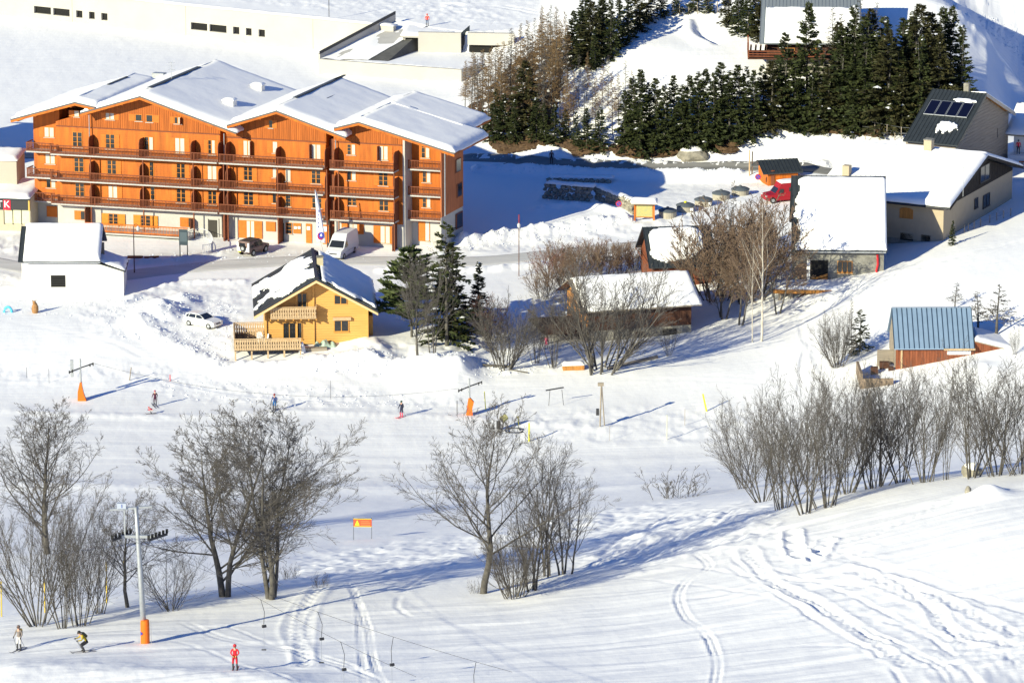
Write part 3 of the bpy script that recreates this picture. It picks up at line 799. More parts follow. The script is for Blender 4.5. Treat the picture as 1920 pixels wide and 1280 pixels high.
    # posts carrying the balcony fronts
    for x in (170, 268, 362, 419, 426, 520, 612, 634, 738):
        u = px(x, 380, BV)[0]
        MB(T).box(u - 0.06, u + 0.06, BV + 0.11, BV + 0.23, -1.2, lev[0] - 0.17).build('post', M_BALC, root)
    # rounded partition screens between the flats
    def screen(u, z, h, depth, v0=0.0, m=M_BALC):
        n = 5; poly = [(u, v0, z), (u, v0 - depth, z)]
        poly += [(u, v0 - depth + 0.5 * (1 - math.cos(t)), z + h - 0.5 + 0.5 * math.sin(t)) for t in [math.pi / 2 * k / n for k in range(n + 1)]]
        poly += [(u, v0, z + h)]
        return MB(T).prism(poly, (0.07, 0, 0)).build('partition_screen', m, root)
    for x in (171, 265, 362):
        for z in lev: screen(px(x, 300, -0.7)[0], z + 0.01, 2.15, 1.35)
    for x in (521,):
        for z in lev: screen(px(x, 300, -0.7)[0], z + 0.01, 1.95, 1.35)
    for x in (413, 427, 613, 630, 742):
        for z in lev: screen(px(x, 300, -0.7)[0], z + 0.01, 2.2, 1.4)
    for x in (423, 525, 164, 739):
        screen(px(x, 430, -0.7)[0], -0.5, lev[2] + 0.25, 1.35)
    # windows and doors: (x0, x1, y0, y1, kind, leaves) photo measurements read on the facade plane
    def window(x0, x1, y0, y1, kind='w', v=0.0, sh=(0, 0), shm=M_SHUT, cur=0.5, shw=None):
        u0, w1 = px(x0, y0, v); u1, w0 = px(x1, (y1 + (x1 - x0) * 0.05), v)
        if w1 - w0 < 0.3 or u1 - u0 < 0.2: return
        fr = MB(T); f = 0.055
        fr.box(u0, u0 + f, v - 0.07, v - 0.035, w0, w1); fr.box(u1 - f, u1, v - 0.07, v - 0.035, w0, w1)
        fr.box(u0 + f, u1 - f, v - 0.07, v - 0.035, w1 - f, w1); fr.box(u0 + f, u1 - f, v - 0.07, v - 0.035, w0, w0 + f)
        two = u1 - u0 > 0.85
        fm = M_SHUTY
        if two: fr.box((u0 + u1) / 2 - 0.05, (u0 + u1) / 2 + 0.05, v - 0.08, v - 0.03, w0 + f, w1 - f)
        w_ = fr.build('window', fm if kind != 'g' else M_RENDER, root)
        spans = [(u0 + f, (u0 + u1) / 2 - 0.05), ((u0 + u1) / 2 + 0.05, u1 - f)] if two else [(u0 + f, u1 - f)]
        for i, (a, b) in enumerate(spans):
            curt = kind == 'c' or (kind == 'm' and i == 1)
            MB(T).box(a, b, v - 0.055, v - 0.046, w0 + f, w1 - f).build('pane', M_CURTAIN if curt else M_GLASS, w_)
            if kind in ('w', 'm') and not curt and w1 - w0 > 1.2:
                for t in (0.36, 0.68): MB(T).box(a, b, v - 0.062, v - 0.056, w0 + (w1 - w0) * t - 0.02, w0 + (w1 - w0) * t + 0.02).build('glazing_bar', fm, w_)
        MB(T).box(u0 - 0.08, u1 + 0.08, v - 0.12, v - 0.031, w0 - 0.07, w0 - 0.003).build('sill', M_CONC, w_)
        sw = shw or (u1 - u0) * (0.5 if two else 0.95)
        for k, side in enumerate((-1, 1)):
            if not sh[k]: continue
            if sh[k] == 2:                                   # half open: stands out from the wall
                x = u0 if side < 0 else u1
                MB(T).box(x - 0.03, x + 0.03, v - 0.08 - sw, v - 0.08, w0, w1).build('shutter', M_BALC, root); continue
            a, b = (u0 - 0.02 - sw, u0 - 0.02) if side < 0 else (u1 + 0.02, u1 + 0.02 + sw)
            s_ = MB(T); s_.box(a, b, v - 0.085, v - 0.045, w0, w1)
            for t in (0.2, 0.5, 0.8): s_.box(a + 0.03, b - 0.03, v - 0.105, v - 0.087, w0 + (w1 - w0) * t - 0.05, w0 + (w1 - w0) * t + 0.05)
            s_.build('shutter', shm, root)
    W_ = window
    v0 = 0.9
    # top row under the gables
    W_(198, 215, 211, 224, 'c', sh=(1, 1)); W_(254, 267, 214, 227, 'm', sh=(1, 0)); W_(274, 287, 215, 229, 'm', sh=(0, 1)); W_(327, 341, 219, 232, 'm', sh=(1, 2))
    W_(139, 149, 207, 219, 'c', sh=(1, 0)); W_(504, 512, 225, 240, 'w', sh=(1, 1))
    # fourth floor
    W_(83, 102, 238, 257, 'c', v=v0, sh=(1, 0)); W_(136, 155, 247, 276, 'w'); W_(198, 216, 251, 279, 'w', sh=(1, 1)); W_(271, 288, 256, 281, 'm', sh=(0, 0))
    W_(328, 347, 258, 288, 'c', sh=(1, 1)); W_(390, 404, 262, 290, 'm', sh=(1, 1)); W_(456, 473, 263, 293, 'c', sh=(1, 2)); W_(511, 521, 265, 287, 'c', sh=(1, 0)); W_(584, 602, 270, 298, 'c', sh=(2, 1))
    W_(651, 667, 270, 290, 'm'); W_(711, 728, 273, 300, 'c', sh=(2, 1)); W_(790, 806, 268, 296, 'm', v=v4, sh=(0, 0))
    # third
    W_(85, 104, 288, 307, 'c', v=v0, sh=(1, 1)); W_(139, 158, 295, 322, 'w'); W_(201, 219, 300, 326, 'w', sh=(1, 1)); W_(280, 289, 303, 330, 'w'); W_(331, 348, 306, 334, 'w', sh=(1, 1)); W_(389, 407, 310, 338, 'c', sh=(1, 1))
    W_(457, 474, 312, 338, 'w', sh=(1, 1)); W_(511, 519, 314, 333, 'c', sh=(1, 0)); W_(535, 546, 316, 340, 'c'); W_(584, 602, 318, 344, 'w', sh=(0, 1)); W_(651, 668, 320, 338, 'm'); W_(710, 728, 321, 348, 'w', sh=(1, 1)); W_(792, 808, 315, 342, 'm', v=v4)
    # second
    W_(87, 105, 334, 352, 'm', v=v0, sh=(1, 1)); W_(141, 159, 342, 368, 'w'); W_(203, 221, 347, 373, 'c', sh=(1, 1)); W_(282, 291, 349, 374, 'w'); W_(331, 349, 353, 380, 'w', sh=(1, 1)); W_(390, 407, 357, 384, 'w', sh=(1, 1))
    W_(457, 476, 359, 384, 'w', sh=(1, 1)); W_(511, 519, 362, 381, 'w', sh=(1, 0)); W_(535, 546, 365, 387, 'w'); W_(585, 604, 362, 390, 'w', sh=(0, 1)); W_(652, 669, 365, 385, 'w'); W_(711, 729, 367, 395, 'w', sh=(1, 1)); W_(792, 808, 362, 389, 'm', v=v4)
    # ground floor
    W_(151, 161, 395, 412, 'm', sh=(1, 1), shw=0.7); W_(204, 222, 400, 422, 'w', sh=(1, 1), shm=M_SHUTY, shw=0.85); W_(264, 283, 403, 426, 'w', sh=(1, 1), shm=M_SHUTY, shw=0.85)
    W_(353, 364, 408, 426, 'w', sh=(1, 2), shw=0.95); W_(462, 478, 413, 446, 'c', sh=(1, 1), shw=0.9); W_(536, 548, 417, 438, 'w', sh=(0, 0)); W_(662, 671, 419, 438, 'c', sh=(0, 1), shw=0.7)
    W_(713, 732, 423, 456, 'c', sh=(1, 1), shw=0.75); W_(797, 806, 413, 452, 'c', v=v4, sh=(1, 0), shw=0.75)
    def panel(x0, x1, y0, y1, name, m, v=0.0, dark=None):
        u0, w1 = px(x0, y0, v); u1, w0 = px(x1, y1, v)
        p = MB(T).box(u0, u1, v - 0.09, v - 0.02, w0, w1).build(name, m, root)
        if dark:
            for (a, b, c, d) in dark:
                e0, f1 = px(a, c, v); e1, f0 = px(b, d, v)
                MB(T).box(e0, e1, v - 0.12, v - 0.095, f0, f1).build('notice_sheet', M_WHITE, p)
    panel(88, 108, 386, 407, 'closed_shutter', M_SHUT, v=v0)
    panel(499, 517, 415, 434, 'closed_shutter', M_SHUT)
    panel(550, 565, 418, 438, 'closed_shutter', M_SHUT, dark=[(552, 557, 424, 429), (559, 564, 424, 429)])
    panel(574, 585, 419, 457, 'door', M_SHUT, dark=[(576, 582, 424, 431)]); panel(605, 617, 421, 458, 'door', M_SHUT, dark=[(607, 614, 424, 434)])
    panel(641, 654, 418, 430, 'wood_panel', M_SHUT)
    panel(391, 408, 412, 447, 'doorway', mat('dark_doorway', (0.05, 0.045, 0.04), 0.9)); 
    panel(388, 391, 410, 448, 'door_jamb', M_CONC); panel(408, 411, 410, 448, 'door_jamb', M_CONC)
    panel(527, 533, 418, 456, 'doorway', mat('dark_doorway'))
    # ground terrace railing on the left
    u0, w0 = px(160, 432, -3.0); u1, w1 = px(352, 446, -3.0)
    s_ = MB(T).box(u0, u1, -3.0, -0.1, w1 - 0.15, w1 + 0.0).build('terrace_slab', M_CONC, root)
    mb = MB(T); mb.box(u0, u1, -3.0, -2.9, w1 + 1.02, w1 + 1.14); mb.box(u0, u1, -2.98, -2.93, w1 + 0.15, w1 + 0.27); mb.build('rail', M_WOOD_O, s_)
    mb = MB(T)
    for k in range(int((u1 - u0) / 0.18)):
        x = u0 + k * 0.18; mb.box(x, x + 0.045, -2.99, -2.95, w1 + 0.05, w1 + 1.03)
    tag(mb.build('balusters', M_WOOD_O, s_), kind='stuff')
    # side wall windows
    for (x0, x1, y0, y1) in ((853, 864, 300, 320), (856, 866, 346, 366), (854, 867, 402, 424)):
        va, wt = S.pixv(x0, y0, uR + 0.14); vb2, wb = S.pixv(x1, y1, uR + 0.14)
        w_ = MB(T).box(uR + 0.145, uR + 0.20, va, vb2, wb, wt).build('window', M_BALC, root)
        MB(T).box(uR + 0.205, uR + 0.215, va + 0.3, vb2 - 0.15, wb + 0.1, wt - 0.1).build('pane', M_GLASS, w_)
    # downpipes
    for x, y0, y1 in ((168, 212, 268), (421, 250, 300), (630, 262, 300), (835, 285, 405)):
        v_ = -0.25 if x != 835 else v4 - 1.3
        u, a = px(x, y0, v_); _, b = px(x, y1, v_)
        MB(T).tube([(u, v_ - 0.15, a), (u, v_ - 0.15, b)], 0.06, 6).build('downpipe', M_STEEL, root)
    # roofs with fascias and snow
    for i in range(4):
        ua, wa = apex[i]; (u0, w0), (u1, w1) = eav[i]; L = Ls[i]; vb_ = RV + L
        if i == 0: u1 = px(178, 204, RV)[0]; 
        d = MB(T)
        slab(d, [(u0, RV, w0), (ua, RV, wa), (ua, vb_, wa), (u0, vb_, w0)], 0.22)
        slab(d, [(ua, RV, wa), (u1, RV, w1), (u1, vb_, w1), (ua, vb_, wa)], 0.22)
        rf = d.build('roof', M_WOOD_OV, root)
        if i == 3:                                           # deeper rear part of the last roof, with a shorter eave
            ub = ua + (u1 - ua) * 0.80; wb2 = wa + (w1 - wa) * 0.80; v9 = RV + 16.5
            q = slab(MB(T), [(ua, vb_ + 0.004, wa), (ub, vb_ + 0.004, wb2), (ub, v9, wb2), (ua, v9, wa)], 0.22)
            slab(q, [(u0, vb_ + 0.004, w0), (ua, vb_ + 0.004, wa), (ua, v9, wa), (u0, v9, w0)], 0.22); q = q.build('rear_roof', M_WOOD_OV, root)
            snow_layer('roof_snow', [(ub, vb_ - 0.9, wb2), (ub, v9, wb2), (ua - 0.05, v9, wa), (ua - 0.05, vb_ - 0.9, wa)], 0.57, q, T, 20, 16, 0.5, seed=77, closed=(1, 1, 0, 0), noise=0.02)
            snow_layer('roof_snow', [(u0, vb_ - 0.3, w0), (u0, v9, w0), (ua + 0.05, v9, wa), (ua + 0.05, vb_ - 0.3, wa)], 0.55, q, T, 20, 12, 0.5, seed=78, closed=(1, 1, 0, 0), noise=0.02)
            MB(T).box(u0 + 2, uR - 4.5, vb_ - 3, v9 - 1.5, -1.5, min(w0, wb2) - 0.4).build('rear_wall', M_WOOD_O, root)
        f = MB(T)
        for (a, wa_, b, wb_) in ((u0, w0, ua, wa), (ua, wa, u1, w1)):
            f.prism([(a, RV - 0.06, wa_ - 0.12), (b, RV - 0.06, wb_ - 0.12), (b, RV - 0.06, wb_ + 0.05), (a, RV - 0.06, wa_ + 0.05)], (0, 0.055, 0))
        f.build('verge_trim', M_FASCIA, rf)
        bb = MB(T)
        for (a, wa_, b, wb_) in ((u0, w0, ua, wa), (ua, wa, u1, w1)):
            bb.prism([(a, RV - 0.03, wa_ - 0.38), (b, RV - 0.03, wb_ - 0.38), (b, RV - 0.03, wb_ - 0.125), (a, RV - 0.03, wa_ - 0.125)], (0, 0.08, 0))
        bb.build('bargeboard', M_WOOD_O, rf)
        for u in np.linspace(u0 + 0.8, u1 - 0.8, 5):
            h = gable_w(i, u); MB(T).box(u - 0.1, u + 0.1, RV + 0.06, 0.3, h - 0.15, h + 0.08).build('purlin', M_WOOD_OV, rf)
        th = 0.55
        nv_ = 22
        snow_layer('roof_snow', [(u0, RV + 0.15, w0), (u0, vb_, w0), (ua + 0.05, vb_, wa), (ua + 0.05, RV + 0.15, wa)], th, rf, T, 26, 18, 0.5, seed=i, closed=(1, int(i != 3), 0, 1), wob=0.08, noise=0.02)
        snow_layer('roof_snow', [(u1, RV + 0.15, w1), (u1, vb_, w1), (ua - 0.05, vb_, wa), (ua - 0.05, RV + 0.15, wa)], th, rf, T, 26, 18, 0.5, seed=i + 7, closed=(1, int(i != 3), 0, 1), wob=0.12, noise=0.03)
    # right wing roof runs further forward at the eave corner
    ue, we = px(852, 288, RV)
    # bare ridge strips, chimneys, roof hatches, aerial
    def on_roof(px_, py_, i):
        # point on the snow of slope i right of its ridge
        (ua, wa) = apex[i]; (u1, w1) = eav[i][1]; k = (w1 - wa) / (u1 - ua)
        w = wa
        for _ in range(12):
            u, v = S.pixw(px_, py_, w); w = wa + k * (u - ua) if u > ua else wa + (ua - u) * k * 1.05
        return u, v, w
    for (x, y, i) in ((431, 205, 1), (484, 176, 1)):
        u, v, w = on_roof(x, y, i)
        c = MB(T).box(u - 0.62, u + 0.62, v - 0.5, v + 0.5, w - 0.2, w + 1.0).build('chimney', M_CHIM, root)
        snow_layer('cap_snow', [(u - 0.7, v - 0.58, w + 1.0), (u + 0.7, v - 0.58, w + 1.0), (u + 0.7, v + 0.58, w + 1.0), (u - 0.7, v + 0.58, w + 1.0)], 0.28, c, T, 6, 5, 0.3, seed=9)
    u, v, w = on_roof(302, 152, 1)
    MB(T).box(u - 0.9, u + 0.5, v - 0.5, v + 0.4, w + 0.3, w + 1.0).build('vent_hood', M_STEEL, root)
    ua, wa = apex[1]
    def strip(u, w, va, vb_, wd=0.22): MB(T).box(u - wd, u + wd, va, vb_, w + 0.50, w + 0.62).build('bare_ridge_cap', M_ROOFD, root)
    strip(ua, wa, 0.5, 13.5); strip(apex[2][0], apex[2][1], 3.0, 16.0); strip(apex[2][0], apex[2][1], 14, 17, 0.15)
    strip(apex[0][0] + 0.2, apex[0][1], 6.0, 11.0, 0.12)
    u, v, w = on_roof(600, 182, 2)
    for k in range(5):
        MB(T).box(u - 1.3 + k * 0.55, u - 0.85 + k * 0.55, v - 1.2, v + 1.0, w + 0.48 - k * 0.12, w + 0.62 - k * 0.12).build('bare_roof_sheet', M_ROOFD, root)
    u, v, w = on_roof(322, 158, 1)
    q = MB(T); q.tube([(u, v, w), (u, v, w + 2.6)], 0.03, 5)
    for z in (1.7, 2.1, 2.5): q.tube([(u - 0.45, v, w + z), (u + 0.45, v, w + z)], 0.02, 4)
    q.build('aerial', M_STEEL, root)
    return S, root
APT, APT_ROOT = apartment()
# ------------------------------------------------------------------ shared building pieces
M_STONE = mat('rubble_stone', (0.25, 0.235, 0.20), 0.95, var=0.35, vscale=1.3, bump=0.06, bscale=3)
M_STONEL = mat('grey_lime_render', (0.205, 0.20, 0.18), 0.95, var=0.4, vscale=1.1, bump=0.02, bscale=4)
M_BEIGE = mat('beige_render', (0.40, 0.33, 0.235), 0.9, var=0.06, vscale=1)
M_PINE = mat('honey_pine_cladding', (0.62, 0.335, 0.095), 0.6, var=0.1, vscale=1.5, stretch=(0.3, 0.3, 3))
M_PINED = mat('golden_pine_trim', (0.55, 0.27, 0.06), 0.6, var=0.12, vscale=3)
M_PALEWOOD = mat('pale_weathered_wood', (0.48, 0.34, 0.20), 0.8, var=0.2, vscale=4)
M_GREYWOOD = mat('grey_weathered_boards', (0.27, 0.23, 0.185), 0.85, var=0.2, vscale=1.6, stretch=(0.3, 0.3, 4))
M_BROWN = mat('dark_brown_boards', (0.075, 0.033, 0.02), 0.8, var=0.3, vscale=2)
M_REDBROWN = mat('red_brown_boards', (0.20, 0.062, 0.028), 0.75, var=0.35, vscale=2, stretch=(2, 2, 0.3))
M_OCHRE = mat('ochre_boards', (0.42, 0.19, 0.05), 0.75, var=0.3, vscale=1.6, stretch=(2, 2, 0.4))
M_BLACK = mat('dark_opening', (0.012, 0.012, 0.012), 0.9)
M_BLUEROOF = mat('pale_blue_roof_sheet', (0.20, 0.285, 0.40), 0.5, 0.1, var=0.08, vscale=0.8)
M_DKWOOD = mat('deep_brown_gable_boards', (0.022, 0.017, 0.014), 0.85, var=0.2, vscale=2)
RND = random.Random(5)

def boards(root, T, u0, u1, v, w0, w1, m, name='board', step=0.2, vertical=False, proud=0.03, stuff=False, top=None, topm=None):
    """cladding boards, each a piece of its own (or one joined part where too many)"""
    mb = MB(T); n = max(1, int(round(((u1 - u0) if vertical else (w1 - w0)) / step)))
    me0 = None
    for k in range(n):
        if vertical:
            a = u0 + (u1 - u0) * k / n; b = u0 + (u1 - u0) * (k + 1) / n - 0.02
            p = RND.uniform(0, 0.012)
            ta, tb = (top(a), top(b)) if top else (w1, w1)
            if min(ta, tb) <= w0 + 0.05: continue
            q = mb if stuff else MB(T)
            q.prism([(a, v - proud - p, w0), (b, v - proud - p, w0), (b, v - proud - p, tb), (a, v - proud - p, ta)], (0, proud * 0.8, 0))
        else:
            a = w0 + (w1 - w0) * k / n; b = w0 + (w1 - w0) * (k + 1) / n - 0.018
            q = mb if stuff else MB(T)
            q.prism([(u0, v - proud, a), (u1, v - proud, a), (u1, v - proud * 0.55, b), (u0, v - proud * 0.55, b)], (0, proud * 0.4, 0))
        if not stuff: q.build(name, m, root)
    if stuff: tag(mb.build(name + 's', m, root), kind='stuff')

def simple_window(root, T, u0, u1, w0, w1, v=0.0, frame=M_PINED, pane=M_GLASS, n=2, sill=True, ax='u', bars=0):
    f = min(0.07, (u1 - u0) * 0.12)
    def bx(mb, a, b, c, d, e, g):
        if ax == 'u': mb.box(a, b, v - d, v - c, e, g)
        else: mb.box(v + c, v + d, a, b, e, g)
        return mb
    fr = MB(T)
    bx(fr, u0, u0 + f, 0.01, 0.07, w0, w1); bx(fr, u1 - f, u1, 0.01, 0.07, w0, w1); bx(fr, u0 + f, u1 - f, 0.01, 0.07, w1 - f, w1); bx(fr, u0 + f, u1 - f, 0.01, 0.07, w0, w0 + f)
    for k in range(1, n):
        x = u0 + (u1 - u0) * k / n; bx(fr, x - f * 0.5, x + f * 0.5, 0.012, 0.065, w0 + f, w1 - f)
    w_ = fr.build('window', frame, root)
    for k in range(n):
        a = u0 + (u1 - u0) * k / n + (f if k == 0 else f * 0.5); b = u0 + (u1 - u0) * (k + 1) / n - (f if k == n - 1 else f * 0.5)
        bx(MB(T), a, b, 0.015, 0.03, w0 + f, w1 - f).build('pane', pane, w_)
    if sill: bx(MB(T), u0 - 0.06, u1 + 0.06, 0.01, 0.12, w0 - 0.07, w0 - 0.004).build('sill', frame, w_)
    return w_

def sheet_roof(root, T, P, m, name='roof', th=0.12, pitch_=0.55, seam=0.05, pieces=False, seamh=0.05, mseam=None):
    """P = [lower a, lower b, upper b, upper a]; standing seams run up the slope"""
    r = slab(MB(T), P, th).build(name, m, root)
    P = [Vector(p) for p in P]
    lu = (P[1] - P[0]).length; n = max(2, int(round(lu / pitch_)))
    nrm = (P[1] - P[0]).cross(P[3] - P[0]).normalized()
    if nrm.z < 0: nrm = -nrm
    mb = MB(T)
    for k in range(n + 1):
        t = k / n; a = P[0].lerp(P[1], t); b = P[3].lerp(P[2], t); d = (P[1] - P[0]).normalized() * seam / 2
        q = mb if not pieces else MB(T)
        q.prism([a - d, a + d, b + d, b - d], nrm * seamh)
        if pieces: q.build('seam', mseam or m, r)
        if pieces and k < n:
            a2 = P[0].lerp(P[1], (k + 1) / n); b2 = P[3].lerp(P[2], (k + 1) / n)
            MB(T).prism([a + d * 1.2, a2 - d * 1.2, b2 - d * 1.2, b + d * 1.2], nrm * 0.015).build('roof_sheet', m, r)
    if not pieces: tag(mb.build('seams', mseam or m, r), kind='stuff')
    return r

# ------------------------------------------------------------------ white shed with thick snow roof
def white_shed():
    o = G(42, 556); S = Site((o.x, o.y, H(o.x, o.y) - 0.0), math.radians(0.5)); T = S.T
    root = thing('white_shed', 'plain white rendered shed with one small dark window under thick square snow', 'shed', S.o, S.a)
    m = mat('white_render', (0.72, 0.70, 0.67), 0.9, var=0.03, vscale=1)
    u1 = S.pix(173, 540)[0]; u2 = S.pix(232, 540)[0]; wE = S.pix(100, 490, -0.3)[1]; wR2 = S.pix(232, 508)[1]
    MB(T).prism([(0, 0, -1), (u1, 0, -1), (u1, 0, wE), (0, 0, wE)], (0, 8, 0)).build('wall', m, root)
    MB(T).prism([(u1 + 0.003, 0.0, -1), (u2, 0.0, -1), (u2, 0.0, wR2), (u1 + 0.003, 0.0, wE - 0.05)], (0, 5.0, 0)).build('lean_to_wall', m, root)
    a, b = S.pix(34, 490, -0.4)[0], S.pix(188, 490, -0.4)[0]
    Rr = 4.6; wT = S.pix(100, 418, Rr)[1] - 0.35
    MB(T).prism([(u1, 0.15, wE), (u1, 8, wE), (u1, Rr, wT - 0.1)], (0.1, 0, 0)).build('gable_wall', M_GREYWOOD, root)
    MB(T).prism([(0.02, 0.15, wE), (0.02, 8, wE), (0.02, Rr, wT - 0.1)], (-0.1, 0, 0)).build('gable_wall', m, root)
    r = sheet_roof(root, T, [(a, -0.4, wE + 0.02), (b, -0.4, wE + 0.02), (b, Rr, wT), (a, Rr, wT)], M_ROOFD)
    sheet_roof(root, T, [(a, 9.6, wE + 0.02), (b, 9.6, wE + 0.02), (b, Rr + 0.003, wT), (a, Rr + 0.003, wT)], M_ROOFD)
    snow_layer('roof_snow', [(a + 0.55, -0.45, wE + 0.02), (b, -0.45, wE + 0.02), (b, Rr, wT), (a + 0.55, Rr, wT)], 0.55, r, T, 26, 18, 0.35, seed=3, wob=0.05, noise=0.03)
    snow_layer('roof_snow', [(b, 9.6, wE + 0.02), (a + 0.4, 9.6, wE + 0.02), (a + 0.4, Rr, wT), (b, Rr, wT)], 0.5, r, T, 12, 10, 0.35, seed=4)
    l = slab(MB(T), [(u1 + 0.1, -0.2, wE - 0.02), (u2 + 0.25, -0.2, wR2 - 0.02), (u2 + 0.25, 5.2, wR2 - 0.02), (u1 + 0.1, 5.2, wE - 0.02)], 0.1).build('lean_to_roof', M_ROOFD, root)
    snow_layer('roof_snow', [(u2 + 0.2, 0.1, wR2), (u2 + 0.2, 5.2, wR2), (u1 + 0.4, 5.2, wE), (u1 + 0.4, 0.1, wE)], 0.3, l, T, 10, 8, 0.3, seed=5)
    c, d = S.pix(95, 516), S.pix(123, 538)
    w_ = MB(T).box(c[0], d[0], -0.03, -0.003, d[1], c[1]).build('window', M_DARKMETAL, root)
    for k in range(5):
        z = d[1] + (c[1] - d[1]) * (k + 0.15) / 5; MB(T).box(c[0] + 0.06, d[0] - 0.06, -0.055, -0.033, z, z + (c[1] - d[1]) / 6).build('slat', M_BLACK, w_)
    g = S.pix(191, 455, 3); MB(T).box(g[0] - 0.25, g[0] + 0.25, 2.7, 3.2, wE - 1, g[1]).build('flue_stack', M_GREYWOOD, root)
    MB(T).tube([(a + 0.6, -0.5, wE - 0.08), (b, -0.5, wE - 0.12)], 0.07, 6).build('gutter', M_STEEL, root)
white_shed()

# ------------------------------------------------------------------ shop at the left edge
def text_mesh(name, body, size, m, parent, loc, rot, extrude=0.02, align='CENTER'):
    cu = bpy.data.curves.new(name, 'FONT'); cu.body = body; cu.size = size; cu.extrude = extrude; cu.align_x = align; cu.align_y = 'CENTER'; cu.resolution_u = 2
    ob = bpy.data.objects.new(name, cu); COL.objects.link(ob)
    dg = bpy.context.evaluated_depsgraph_get(); me = bpy.data.meshes.new_from_object(ob.evaluated_get(dg))
    bpy.data.objects.remove(ob); me.materials.clear(); me.materials.append(m)
    o = bpy.data.objects.new(name, me); COL.objects.link(o); o.parent = parent; o.location = loc; o.rotation_euler = rot
    return o
M_SIGNRED = mat('sign_red', (0.65, 0.02, 0.05), 0.5)
def shop():
    o = G(4, 432); S = Site((o.x, o.y, 2.0), math.radians(-8)); T = S.T
    root = thing('shop_building', 'low shop with snowy roof, dark sign band and cream shutters at left edge', 'shop', S.o, S.a)
    uL = -8; a = S.pix(58, 420); top = S.pix(50, 391)[1]; sb = S.pix(30, 392)[1]; st = S.pix(30, 373)[1]
    uR = a[0]
    m = mat('shop_cream_wall', (0.45, 0.40, 0.30), 0.9, var=0.1)
    MB(T).box(uL, uR, 0, 9, -1, st + 0.1).build('wall', m, root)
    band = MB(T).box(uL, uR - 0.2, -0.35, -0.02, sb, st).build('sign_band', M_DARKMETAL, root)
    MB(T).box(uR - 0.18, uR - 0.02, -0.36, -0.03, sb - 0.05, st + 0.05).build('band_end', mat('yellow_trim', (0.6, 0.4, 0.1), 0.6), root)
    ck = S.pix(13, 381, -0.35); zz = (sb + st) / 2
    hs = (st - sb)
    MB(T).box(ck[0] - 0.42, ck[0] + 0.42, -0.40, -0.352, sb - 0.05, st + 0.05).build('letter_plate', M_SIGNRED, band)
    text_mesh('letter', 'K', hs * 0.95, M_WHITE, band, T(ck[0], -0.42, zz), (math.pi / 2, 0, 0))
    text_mesh('letter', 'T', hs * 0.95, M_WHITE, band, T(ck[0] - 0.85, -0.40, zz), (math.pi / 2, 0, 0))
    x0 = S.pix(8, 400)[0]; x1 = uR - 0.05; sh0, sh1 = S.pix(30, 419)[1], S.pix(30, 393)[1]
    for k in range(3):
        p = x0 + (x1 - x0) * k / 3
        MB(T).box(p + 0.05, p + (x1 - x0) / 3 - 0.05, -0.08, -0.01, sh0, sh1).build('shutter', mat('cream_shutter', (0.62, 0.60, 0.40), 0.7, var=0.12, vscale=4), root)
        MB(T).box(p - 0.05, p + 0.045, -0.1, -0.012, sh0 - 0.1, sh1 + 0.05).build('shutter_post', M_DARKMETAL, root)
    wT = S.pix(20, 336, 8)[1]
    r = slab(MB(T), [(uL, -0.5, st + 0.12), (uR, -0.5, st + 0.12), (uR, 8, wT), (uL, 8, wT)], 0.15).build('roof', M_ROOFD, root)
    snow_layer('roof_snow', [(uL, -0.5, st + 0.12), (uR + 0.05, -0.5, st + 0.12), (uR + 0.05, 8, wT), (uL, 8, wT)], 0.4, r, T, 20, 14, 0.5, seed=8, noise=0.1)
    # dormer box
    d0 = S.pix(9, 338, 4.5); d1 = S.pix(37, 303, 4.5)
    dm = MB(T).box(d0[0] - 5, d1[0] - 0.4, 4.5, 8.5, d0[1] - 0.5, d1[1] + 0.1).build('dormer', mat('dormer_render', (0.42, 0.38, 0.32), 0.9), root)
    snow_layer('roof_snow', [(d0[0] - 5, 4.2, d1[1] + 0.1), (d1[0] - 0.2, 4.2, d1[1] + 0.1), (d1[0] - 0.2, 8.7, d1[1] + 0.5), (d0[0] - 5, 8.7, d1[1] + 0.5)], 0.4, dm, T, 10, 8, 0.4, seed=2)
    # neighbouring tall house further left: throws the shade that falls beside the apartments
    p = W(-260, 330, 3); S2 = Site(p, math.radians(-10)); 
    r2 = thing('neighbour_building', 'large cream rendered house beyond the left edge of the shop', 'building', S2.o, S2.a)
    MB(S2.T).box(0, 11.0, 0, 12, -1, 9).build('wall', M_RENDER, r2)
    rf = slab(MB(S2.T), [(-1, -1, 8.6), (12, -1, 8.6), (12, 6, 11.5), (-1, 6, 11.5)], 0.2)
    slab(rf, [(-1, 13, 8.6), (12, 13, 8.6), (12, 6, 11.5), (-1, 6, 11.5)], 0.2); rf = rf.build('roof', M_ROOFD, r2)
    snow_layer('roof_snow', [(-1, -1, 8.6), (12, -1, 8.6), (12, 6, 11.5), (-1, 6, 11.5)], 0.4, rf, S2.T, 8, 8, 0.5)
    for k in range(4):
        for z in (1.5, 4.5): simple_window(r2, S2.T, 1 + k * 2.6, 2.2 + k * 2.6, z, z + 1.4)
shop()

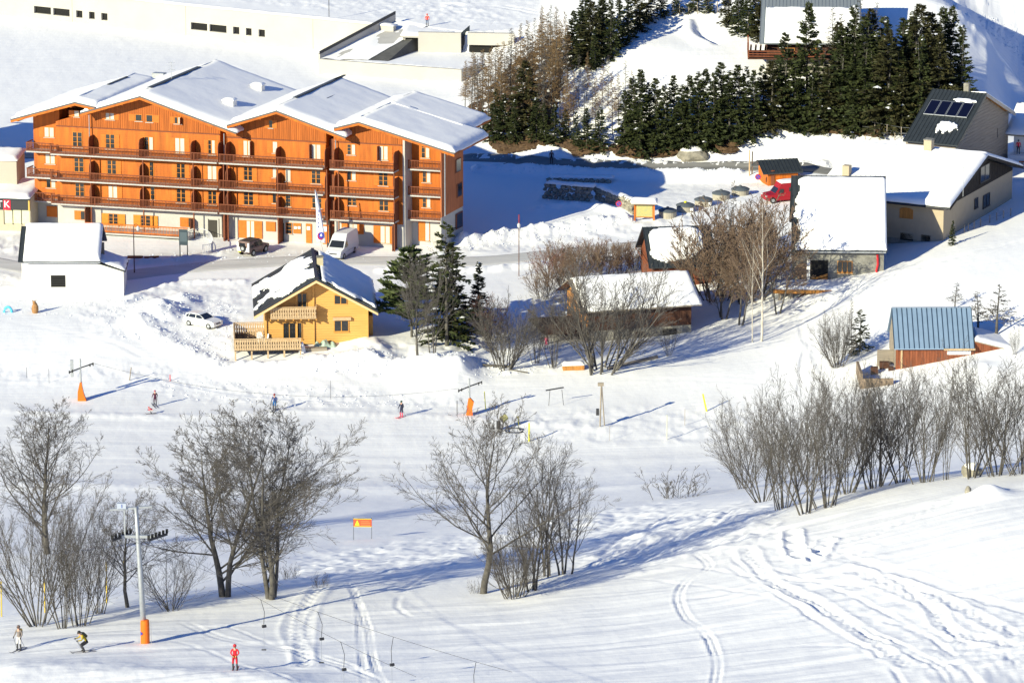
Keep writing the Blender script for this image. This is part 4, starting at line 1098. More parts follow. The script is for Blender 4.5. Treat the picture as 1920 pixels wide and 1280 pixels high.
# ------------------------------------------------------------------ yellow pine chalet
def picket_rail(root, T, u0, u1, v, z, h, m, ax='u', name='railing', each=True, step=0.24):
    """railing of cut-out boards between two rails; boards are pieces of their own"""
    def bx(mb, a, b, c, d, e, g):
        return mb.box(a, b, v + c, v + d, e, g) if ax == 'u' else mb.box(v + c, v + d, a, b, e, g)
    r = MB(T); bx(r, u0, u1, -0.05, 0.07, z + h - 0.08, z + h); bx(r, u0, u1, 0.0, 0.05, z + 0.08, z + 0.16); r = r.build(name, m, root)
    n = max(2, int((u1 - u0) / step)); mb = MB(T)
    for k in range(n):
        a = u0 + (u1 - u0) * k / n; w_ = (u1 - u0) / n
        for (f0, f1, z0, z1) in ((0.06, 0.94, 0.0, 0.2), (0.06, 0.74, 0.2, 0.38), (0.06, 0.94, 0.38, 0.5), (0.06, 0.66, 0.5, 0.72), (0.06, 0.94, 0.72, 0.9)):
            bx(mb, a + w_ * f0, a + w_ * f1, -0.045, -0.006, z + h * z0, z + h * z1)
    tag(mb.build('railing_boards', m, r), kind='stuff')
    return r
def chalet():
    o = G(498, 652); S = Site((o.x, o.y, 1.75), math.radians(4)); T = S.T
    root = thing('pine_chalet', 'honey yellow pine chalet with cut-out balcony, deck and half-melted dark roof', 'chalet', S.o, S.a)
    px = S.pix
    uL = px(497, 640)[0]; uR = px(691, 640)[0]; RV = -1.6; D = 8.6
    ap = px(593, 523, RV); el = px(476, 591, RV); er = px(709, 584, RV)
    ul, ur = el[0], er[0]
    def under(u): return (ap[1] + (el[1] - ap[1]) * (ap[0] - u) / (ap[0] - ul) if u < ap[0] else ap[1] + (er[1] - ap[1]) * (u - ap[0]) / (ur - ap[0])) - 0.25
    MB(T).prism([(uL, 0, 0.15), (uR, 0, 0.15), (uR, 0, under(uR)), (ap[0], 0, under(ap[0])), (uL, 0, under(uL))], (0, D, 0)).build('wall', M_PINE, root)
    MB(T).box(uL + 0.05, uR - 0.05, 0.05, D - 0.05, -1.5, 0.147).build('foundation', M_STONEL, root)
    # horizontal logs, a piece each
    n = 26; top = under(ap[0])
    for k in range(n):
        a = 0.17 + (top - 0.4) * k / n; b = a + (top - 0.4) / n - 0.02
        xs = [uL, uR]
        if b > under(uL): xs[0] = ap[0] - (ap[0] - uL) * max(0, (under(ap[0]) - b)) / (under(ap[0]) - under(uL))
        if b > under(uR): xs[1] = ap[0] + (uR - ap[0]) * max(0, (under(ap[0]) - b)) / (under(ap[0]) - under(uR))
        if xs[1] - xs[0] > 0.5: MB(T).prism([(xs[0], -0.045, a), (xs[1], -0.045, a), (xs[1], -0.03, b), (xs[0], -0.03, b)], (0, 0.026, 0)).build('log', M_PINE, root)
    for u in (uL + 0.1, uR - 0.1, px(556, 600)[0], px(588, 600)[0]):
        MB(T).box(u - 0.09, u + 0.09, -0.2, -0.05, 0.1, under(u) - 0.05).build('corner_log_ends', M_PINE, root)
    # side porch on the right
    uP = px(700, 600)[0]
    MB(T).box(uR + 0.02, uP, 1.0, D - 1, -0.5, under(uR) - 1.4).build('side_store', mat('side_boards_pine', (0.45, 0.26, 0.08), 0.7), root)
    # roof
    vB = RV + 13.5
    rL = sheet_roof(root, T, [(ul, RV, el[1]), (ul, vB, el[1]), (ap[0], vB, ap[1]), (ap[0], RV, ap[1])], M_ROOFD, th=0.14, pitch_=0.9)
    rR = sheet_roof(root, T, [(ur, RV, er[1]), (ur, vB, er[1]), (ap[0] + .003, vB, ap[1]), (ap[0] + .003, RV, ap[1])], M_ROOFD, th=0.14, pitch_=0.9)
    for (a, wa, b, wb) in ((ul, el[1], ap[0], ap[1]), (ap[0], ap[1], ur, er[1])):
        MB(T).prism([(a, RV - 0.07, wa - 0.42), (b, RV - 0.07, wb - 0.42), (b, RV - 0.07, wb - 0.16), (a, RV - 0.07, wa - 0.16)], (0, 0.07, 0)).build('bargeboard', mat('pale_bargeboard', (0.62, 0.45, 0.24), 0.7), root)
        MB(T).prism([(a, RV, wa - 0.30), (b, RV, wb - 0.30), (b, RV, wb - 0.15), (a, RV, wa - 0.15)], (0, 1.55, 0)).build('soffit', M_PINED, root)
    MB(T).box(ap[0] - 0.16, ap[0] + 0.16, RV + 0.1, vB, ap[1] + 0.01, ap[1] + 0.12).build('ridge_cap', M_DARKMETAL, root)
    def mL(s, t):                                            # s along the ridge, t up the slope
        n = fbm(s * 7, t * 5, 3, 4)
        return 0.42 - np.abs(t - 0.45) * 0.9 - np.maximum(0, s - 0.8) * 2.5 - np.maximum(0, 0.12 - s) * 6 + 0.62 * n
    snow_layer('roof_snow', [(ul, RV, el[1]), (ul, vB, el[1]), (ap[0], vB, ap[1]), (ap[0], RV, ap[1])], 0.16, rL, T, 54, 40, 0.2, mask=mL, seed=3, lift=0.05, wob=0, noise=0.02)
    snow_layer('roof_snow', [(ur - 0.1, RV + 0.3, er[1] + 0.1), (ur - 0.1, vB, er[1] + 0.1), (ap[0] + 0.6, vB, ap[1] - 0.25), (ap[0] + 0.6, RV + 0.3, ap[1] - 0.25)], 0.3, rR, T, 40, 24, 0.35, seed=6, lift=0.03, wob=0.3, noise=0.12, mask=lambda s, t: 1.0 + 1.2 * fbm(s * 9, t * 6, 2, 8) - np.maximum(0, 0.08 - s) * 9)
    c = px(596, 500, 5.0); c2 = px(596, 482, 5.0)
    ch = MB(T).box(c[0] - 0.1, c[0] + 0.55, 4.7, 5.4, ap[1] - 1, c2[1]).build('chimney', mat('chimney_cream', (0.50, 0.43, 0.28), 0.9), root)
    MB(T).box(c[0] - 0.16, c[0] + 0.61, 4.64, 5.46, c2[1] + 0.002, c2[1] + 0.1).build('chimney_cap', M_STONEL, ch)
    # openings
    def win(x0, x1, y0, y1, n=2, **k):
        a = px(x0, y0); b = px(x1, y1); return simple_window(root, T, a[0], b[0], b[1], a[1], v=-0.045, n=n, **k)
    win(557, 576, 549, 578, 2); win(626, 654, 600, 621, 2); win(530, 567, 604, 635, 3)
    a = px(626, 551); b = px(651, 570)
    mb = MB(T); mid = (a[0] + b[0]) / 2; hh = a[1] - b[1]
    w_ = mb.prism([(a[0], -0.10, b[1]), (b[0], -0.10, b[1]), (b[0], -0.10, a[1] - hh * 0.45), (a[0], -0.10, a[1])], (0, 0.05, 0)).build('window', M_PINED, root)
    for (p, q, t0, t1) in ((a[0] + .08, mid - .05, .04, .16), (mid + .05, b[0] - .08, .24, .38)):
        MB(T).prism([(p, -0.12, b[1] + 0.08), (q, -0.12, b[1] + 0.08), (q, -0.12, a[1] - hh * t1 - 0.05), (p, -0.12, a[1] - hh * t0 - 0.08)], (0, 0.017, 0)).build('pane', M_GLASS, w_)
    a = px(624, 594); b = px(658, 599); MB(T).box(a[0], b[0], -0.35, -0.06, b[1], a[1]).build('awning_box', M_PALEWOOD, root)
    # upper balcony
    a = px(507, 597, -1.1); b = px(593, 597, -1.1); t_ = px(507, 576, -1.1)
    hz = t_[1] - a[1]
    MB(T).box(a[0], b[0] + 0.02, -1.1, -0.05, a[1] - 0.12, a[1]).build('balcony_floor', M_PALEWOOD, root)
    picket_rail(root, T, a[0], b[0], -1.12, a[1], hz, M_PALEWOOD)
    picket_rail(root, T, -1.1, -0.05, b[0], a[1], hz, M_PALEWOOD, ax='v')
    for k in range(7):
        u = a[0] + (b[0] - a[0]) * k / 6; MB(T).box(u - 0.06, u + 0.06, -1.2, -0.05, a[1] - 0.28, a[1] - 0.125).build('joist', M_PINED, root)
    # deck
    a = px(440, 657, -3.2); b = px(565, 656, -3.2); t_ = px(440, 635, -3.2); zf = a[1] + 0.02; hz = t_[1] - a[1]
    c = px(432, 618, 4.0)
    dk = MB(T).box(a[0], b[0], -3.1, 0.0, zf - 0.15, zf).box(a[0], uL - 0.01, 0.0, 3.8, zf - 0.15, zf).build('deck', mat('dark_wet_deck', (0.05, 0.045, 0.04), 0.7), root)
    picket_rail(root, T, a[0], b[0], -3.15, zf - 0.05, hz, M_PALEWOOD)
    picket_rail(root, T, -3.1, 3.8, a[0], zf - 0.05, hz, M_PALEWOOD, ax='v')
    picket_rail(root, T, a[0], uL - 0.05, 3.8, zf - 0.05, hz, M_PALEWOOD)
    picket_rail(root, T, a[0] + 1.4, uL - 0.05, 2.2, zf - 0.05, hz * 0.8, M_PALEWOOD)
    for u in np.linspace(a[0] + 0.08, b[0] - 0.08, 5): MB(T).box(u - 0.08, u + 0.08, -3.1, -2.94, -3, zf - 0.153).build('deck_post', M_PALEWOOD, root)
    for v in (-1.0, 1.5, 3.6): MB(T).box(a[0], a[0] + 0.16, v, v + 0.16, -3, zf - 0.153).build('deck_post', M_PALEWOOD, root)
    MB(T).box(a[0] + 0.1, b[0], -0.3, -0.15, -2, zf - 0.5).build('deck_skirt', M_GREYWOOD, root)
    return S, root, zf
CH, CH_ROOT, CH_Z = chalet()

# ------------------------------------------------------------------ brown barn with stone base
def brown_barn():
    o = G(1103, 640); S = Site((o.x, o.y, 1.6), math.radians(15)); T = S.T
    root = thing('brown_barn', 'dark brown timber barn on a stone base behind bare bushes, snow on its long roof', 'barn', S.o, S.a)
    px = S.pix; uR = px(1296, 620)[0]; uL = px(1104, 600)[0]
    wb = px(1225, 613)[1]; wE = px(1200, 570)[1]; D = 8.4; vr = D / 2; wR = px(1180, 512, vr)[1] - 0.25
    MB(T).box(uL, uR, 0.03, D, -2, wb).build('stone_base', M_STONE, root)
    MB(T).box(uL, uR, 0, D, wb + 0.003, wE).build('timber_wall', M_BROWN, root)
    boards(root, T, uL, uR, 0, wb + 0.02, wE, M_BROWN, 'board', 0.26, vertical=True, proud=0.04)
    for u in (uL, uR):
        MB(T).prism([(u, 0.02, wE - 0.1), (u, D - 0.02, wE - 0.1), (u, vr, wR - 0.12)], (0.1 if u == uL else -0.1, 0, 0)).build('gable', M_OCHRE, root)
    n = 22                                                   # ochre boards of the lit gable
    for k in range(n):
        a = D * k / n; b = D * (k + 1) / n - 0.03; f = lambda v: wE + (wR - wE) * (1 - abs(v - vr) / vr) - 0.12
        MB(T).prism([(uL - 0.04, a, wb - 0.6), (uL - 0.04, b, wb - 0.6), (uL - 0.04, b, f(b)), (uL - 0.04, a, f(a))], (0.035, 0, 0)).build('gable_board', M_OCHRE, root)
    a, b = uL - 1.1, uR + 0.9
    r = slab(MB(T), [(a, -0.9, wE - 0.25), (b, -0.9, wE - 0.25), (b, vr, wR), (a, vr, wR)], 0.14)
    slab(r, [(a, D + 0.9, wE - 0.25), (b, D + 0.9, wE - 0.25), (b, vr, wR), (a, vr, wR)], 0.14); r = r.build('roof', M_GREYWOOD, root)
    snow_layer('roof_snow', [(a + 0.45, -0.9, wE - 0.25), (b, -0.9, wE - 0.25), (b, vr, wR), (a + 0.45, vr, wR)], 0.36, r, T, 34, 14, 0.4, seed=21, noise=0.06, wob=0.1)
    snow_layer('roof_snow', [(b, D + 0.9, wE - 0.25), (a + 0.3, D + 0.9, wE - 0.25), (a + 0.3, vr, wR), (b, vr, wR)], 0.36, r, T, 14, 8, 0.4, seed=22)
    c, d = px(1243, 617), px(1268, 642)
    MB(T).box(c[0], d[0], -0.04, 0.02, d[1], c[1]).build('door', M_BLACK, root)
    c, d = px(1192, 622), px(1210, 636); simple_window(root, T, c[0], d[0], d[1], c[1], v=0.02, frame=M_BROWN)
    # gallery along the gable
    z0 = px(1062, 610, 3)[1]; z1 = px(1062, 580, 3)[1]; u0 = px(1006, 600, 3.0)[0]
    g = MB(T).box(u0, uL - 0.06, -0.5, 6.5, z0, z0 + 0.15).build('gallery_floor', M_BROWN, root)
    q = MB(T); q.box(u0, uL - 0.06, -0.5, -0.4, z0 + 1.0, z0 + 1.1); q.box(u0, u0 + 0.1, -0.4, 6.5, z0 + 1.0, z0 + 1.1); q.build('rail', M_BROWN, g)
    for k in range(int((uL - u0) / 0.35)): MB(T).box(u0 + k * 0.35, u0 + k * 0.35 + 0.18, -0.47, -0.43, z0 + 0.15, z0 + 1.0).build('picket', M_BROWN, g)
    for u in (u0 + 0.1, uL - 0.6): MB(T).box(u, u + 0.18, -0.4, -0.2, -2, z0 - 0.003).build('gallery_post', M_BROWN, g)
brown_barn()

# ------------------------------------------------------------------ small house with dark roof
def dark_roof_house():
    o = G(1222, 545); S = Site((o.x, o.y, H(o.x, o.y)), math.radians(7)); T = S.T
    root = thing('dark_roof_cottage', 'small cottage with dark metal roof and one rounded snow patch, bushes in front', 'cottage', S.o, S.a)
    px = S.pix; a0 = px(1217, 502, -0.6); b0 = px(1345, 497, -0.6); vr = 4.4
    t0 = px(1197, 425, vr); wE, wR = a0[1], t0[1] - 0.05
    uL, uR = a0[0] + 0.3, b0[0] - 0.3
    MB(T).box(uL + 0.2, uR - 0.2, 0, 2 * vr, -2, wE).build('wall', M_REDBROWN, root)
    for u in (uL + 0.25, uR - 0.25): MB(T).prism([(u, 0.05, wE - 0.05), (u, 2 * vr - .05, wE - 0.05), (u, vr, wR - 0.2)], (0.08, 0, 0)).build('gable', M_REDBROWN, root)
    P = [(uL - 0.3, -0.6, wE), (uR + 0.3, -0.6, wE), (uR + 0.3, vr, wR), (uL - 0.3, vr, wR)]
    r = sheet_roof(root, T, P, M_ROOFD, pitch_=0.5)
    sheet_roof(root, T, [(uR + 0.3, 2 * vr + .6, wE), (uL - 0.3, 2 * vr + .6, wE), (uL - 0.3, vr + .003, wR), (uR + 0.3, vr + .003, wR)], M_ROOFD, pitch_=0.5)
    def mk(s, t):
        return 0.30 - np.maximum(0, ((s - 0.46) / 0.42) ** 4 + ((t - 0.52) / 0.44) ** 4 - 0.3) * 0.5 - np.maximum(0, s - 0.35) * np.maximum(0, 0.4 - t) * 5 + 0.12 * fbm(s * 9, t * 7, 2, 3)
    snow_layer('roof_snow', P, 0.32, r, T, 44, 30, 0.3, mask=mk, seed=5, lift=0.05, wob=0, noise=0.02)
    for v in np.linspace(-0.55, vr, 6):
        pass
    MB(T).box(uL - 0.34, uL - 0.303, -0.6, 2 * vr + 0.6, wE - 0.14, wE - 0.02).build('verge', M_REDBROWN, root)
    # slatted fence beside it
dark_roof_house()

# ------------------------------------------------------------------ stone house with steep snow roof
def stone_house():
    o = G(1488, 537); S = Site((o.x, o.y, H(o.x, o.y) - 0.1), math.radians(-2)); T = S.T
    root = thing('stone_house', 'grey rendered stone house with steep snow-laden dark roof and raised terrace', 'house', S.o, S.a)
    px = S.pix; wE = px(1570, 470, -0.7)[1]; uL = px(1488, 500)[0]; uR = px(1657, 500)[0]
    vr = 6.2; wR = px(1570, 328, vr)[1] - 0.1
    MB(T).box(uL, uR, 0, 2 * vr, -2, wE).build('wall', M_STONEL, root)
    for u in (uL + 0.001, uR - 0.101): MB(T).prism([(u, 0.05, wE - 0.02), (u, 2 * vr - 0.05, wE - 0.02), (u, vr, wR - 0.25)], (0.1, 0, 0)).build('gable', M_GREYWOOD, root)
    a, b = px(1485, 467, -0.7)[0], px(1663, 470, -0.7)[0]
    P = [(a, -0.7, wE), (b, -0.7, wE), (b, vr, wR), (a, vr, wR)]
    r = sheet_roof(root, T, P, M_ROOFD, pitch_=0.55, th=0.2)
    sheet_roof(root, T, [(b, 2 * vr + .7, wE), (a, 2 * vr + .7, wE), (a, vr + .003, wR), (b, vr + .003, wR)], M_ROOFD, pitch_=0.55)
    def mk(s, t):
        e = 0.05 + 0.055 * fbm(t * 9, t * 0 + 2.0, 3, 6) + 0.03 * vnoise(t * 30, t * 0, 8)
        left = (s - e * 1.4) * 6; top = (0.955 - 0.25 * np.clip(0.18 - s, 0, 1) * 4 * 0.2 - t) * 10
        return np.minimum(np.minimum(left, top), 0.5)
    snow_layer('roof_snow', P, 0.5, r, T, 56, 46, 0.45, mask=mk, seed=15, lift=0.05, wob=0.06, noise=0.05)
    MB(T).box(a + 1.2, b - 0.1, -0.86, -0.74, wE - 0.2, wE - 0.08).build('gutter', M_STEEL, root)
    def rect(x0, x1, y0, y1): p = px(x0, y0); q = px(x1, y1); return p[0], q[0], q[1], p[1]
    x0, x1, z0, z1 = rect(1519, 1552, 488, 531)
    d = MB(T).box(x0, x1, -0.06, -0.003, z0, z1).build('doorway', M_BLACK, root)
    MB(T).box(x0 - 0.35, x0, -0.10, -0.002, z0, z1 + 0.15).build('jamb', M_WHITE, d)
    for k, (p, q) in enumerate(((0.02, 0.18), (0.22, 0.34))):
        MB(T).prism([(x0 + 0.05, -0.3, z0 + (z1 - z0) * p * 0.6), (x1 - 0.03, -0.3, z0 + (z1 - z0) * (p + 0.12)), (x1 - 0.03, -0.3, z0 + (z1 - z0) * (q + 0.12)), (x0 + 0.05, -0.3, z0 + (z1 - z0) * q * 0.6)], (0, 0.1, 0)).build('leaning_plank', M_OCHRE, d)
    x0, x1, z0, z1 = rect(1570, 1598, 489, 511)
    simple_window(root, T, x0, x1, z0, z1, frame=M_OCHRE, n=3)
    MB(T).box(x0 - 0.1, x1 + 0.1, -0.05, -0.004, z0 - 0.2, z0 - 0.09).build('lintel', M_PALEWOOD, root)
    # rough plaster patch left of the door
    bm = MB(T); c = px(1508, 512)
    pts = [(c[0] + 0.95 * math.cos(t) * (1 + 0.2 * math.sin(3 * t)), -0.03, c[1] + 1.35 * math.sin(t) * (1 + 0.15 * math.cos(2 * t))) for t in [2 * math.pi * k / 16 for k in range(16)]]
    bm.prism(pts, (0, 0.028, 0)).build('brown_plaster_patch', mat('brown_plaster', (0.30, 0.20, 0.13), 0.95, var=0.15), root)
    # terrace
    x0 = px(1450, 540, -3.0)[0]; e = px(1640, 552, -3.0); zt = px(1550, 545, -3.0)[1]
    t_ = MB(T).box(x0, e[0], -3.0, -0.01, zt - 0.35, zt + 0.02).build('terrace', M_STONEL, root)
    snow_layer('terrace_snow', [(x0, -3.0, zt), (e[0], -3.0, zt), (e[0], -0.05, zt + 0.3), (x0, -0.05, zt + 0.3)], 0.35, t_, T, 30, 8, 0.3, seed=31)
    MB(T).box(x0 - 0.1, e[0] + 0.1, -3.12, -3.005, zt - 0.32, zt + 0.08).build('orange_beam', M_OCHRE, t_)
    for x in (1462, 1484, 1512, 1545, 1572, 1598):
        u = px(x, 555, -2.8)[0]; MB(T).box(u - 0.15, u + 0.15, -2.9, -2.6, -3, zt - 0.353).build('pillar', M_GREYWOOD, t_)
    for (x, y, x2, y2) in ((1483, 566, 1512, 548), (1540, 545, 1560, 556)):
        p, q = px(x, y, -3.05), px(x2, y2, -3.05); MB(T).tube([(p[0], -3.05, p[1]), (q[0], -3.05, q[1])], 0.09, 5).build('loose_pole', M_BROWN, t_)
    MB(T).box(x0 + 1, e[0] - 2.6, -1.2, -1.0, -3, zt - 0.353).build('under_wall', M_STONE, t_)
    # red hose hanging by the corner
    pts = [px(x, y, -0.15) for x, y in ((1645, 477), (1646, 495), (1643, 508), (1647, 520), (1645, 536))]
    tag(MB().tube([(S.o + S.U * p[0] + S.V * -0.15 + Vector((0, 0, p[1])))[:] for p in pts], 0.12, 6).build('rolled_red_net', mat('red_cloth', (0.55, 0.02, 0.03), 0.7), None), 'red rolled safety net standing against corner of grey stone house', 'net')
    return S
SH = stone_house()

# ------------------------------------------------------------------ beige house
def beige_house():
    o = G(1768, 452); S = Site((o.x, o.y, H(o.x, o.y) + 0.2), math.radians(-26)); T = S.T
    root = thing('beige_house', 'wide beige house with dark timber gable and a huge sheet of roof snow', 'house', S.o, S.a)
    px = S.pix; D = 17.0; vr = D / 2
    wT = px(1768, 391)[1]; uL = px(1585, 330)[0] - 2.5
    wE = px(1774, 389, -0.8)[1]; apex = S.pixv(1851, 292, 0.9); wR = apex[1]; vr = apex[0] 
    D = 2 * vr
    MB(T).box(uL, 0, 0, D, -0.4, wT + 0.0).build('wall', M_BEIGE, root)
    MB(T).box(uL, 0.003, 0.03, D, -4, -0.403).build('stone_base', M_STONE, root)
    f = lambda v: wE + (wR - wE) * (1 - abs(v - vr) / (vr + 0.8)) - 0.3
    n = 26
    MB(T).prism([(-0.06, 0.05, wT + 0.003), (-0.06, D - 0.05, wT + 0.003), (-0.06, vr, f(vr))], (-0.1, 0, 0)).build('gable', M_DKWOOD, root)
    for k in range(n):
        a = D * k / n; b = D * (k + 1) / n - 0.04
        if min(f(a), f(b)) > wT + 0.1: MB(T).prism([(0.02, a, wT + 0.01), (0.02, b, wT + 0.01), (0.02, b, f(b)), (0.02, a, f(a))], (-0.05, 0, 0)).build('gable_board', M_DKWOOD, root)
    a, b = uL - 0.9, 1.0
    P = [(a, -0.8, wE), (b, -0.8, wE), (b, vr, wR), (a, vr, wR)]
    P2 = [(b, D + 0.8, wE), (a, D + 0.8, wE), (a, vr, wR), (b, vr, wR)]
    r = slab(MB(T), P, 0.22); slab(r, P2, 0.22); r = r.build('roof', M_ROOFD, root)
    snow_layer('roof_snow', P, 0.45, r, T, 40, 30, 0.5, seed=41, noise=0.04, wob=0.06)
    snow_layer('roof_snow', P2, 0.45, r, T, 30, 24, 0.5, seed=42, noise=0.04, wob=0.06)
    MB(T).prism([(a - 0.04, -0.8, wE - 0.22), (a - 0.04, vr, wR - 0.22), (a - 0.04, vr, wR + 0.05), (a - 0.04, -0.8, wE + 0.05)], (0.035, 0, 0)).build('verge_board', M_OCHRE, root)
    for (v0, w0, v1, w1) in ((-0.8, wE, vr, wR), (vr, wR, D + 0.8, wE)):
        MB(T).prism([(b + 0.003, v0, w0 - 0.3), (b + 0.003, v1, w1 - 0.3), (b + 0.003, v1, w1 + 0.02), (b + 0.003, v0, w0 + 0.02)], (0.05, 0, 0)).build('verge_board', M_DKWOOD, root)
    MB(T).tube([(a + 0.5, -0.9, wE - 0.15), (b - 0.2, -0.9, wE - 0.15)], 0.08, 6).build('gutter', M_DARKMETAL, root)
    # arched shutter
    p, q = px(1687, 388), px(1712, 411); cx_ = (p[0] + q[0]) / 2; hw = (q[0] - p[0]) / 2
    pts = [(q[0], -0.05, q[1]), (q[0], -0.05, p[1] - 0.25)] + [(cx_ + hw * math.cos(t), -0.05, p[1] - 0.25 + 0.25 * math.sin(t)) for t in [math.pi * k / 8 for k in range(1, 8)]] + [(p[0], -0.05, p[1] - 0.25), (p[0], -0.05, q[1])]
    sh = MB(T).prism(pts, (0, 0.045, 0)).build('arched_shutter', M_OCHRE, root)
    for k in range(6): MB(T).box(p[0] + 2 * hw * k / 6 + 0.02, p[0] + 2 * hw * (k + 1) / 6 - 0.02, -0.075, -0.052, q[1] + 0.05, p[1] - 0.2).build('slat', M_OCHRE, sh)
    for (x0, x1, y0, y1) in ((1688, 1712, 436, 452), (1727, 1744, 440, 453)):
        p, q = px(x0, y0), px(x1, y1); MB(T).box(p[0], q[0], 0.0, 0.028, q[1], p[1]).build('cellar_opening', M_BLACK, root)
    for (x0, x1, y0, y1) in ((1827, 1833, 373, 388), (1843, 1855, 367, 384), (1838, 1855, 314, 334)):
        p, q = S.pixv(x0, y0, 0.02), S.pixv(x1, y1, 0.02)
        simple_window(root, T, p[0], q[0], q[1] , p[1], v=0.03, ax='v', frame=M_DARKMETAL)
    for (x, y) in ((1742, 276),):
        w_ = wR; 
        p = px(x, y, vr - 0.6); c = MB(T).box(p[0] - 0.45, p[0] + 0.45, vr - 1.1, vr - 0.2, wR - 0.8, p[1] + 0.85).build('chimney', M_BEIGE, root)
        MB(T).box(p[0] - 0.5, p[0] + 0.5, vr - 1.15, vr - 0.15, p[1] + 0.853, p[1] + 0.97).build('chimney_cap', M_STONEL, c)
    p = px(1588, 318, 3.0); c = MB(T).box(p[0] - 0.4, p[0] + 0.4, 2.6, 3.4, wT - 0.5, p[1] + 0.5).build('chimney', M_BEIGE, root)
    p = px(1806, 352, 2.0)
    q = MB(T).tube([(p[0], 2.0, p[1] - 1), (p[0], 2.0, p[1] + 2.4)], 0.025, 5); q.tube([(p[0] - 0.35, 2.0, p[1] + 2.2), (p[0] + 0.4, 2.0, p[1] + 2.3)], 0.02, 4); q.tube([(p[0] - 0.2, 2.0, p[1] + 1.9), (p[0] + 0.3, 2.0, p[1] + 1.95)], 0.02, 4); q.build('aerial', M_STEEL, root)
beige_house()

# ------------------------------------------------------------------ house with solar panels
def solar_house():
    o = W(1794, 273, 12.6); S = Site(Vector((o.x, o.y, 0)), math.radians(-24), math.radians(64)); T = S.T
    gz = H(o.x, o.y)
    S.o.z = gz; wE = 12.6 - gz
    root = thing('solar_panel_house', 'grey boarded house with steep dark roof carrying four solar panels', 'house', S.o, S.a)
    px = S.pix; uL = px(1693, 262)[0]; uR = 0.0
    vr = 9.6; wR = S.pixv(1849, 175, 0)[1]; vr = S.pixv(1849, 175, 0)[0]
    k2 = 0.42; vb = vr + 10
    P = [(uL, 0, wE), (0, 0, wE), (0, vr, wR), (uL, vr, wR)]
    r = sheet_roof(root, T, P, M_ROOFD, pitch_=0.48)
    P2 = [(0, vb, wR - k2 * 10), (uL, vb, wR - k2 * 10), (uL, vr, wR), (0, vr, wR)]
    r2 = sheet_roof(root, T, P2, M_ROOFD, pitch_=0.5)
    snow_layer('roof_snow', P2, 0.35, r2, T, 28, 12, 0.4, seed=51, mask=lambda s, t: 0.30 - s + 0 * t)
    MB(T).prism([(-0.5, 0.9, wE - 0.05), (-0.5, vr, wR - 0.2), (-0.5, vb - 0.9, wR - k2 * 9.1 - 0.25), (-0.5, vb - 0.9, -16), (-0.5, 0.9, -6)], (-6, 0, 0)).build('wall', M_GREYWOOD, root)
    wt = lambda v: (wE + (wR - wE) * v / vr if v < vr else wR - k2 * (v - vr)) - 0.28
    n = 30                                                   # horizontal grey boards, each clipped by the roof line
    for k in range(n):
        z0 = -1.0 + (wR + 0.8) * k / n; z1 = z0 + (wR + 0.8) / n - 0.03
        vs = [v for v in np.linspace(0.95, vb - 0.95, 120) if wt(v) > z1]
        if len(vs) > 3: MB(T).box(-0.5, -0.46, vs[0], vs[-1], z0, z1).build('board', M_GREYWOOD, root)
    for (v0, w0, v1, w1) in ((0, wE, vr, wR), (vr, wR, vb, wR - k2 * 10)):
        MB(T).prism([(0.003, v0, w0 - 0.36), (0.003, v1, w1 - 0.36), (0.003, v1, w1 + 0.0), (0.003, v0, w0 + 0.0)], (0.06, 0, 0)).build('verge_board', mat('pale_grey_verge', (0.42, 0.38, 0.33), 0.8) if v0 else M_ROOFD, root)
    MB(T).prism([(-0.45, vr + 0.3, wR - 0.4), (-0.45, vb - 2.5, wR - k2 * 7.5 - 0.4), (-0.02, vb - 2.5, wR - k2 * 7.5 - 0.4), (-0.02, vr + 0.3, wR - 0.4)], (0, 0, 0.1)).build('soffit', M_OCHRE, root)
    # four panels
    def rp(t, s, lift): # s across 0..1, t up the slope 0..1
        return Vector(P[0]).lerp(Vector(P[1]), s).lerp(Vector(P[3]).lerp(Vector(P[2]), s), t) + Vector((0, 0, lift))
    mp_ = mat('solar_cell_glass', (0.004, 0.005, 0.018), 0.3, spec=0.3)
    for k in range(4):
        s0, s1 = 0.10 + k * 0.205, 0.10 + (k + 1) * 0.205 - 0.012; t0, t1 = 0.50, 0.77
        fr = MB(T).prism([rp(t0, s0, .10), rp(t0, s1, .10), rp(t1, s1, .10), rp(t1, s0, .10)], (0, 0, 0.06)).build('solar_panel', M_STEEL, root)
        e = 0.008
        MB(T).prism([rp(t0 + e, s0 + e, .163), rp(t0 + e, s1 - e, .163), rp(t1 - e, s1 - e, .163), rp(t1 - e, s0 + e, .163)], (0, 0, 0.006)).build('cell_glass', mp_, fr)
    def mk(s, t):
        a = 0.5 - ((s - 0.62) / 0.30) ** 2 * 1.0 - ((t - 0.30) / 0.15) ** 2 * 0.9 + 0.5 * np.sin(s * 52) * np.maximum(0, 0.34 - t) * 3.2 + 0.3 * fbm(s * 16, t * 12, 2, 5)
        b = 0.4 - ((s - 0.66) / 0.32) ** 2 * 0.7 - ((t - 0.82) / 0.045) ** 2 * 0.5 + 0.3 * fbm(s * 12, t * 9, 2, 7)
        return np.maximum(a, b)
    snow_layer('roof_snow', P, 0.12, r, T, 70, 60, 0.2, mask=mk, seed=52, lift=0.06, wob=0, noise=0.02)
    p = S.pixv(1870, 250, -0.45); MB(T).box(-0.45, -0.36, p[0] - 0.05, p[0] + 0.05, p[1] - 0.5, p[1] + 0.6).box(-0.45, -0.36, p[0] + 0.05, p[0] + 0.6, p[1] - 0.5, p[1] - 0.4).build('wall_bracket', M_GREYWOOD, root)
    q = S.pix(1810, 170, vr); MB(T).box(q[0] - 0.3, q[0] + 0.3, vr + 0.2, vr + 0.8, wR - 1, wR + 0.9).build('chimney', M_STONE, root)
solar_house()

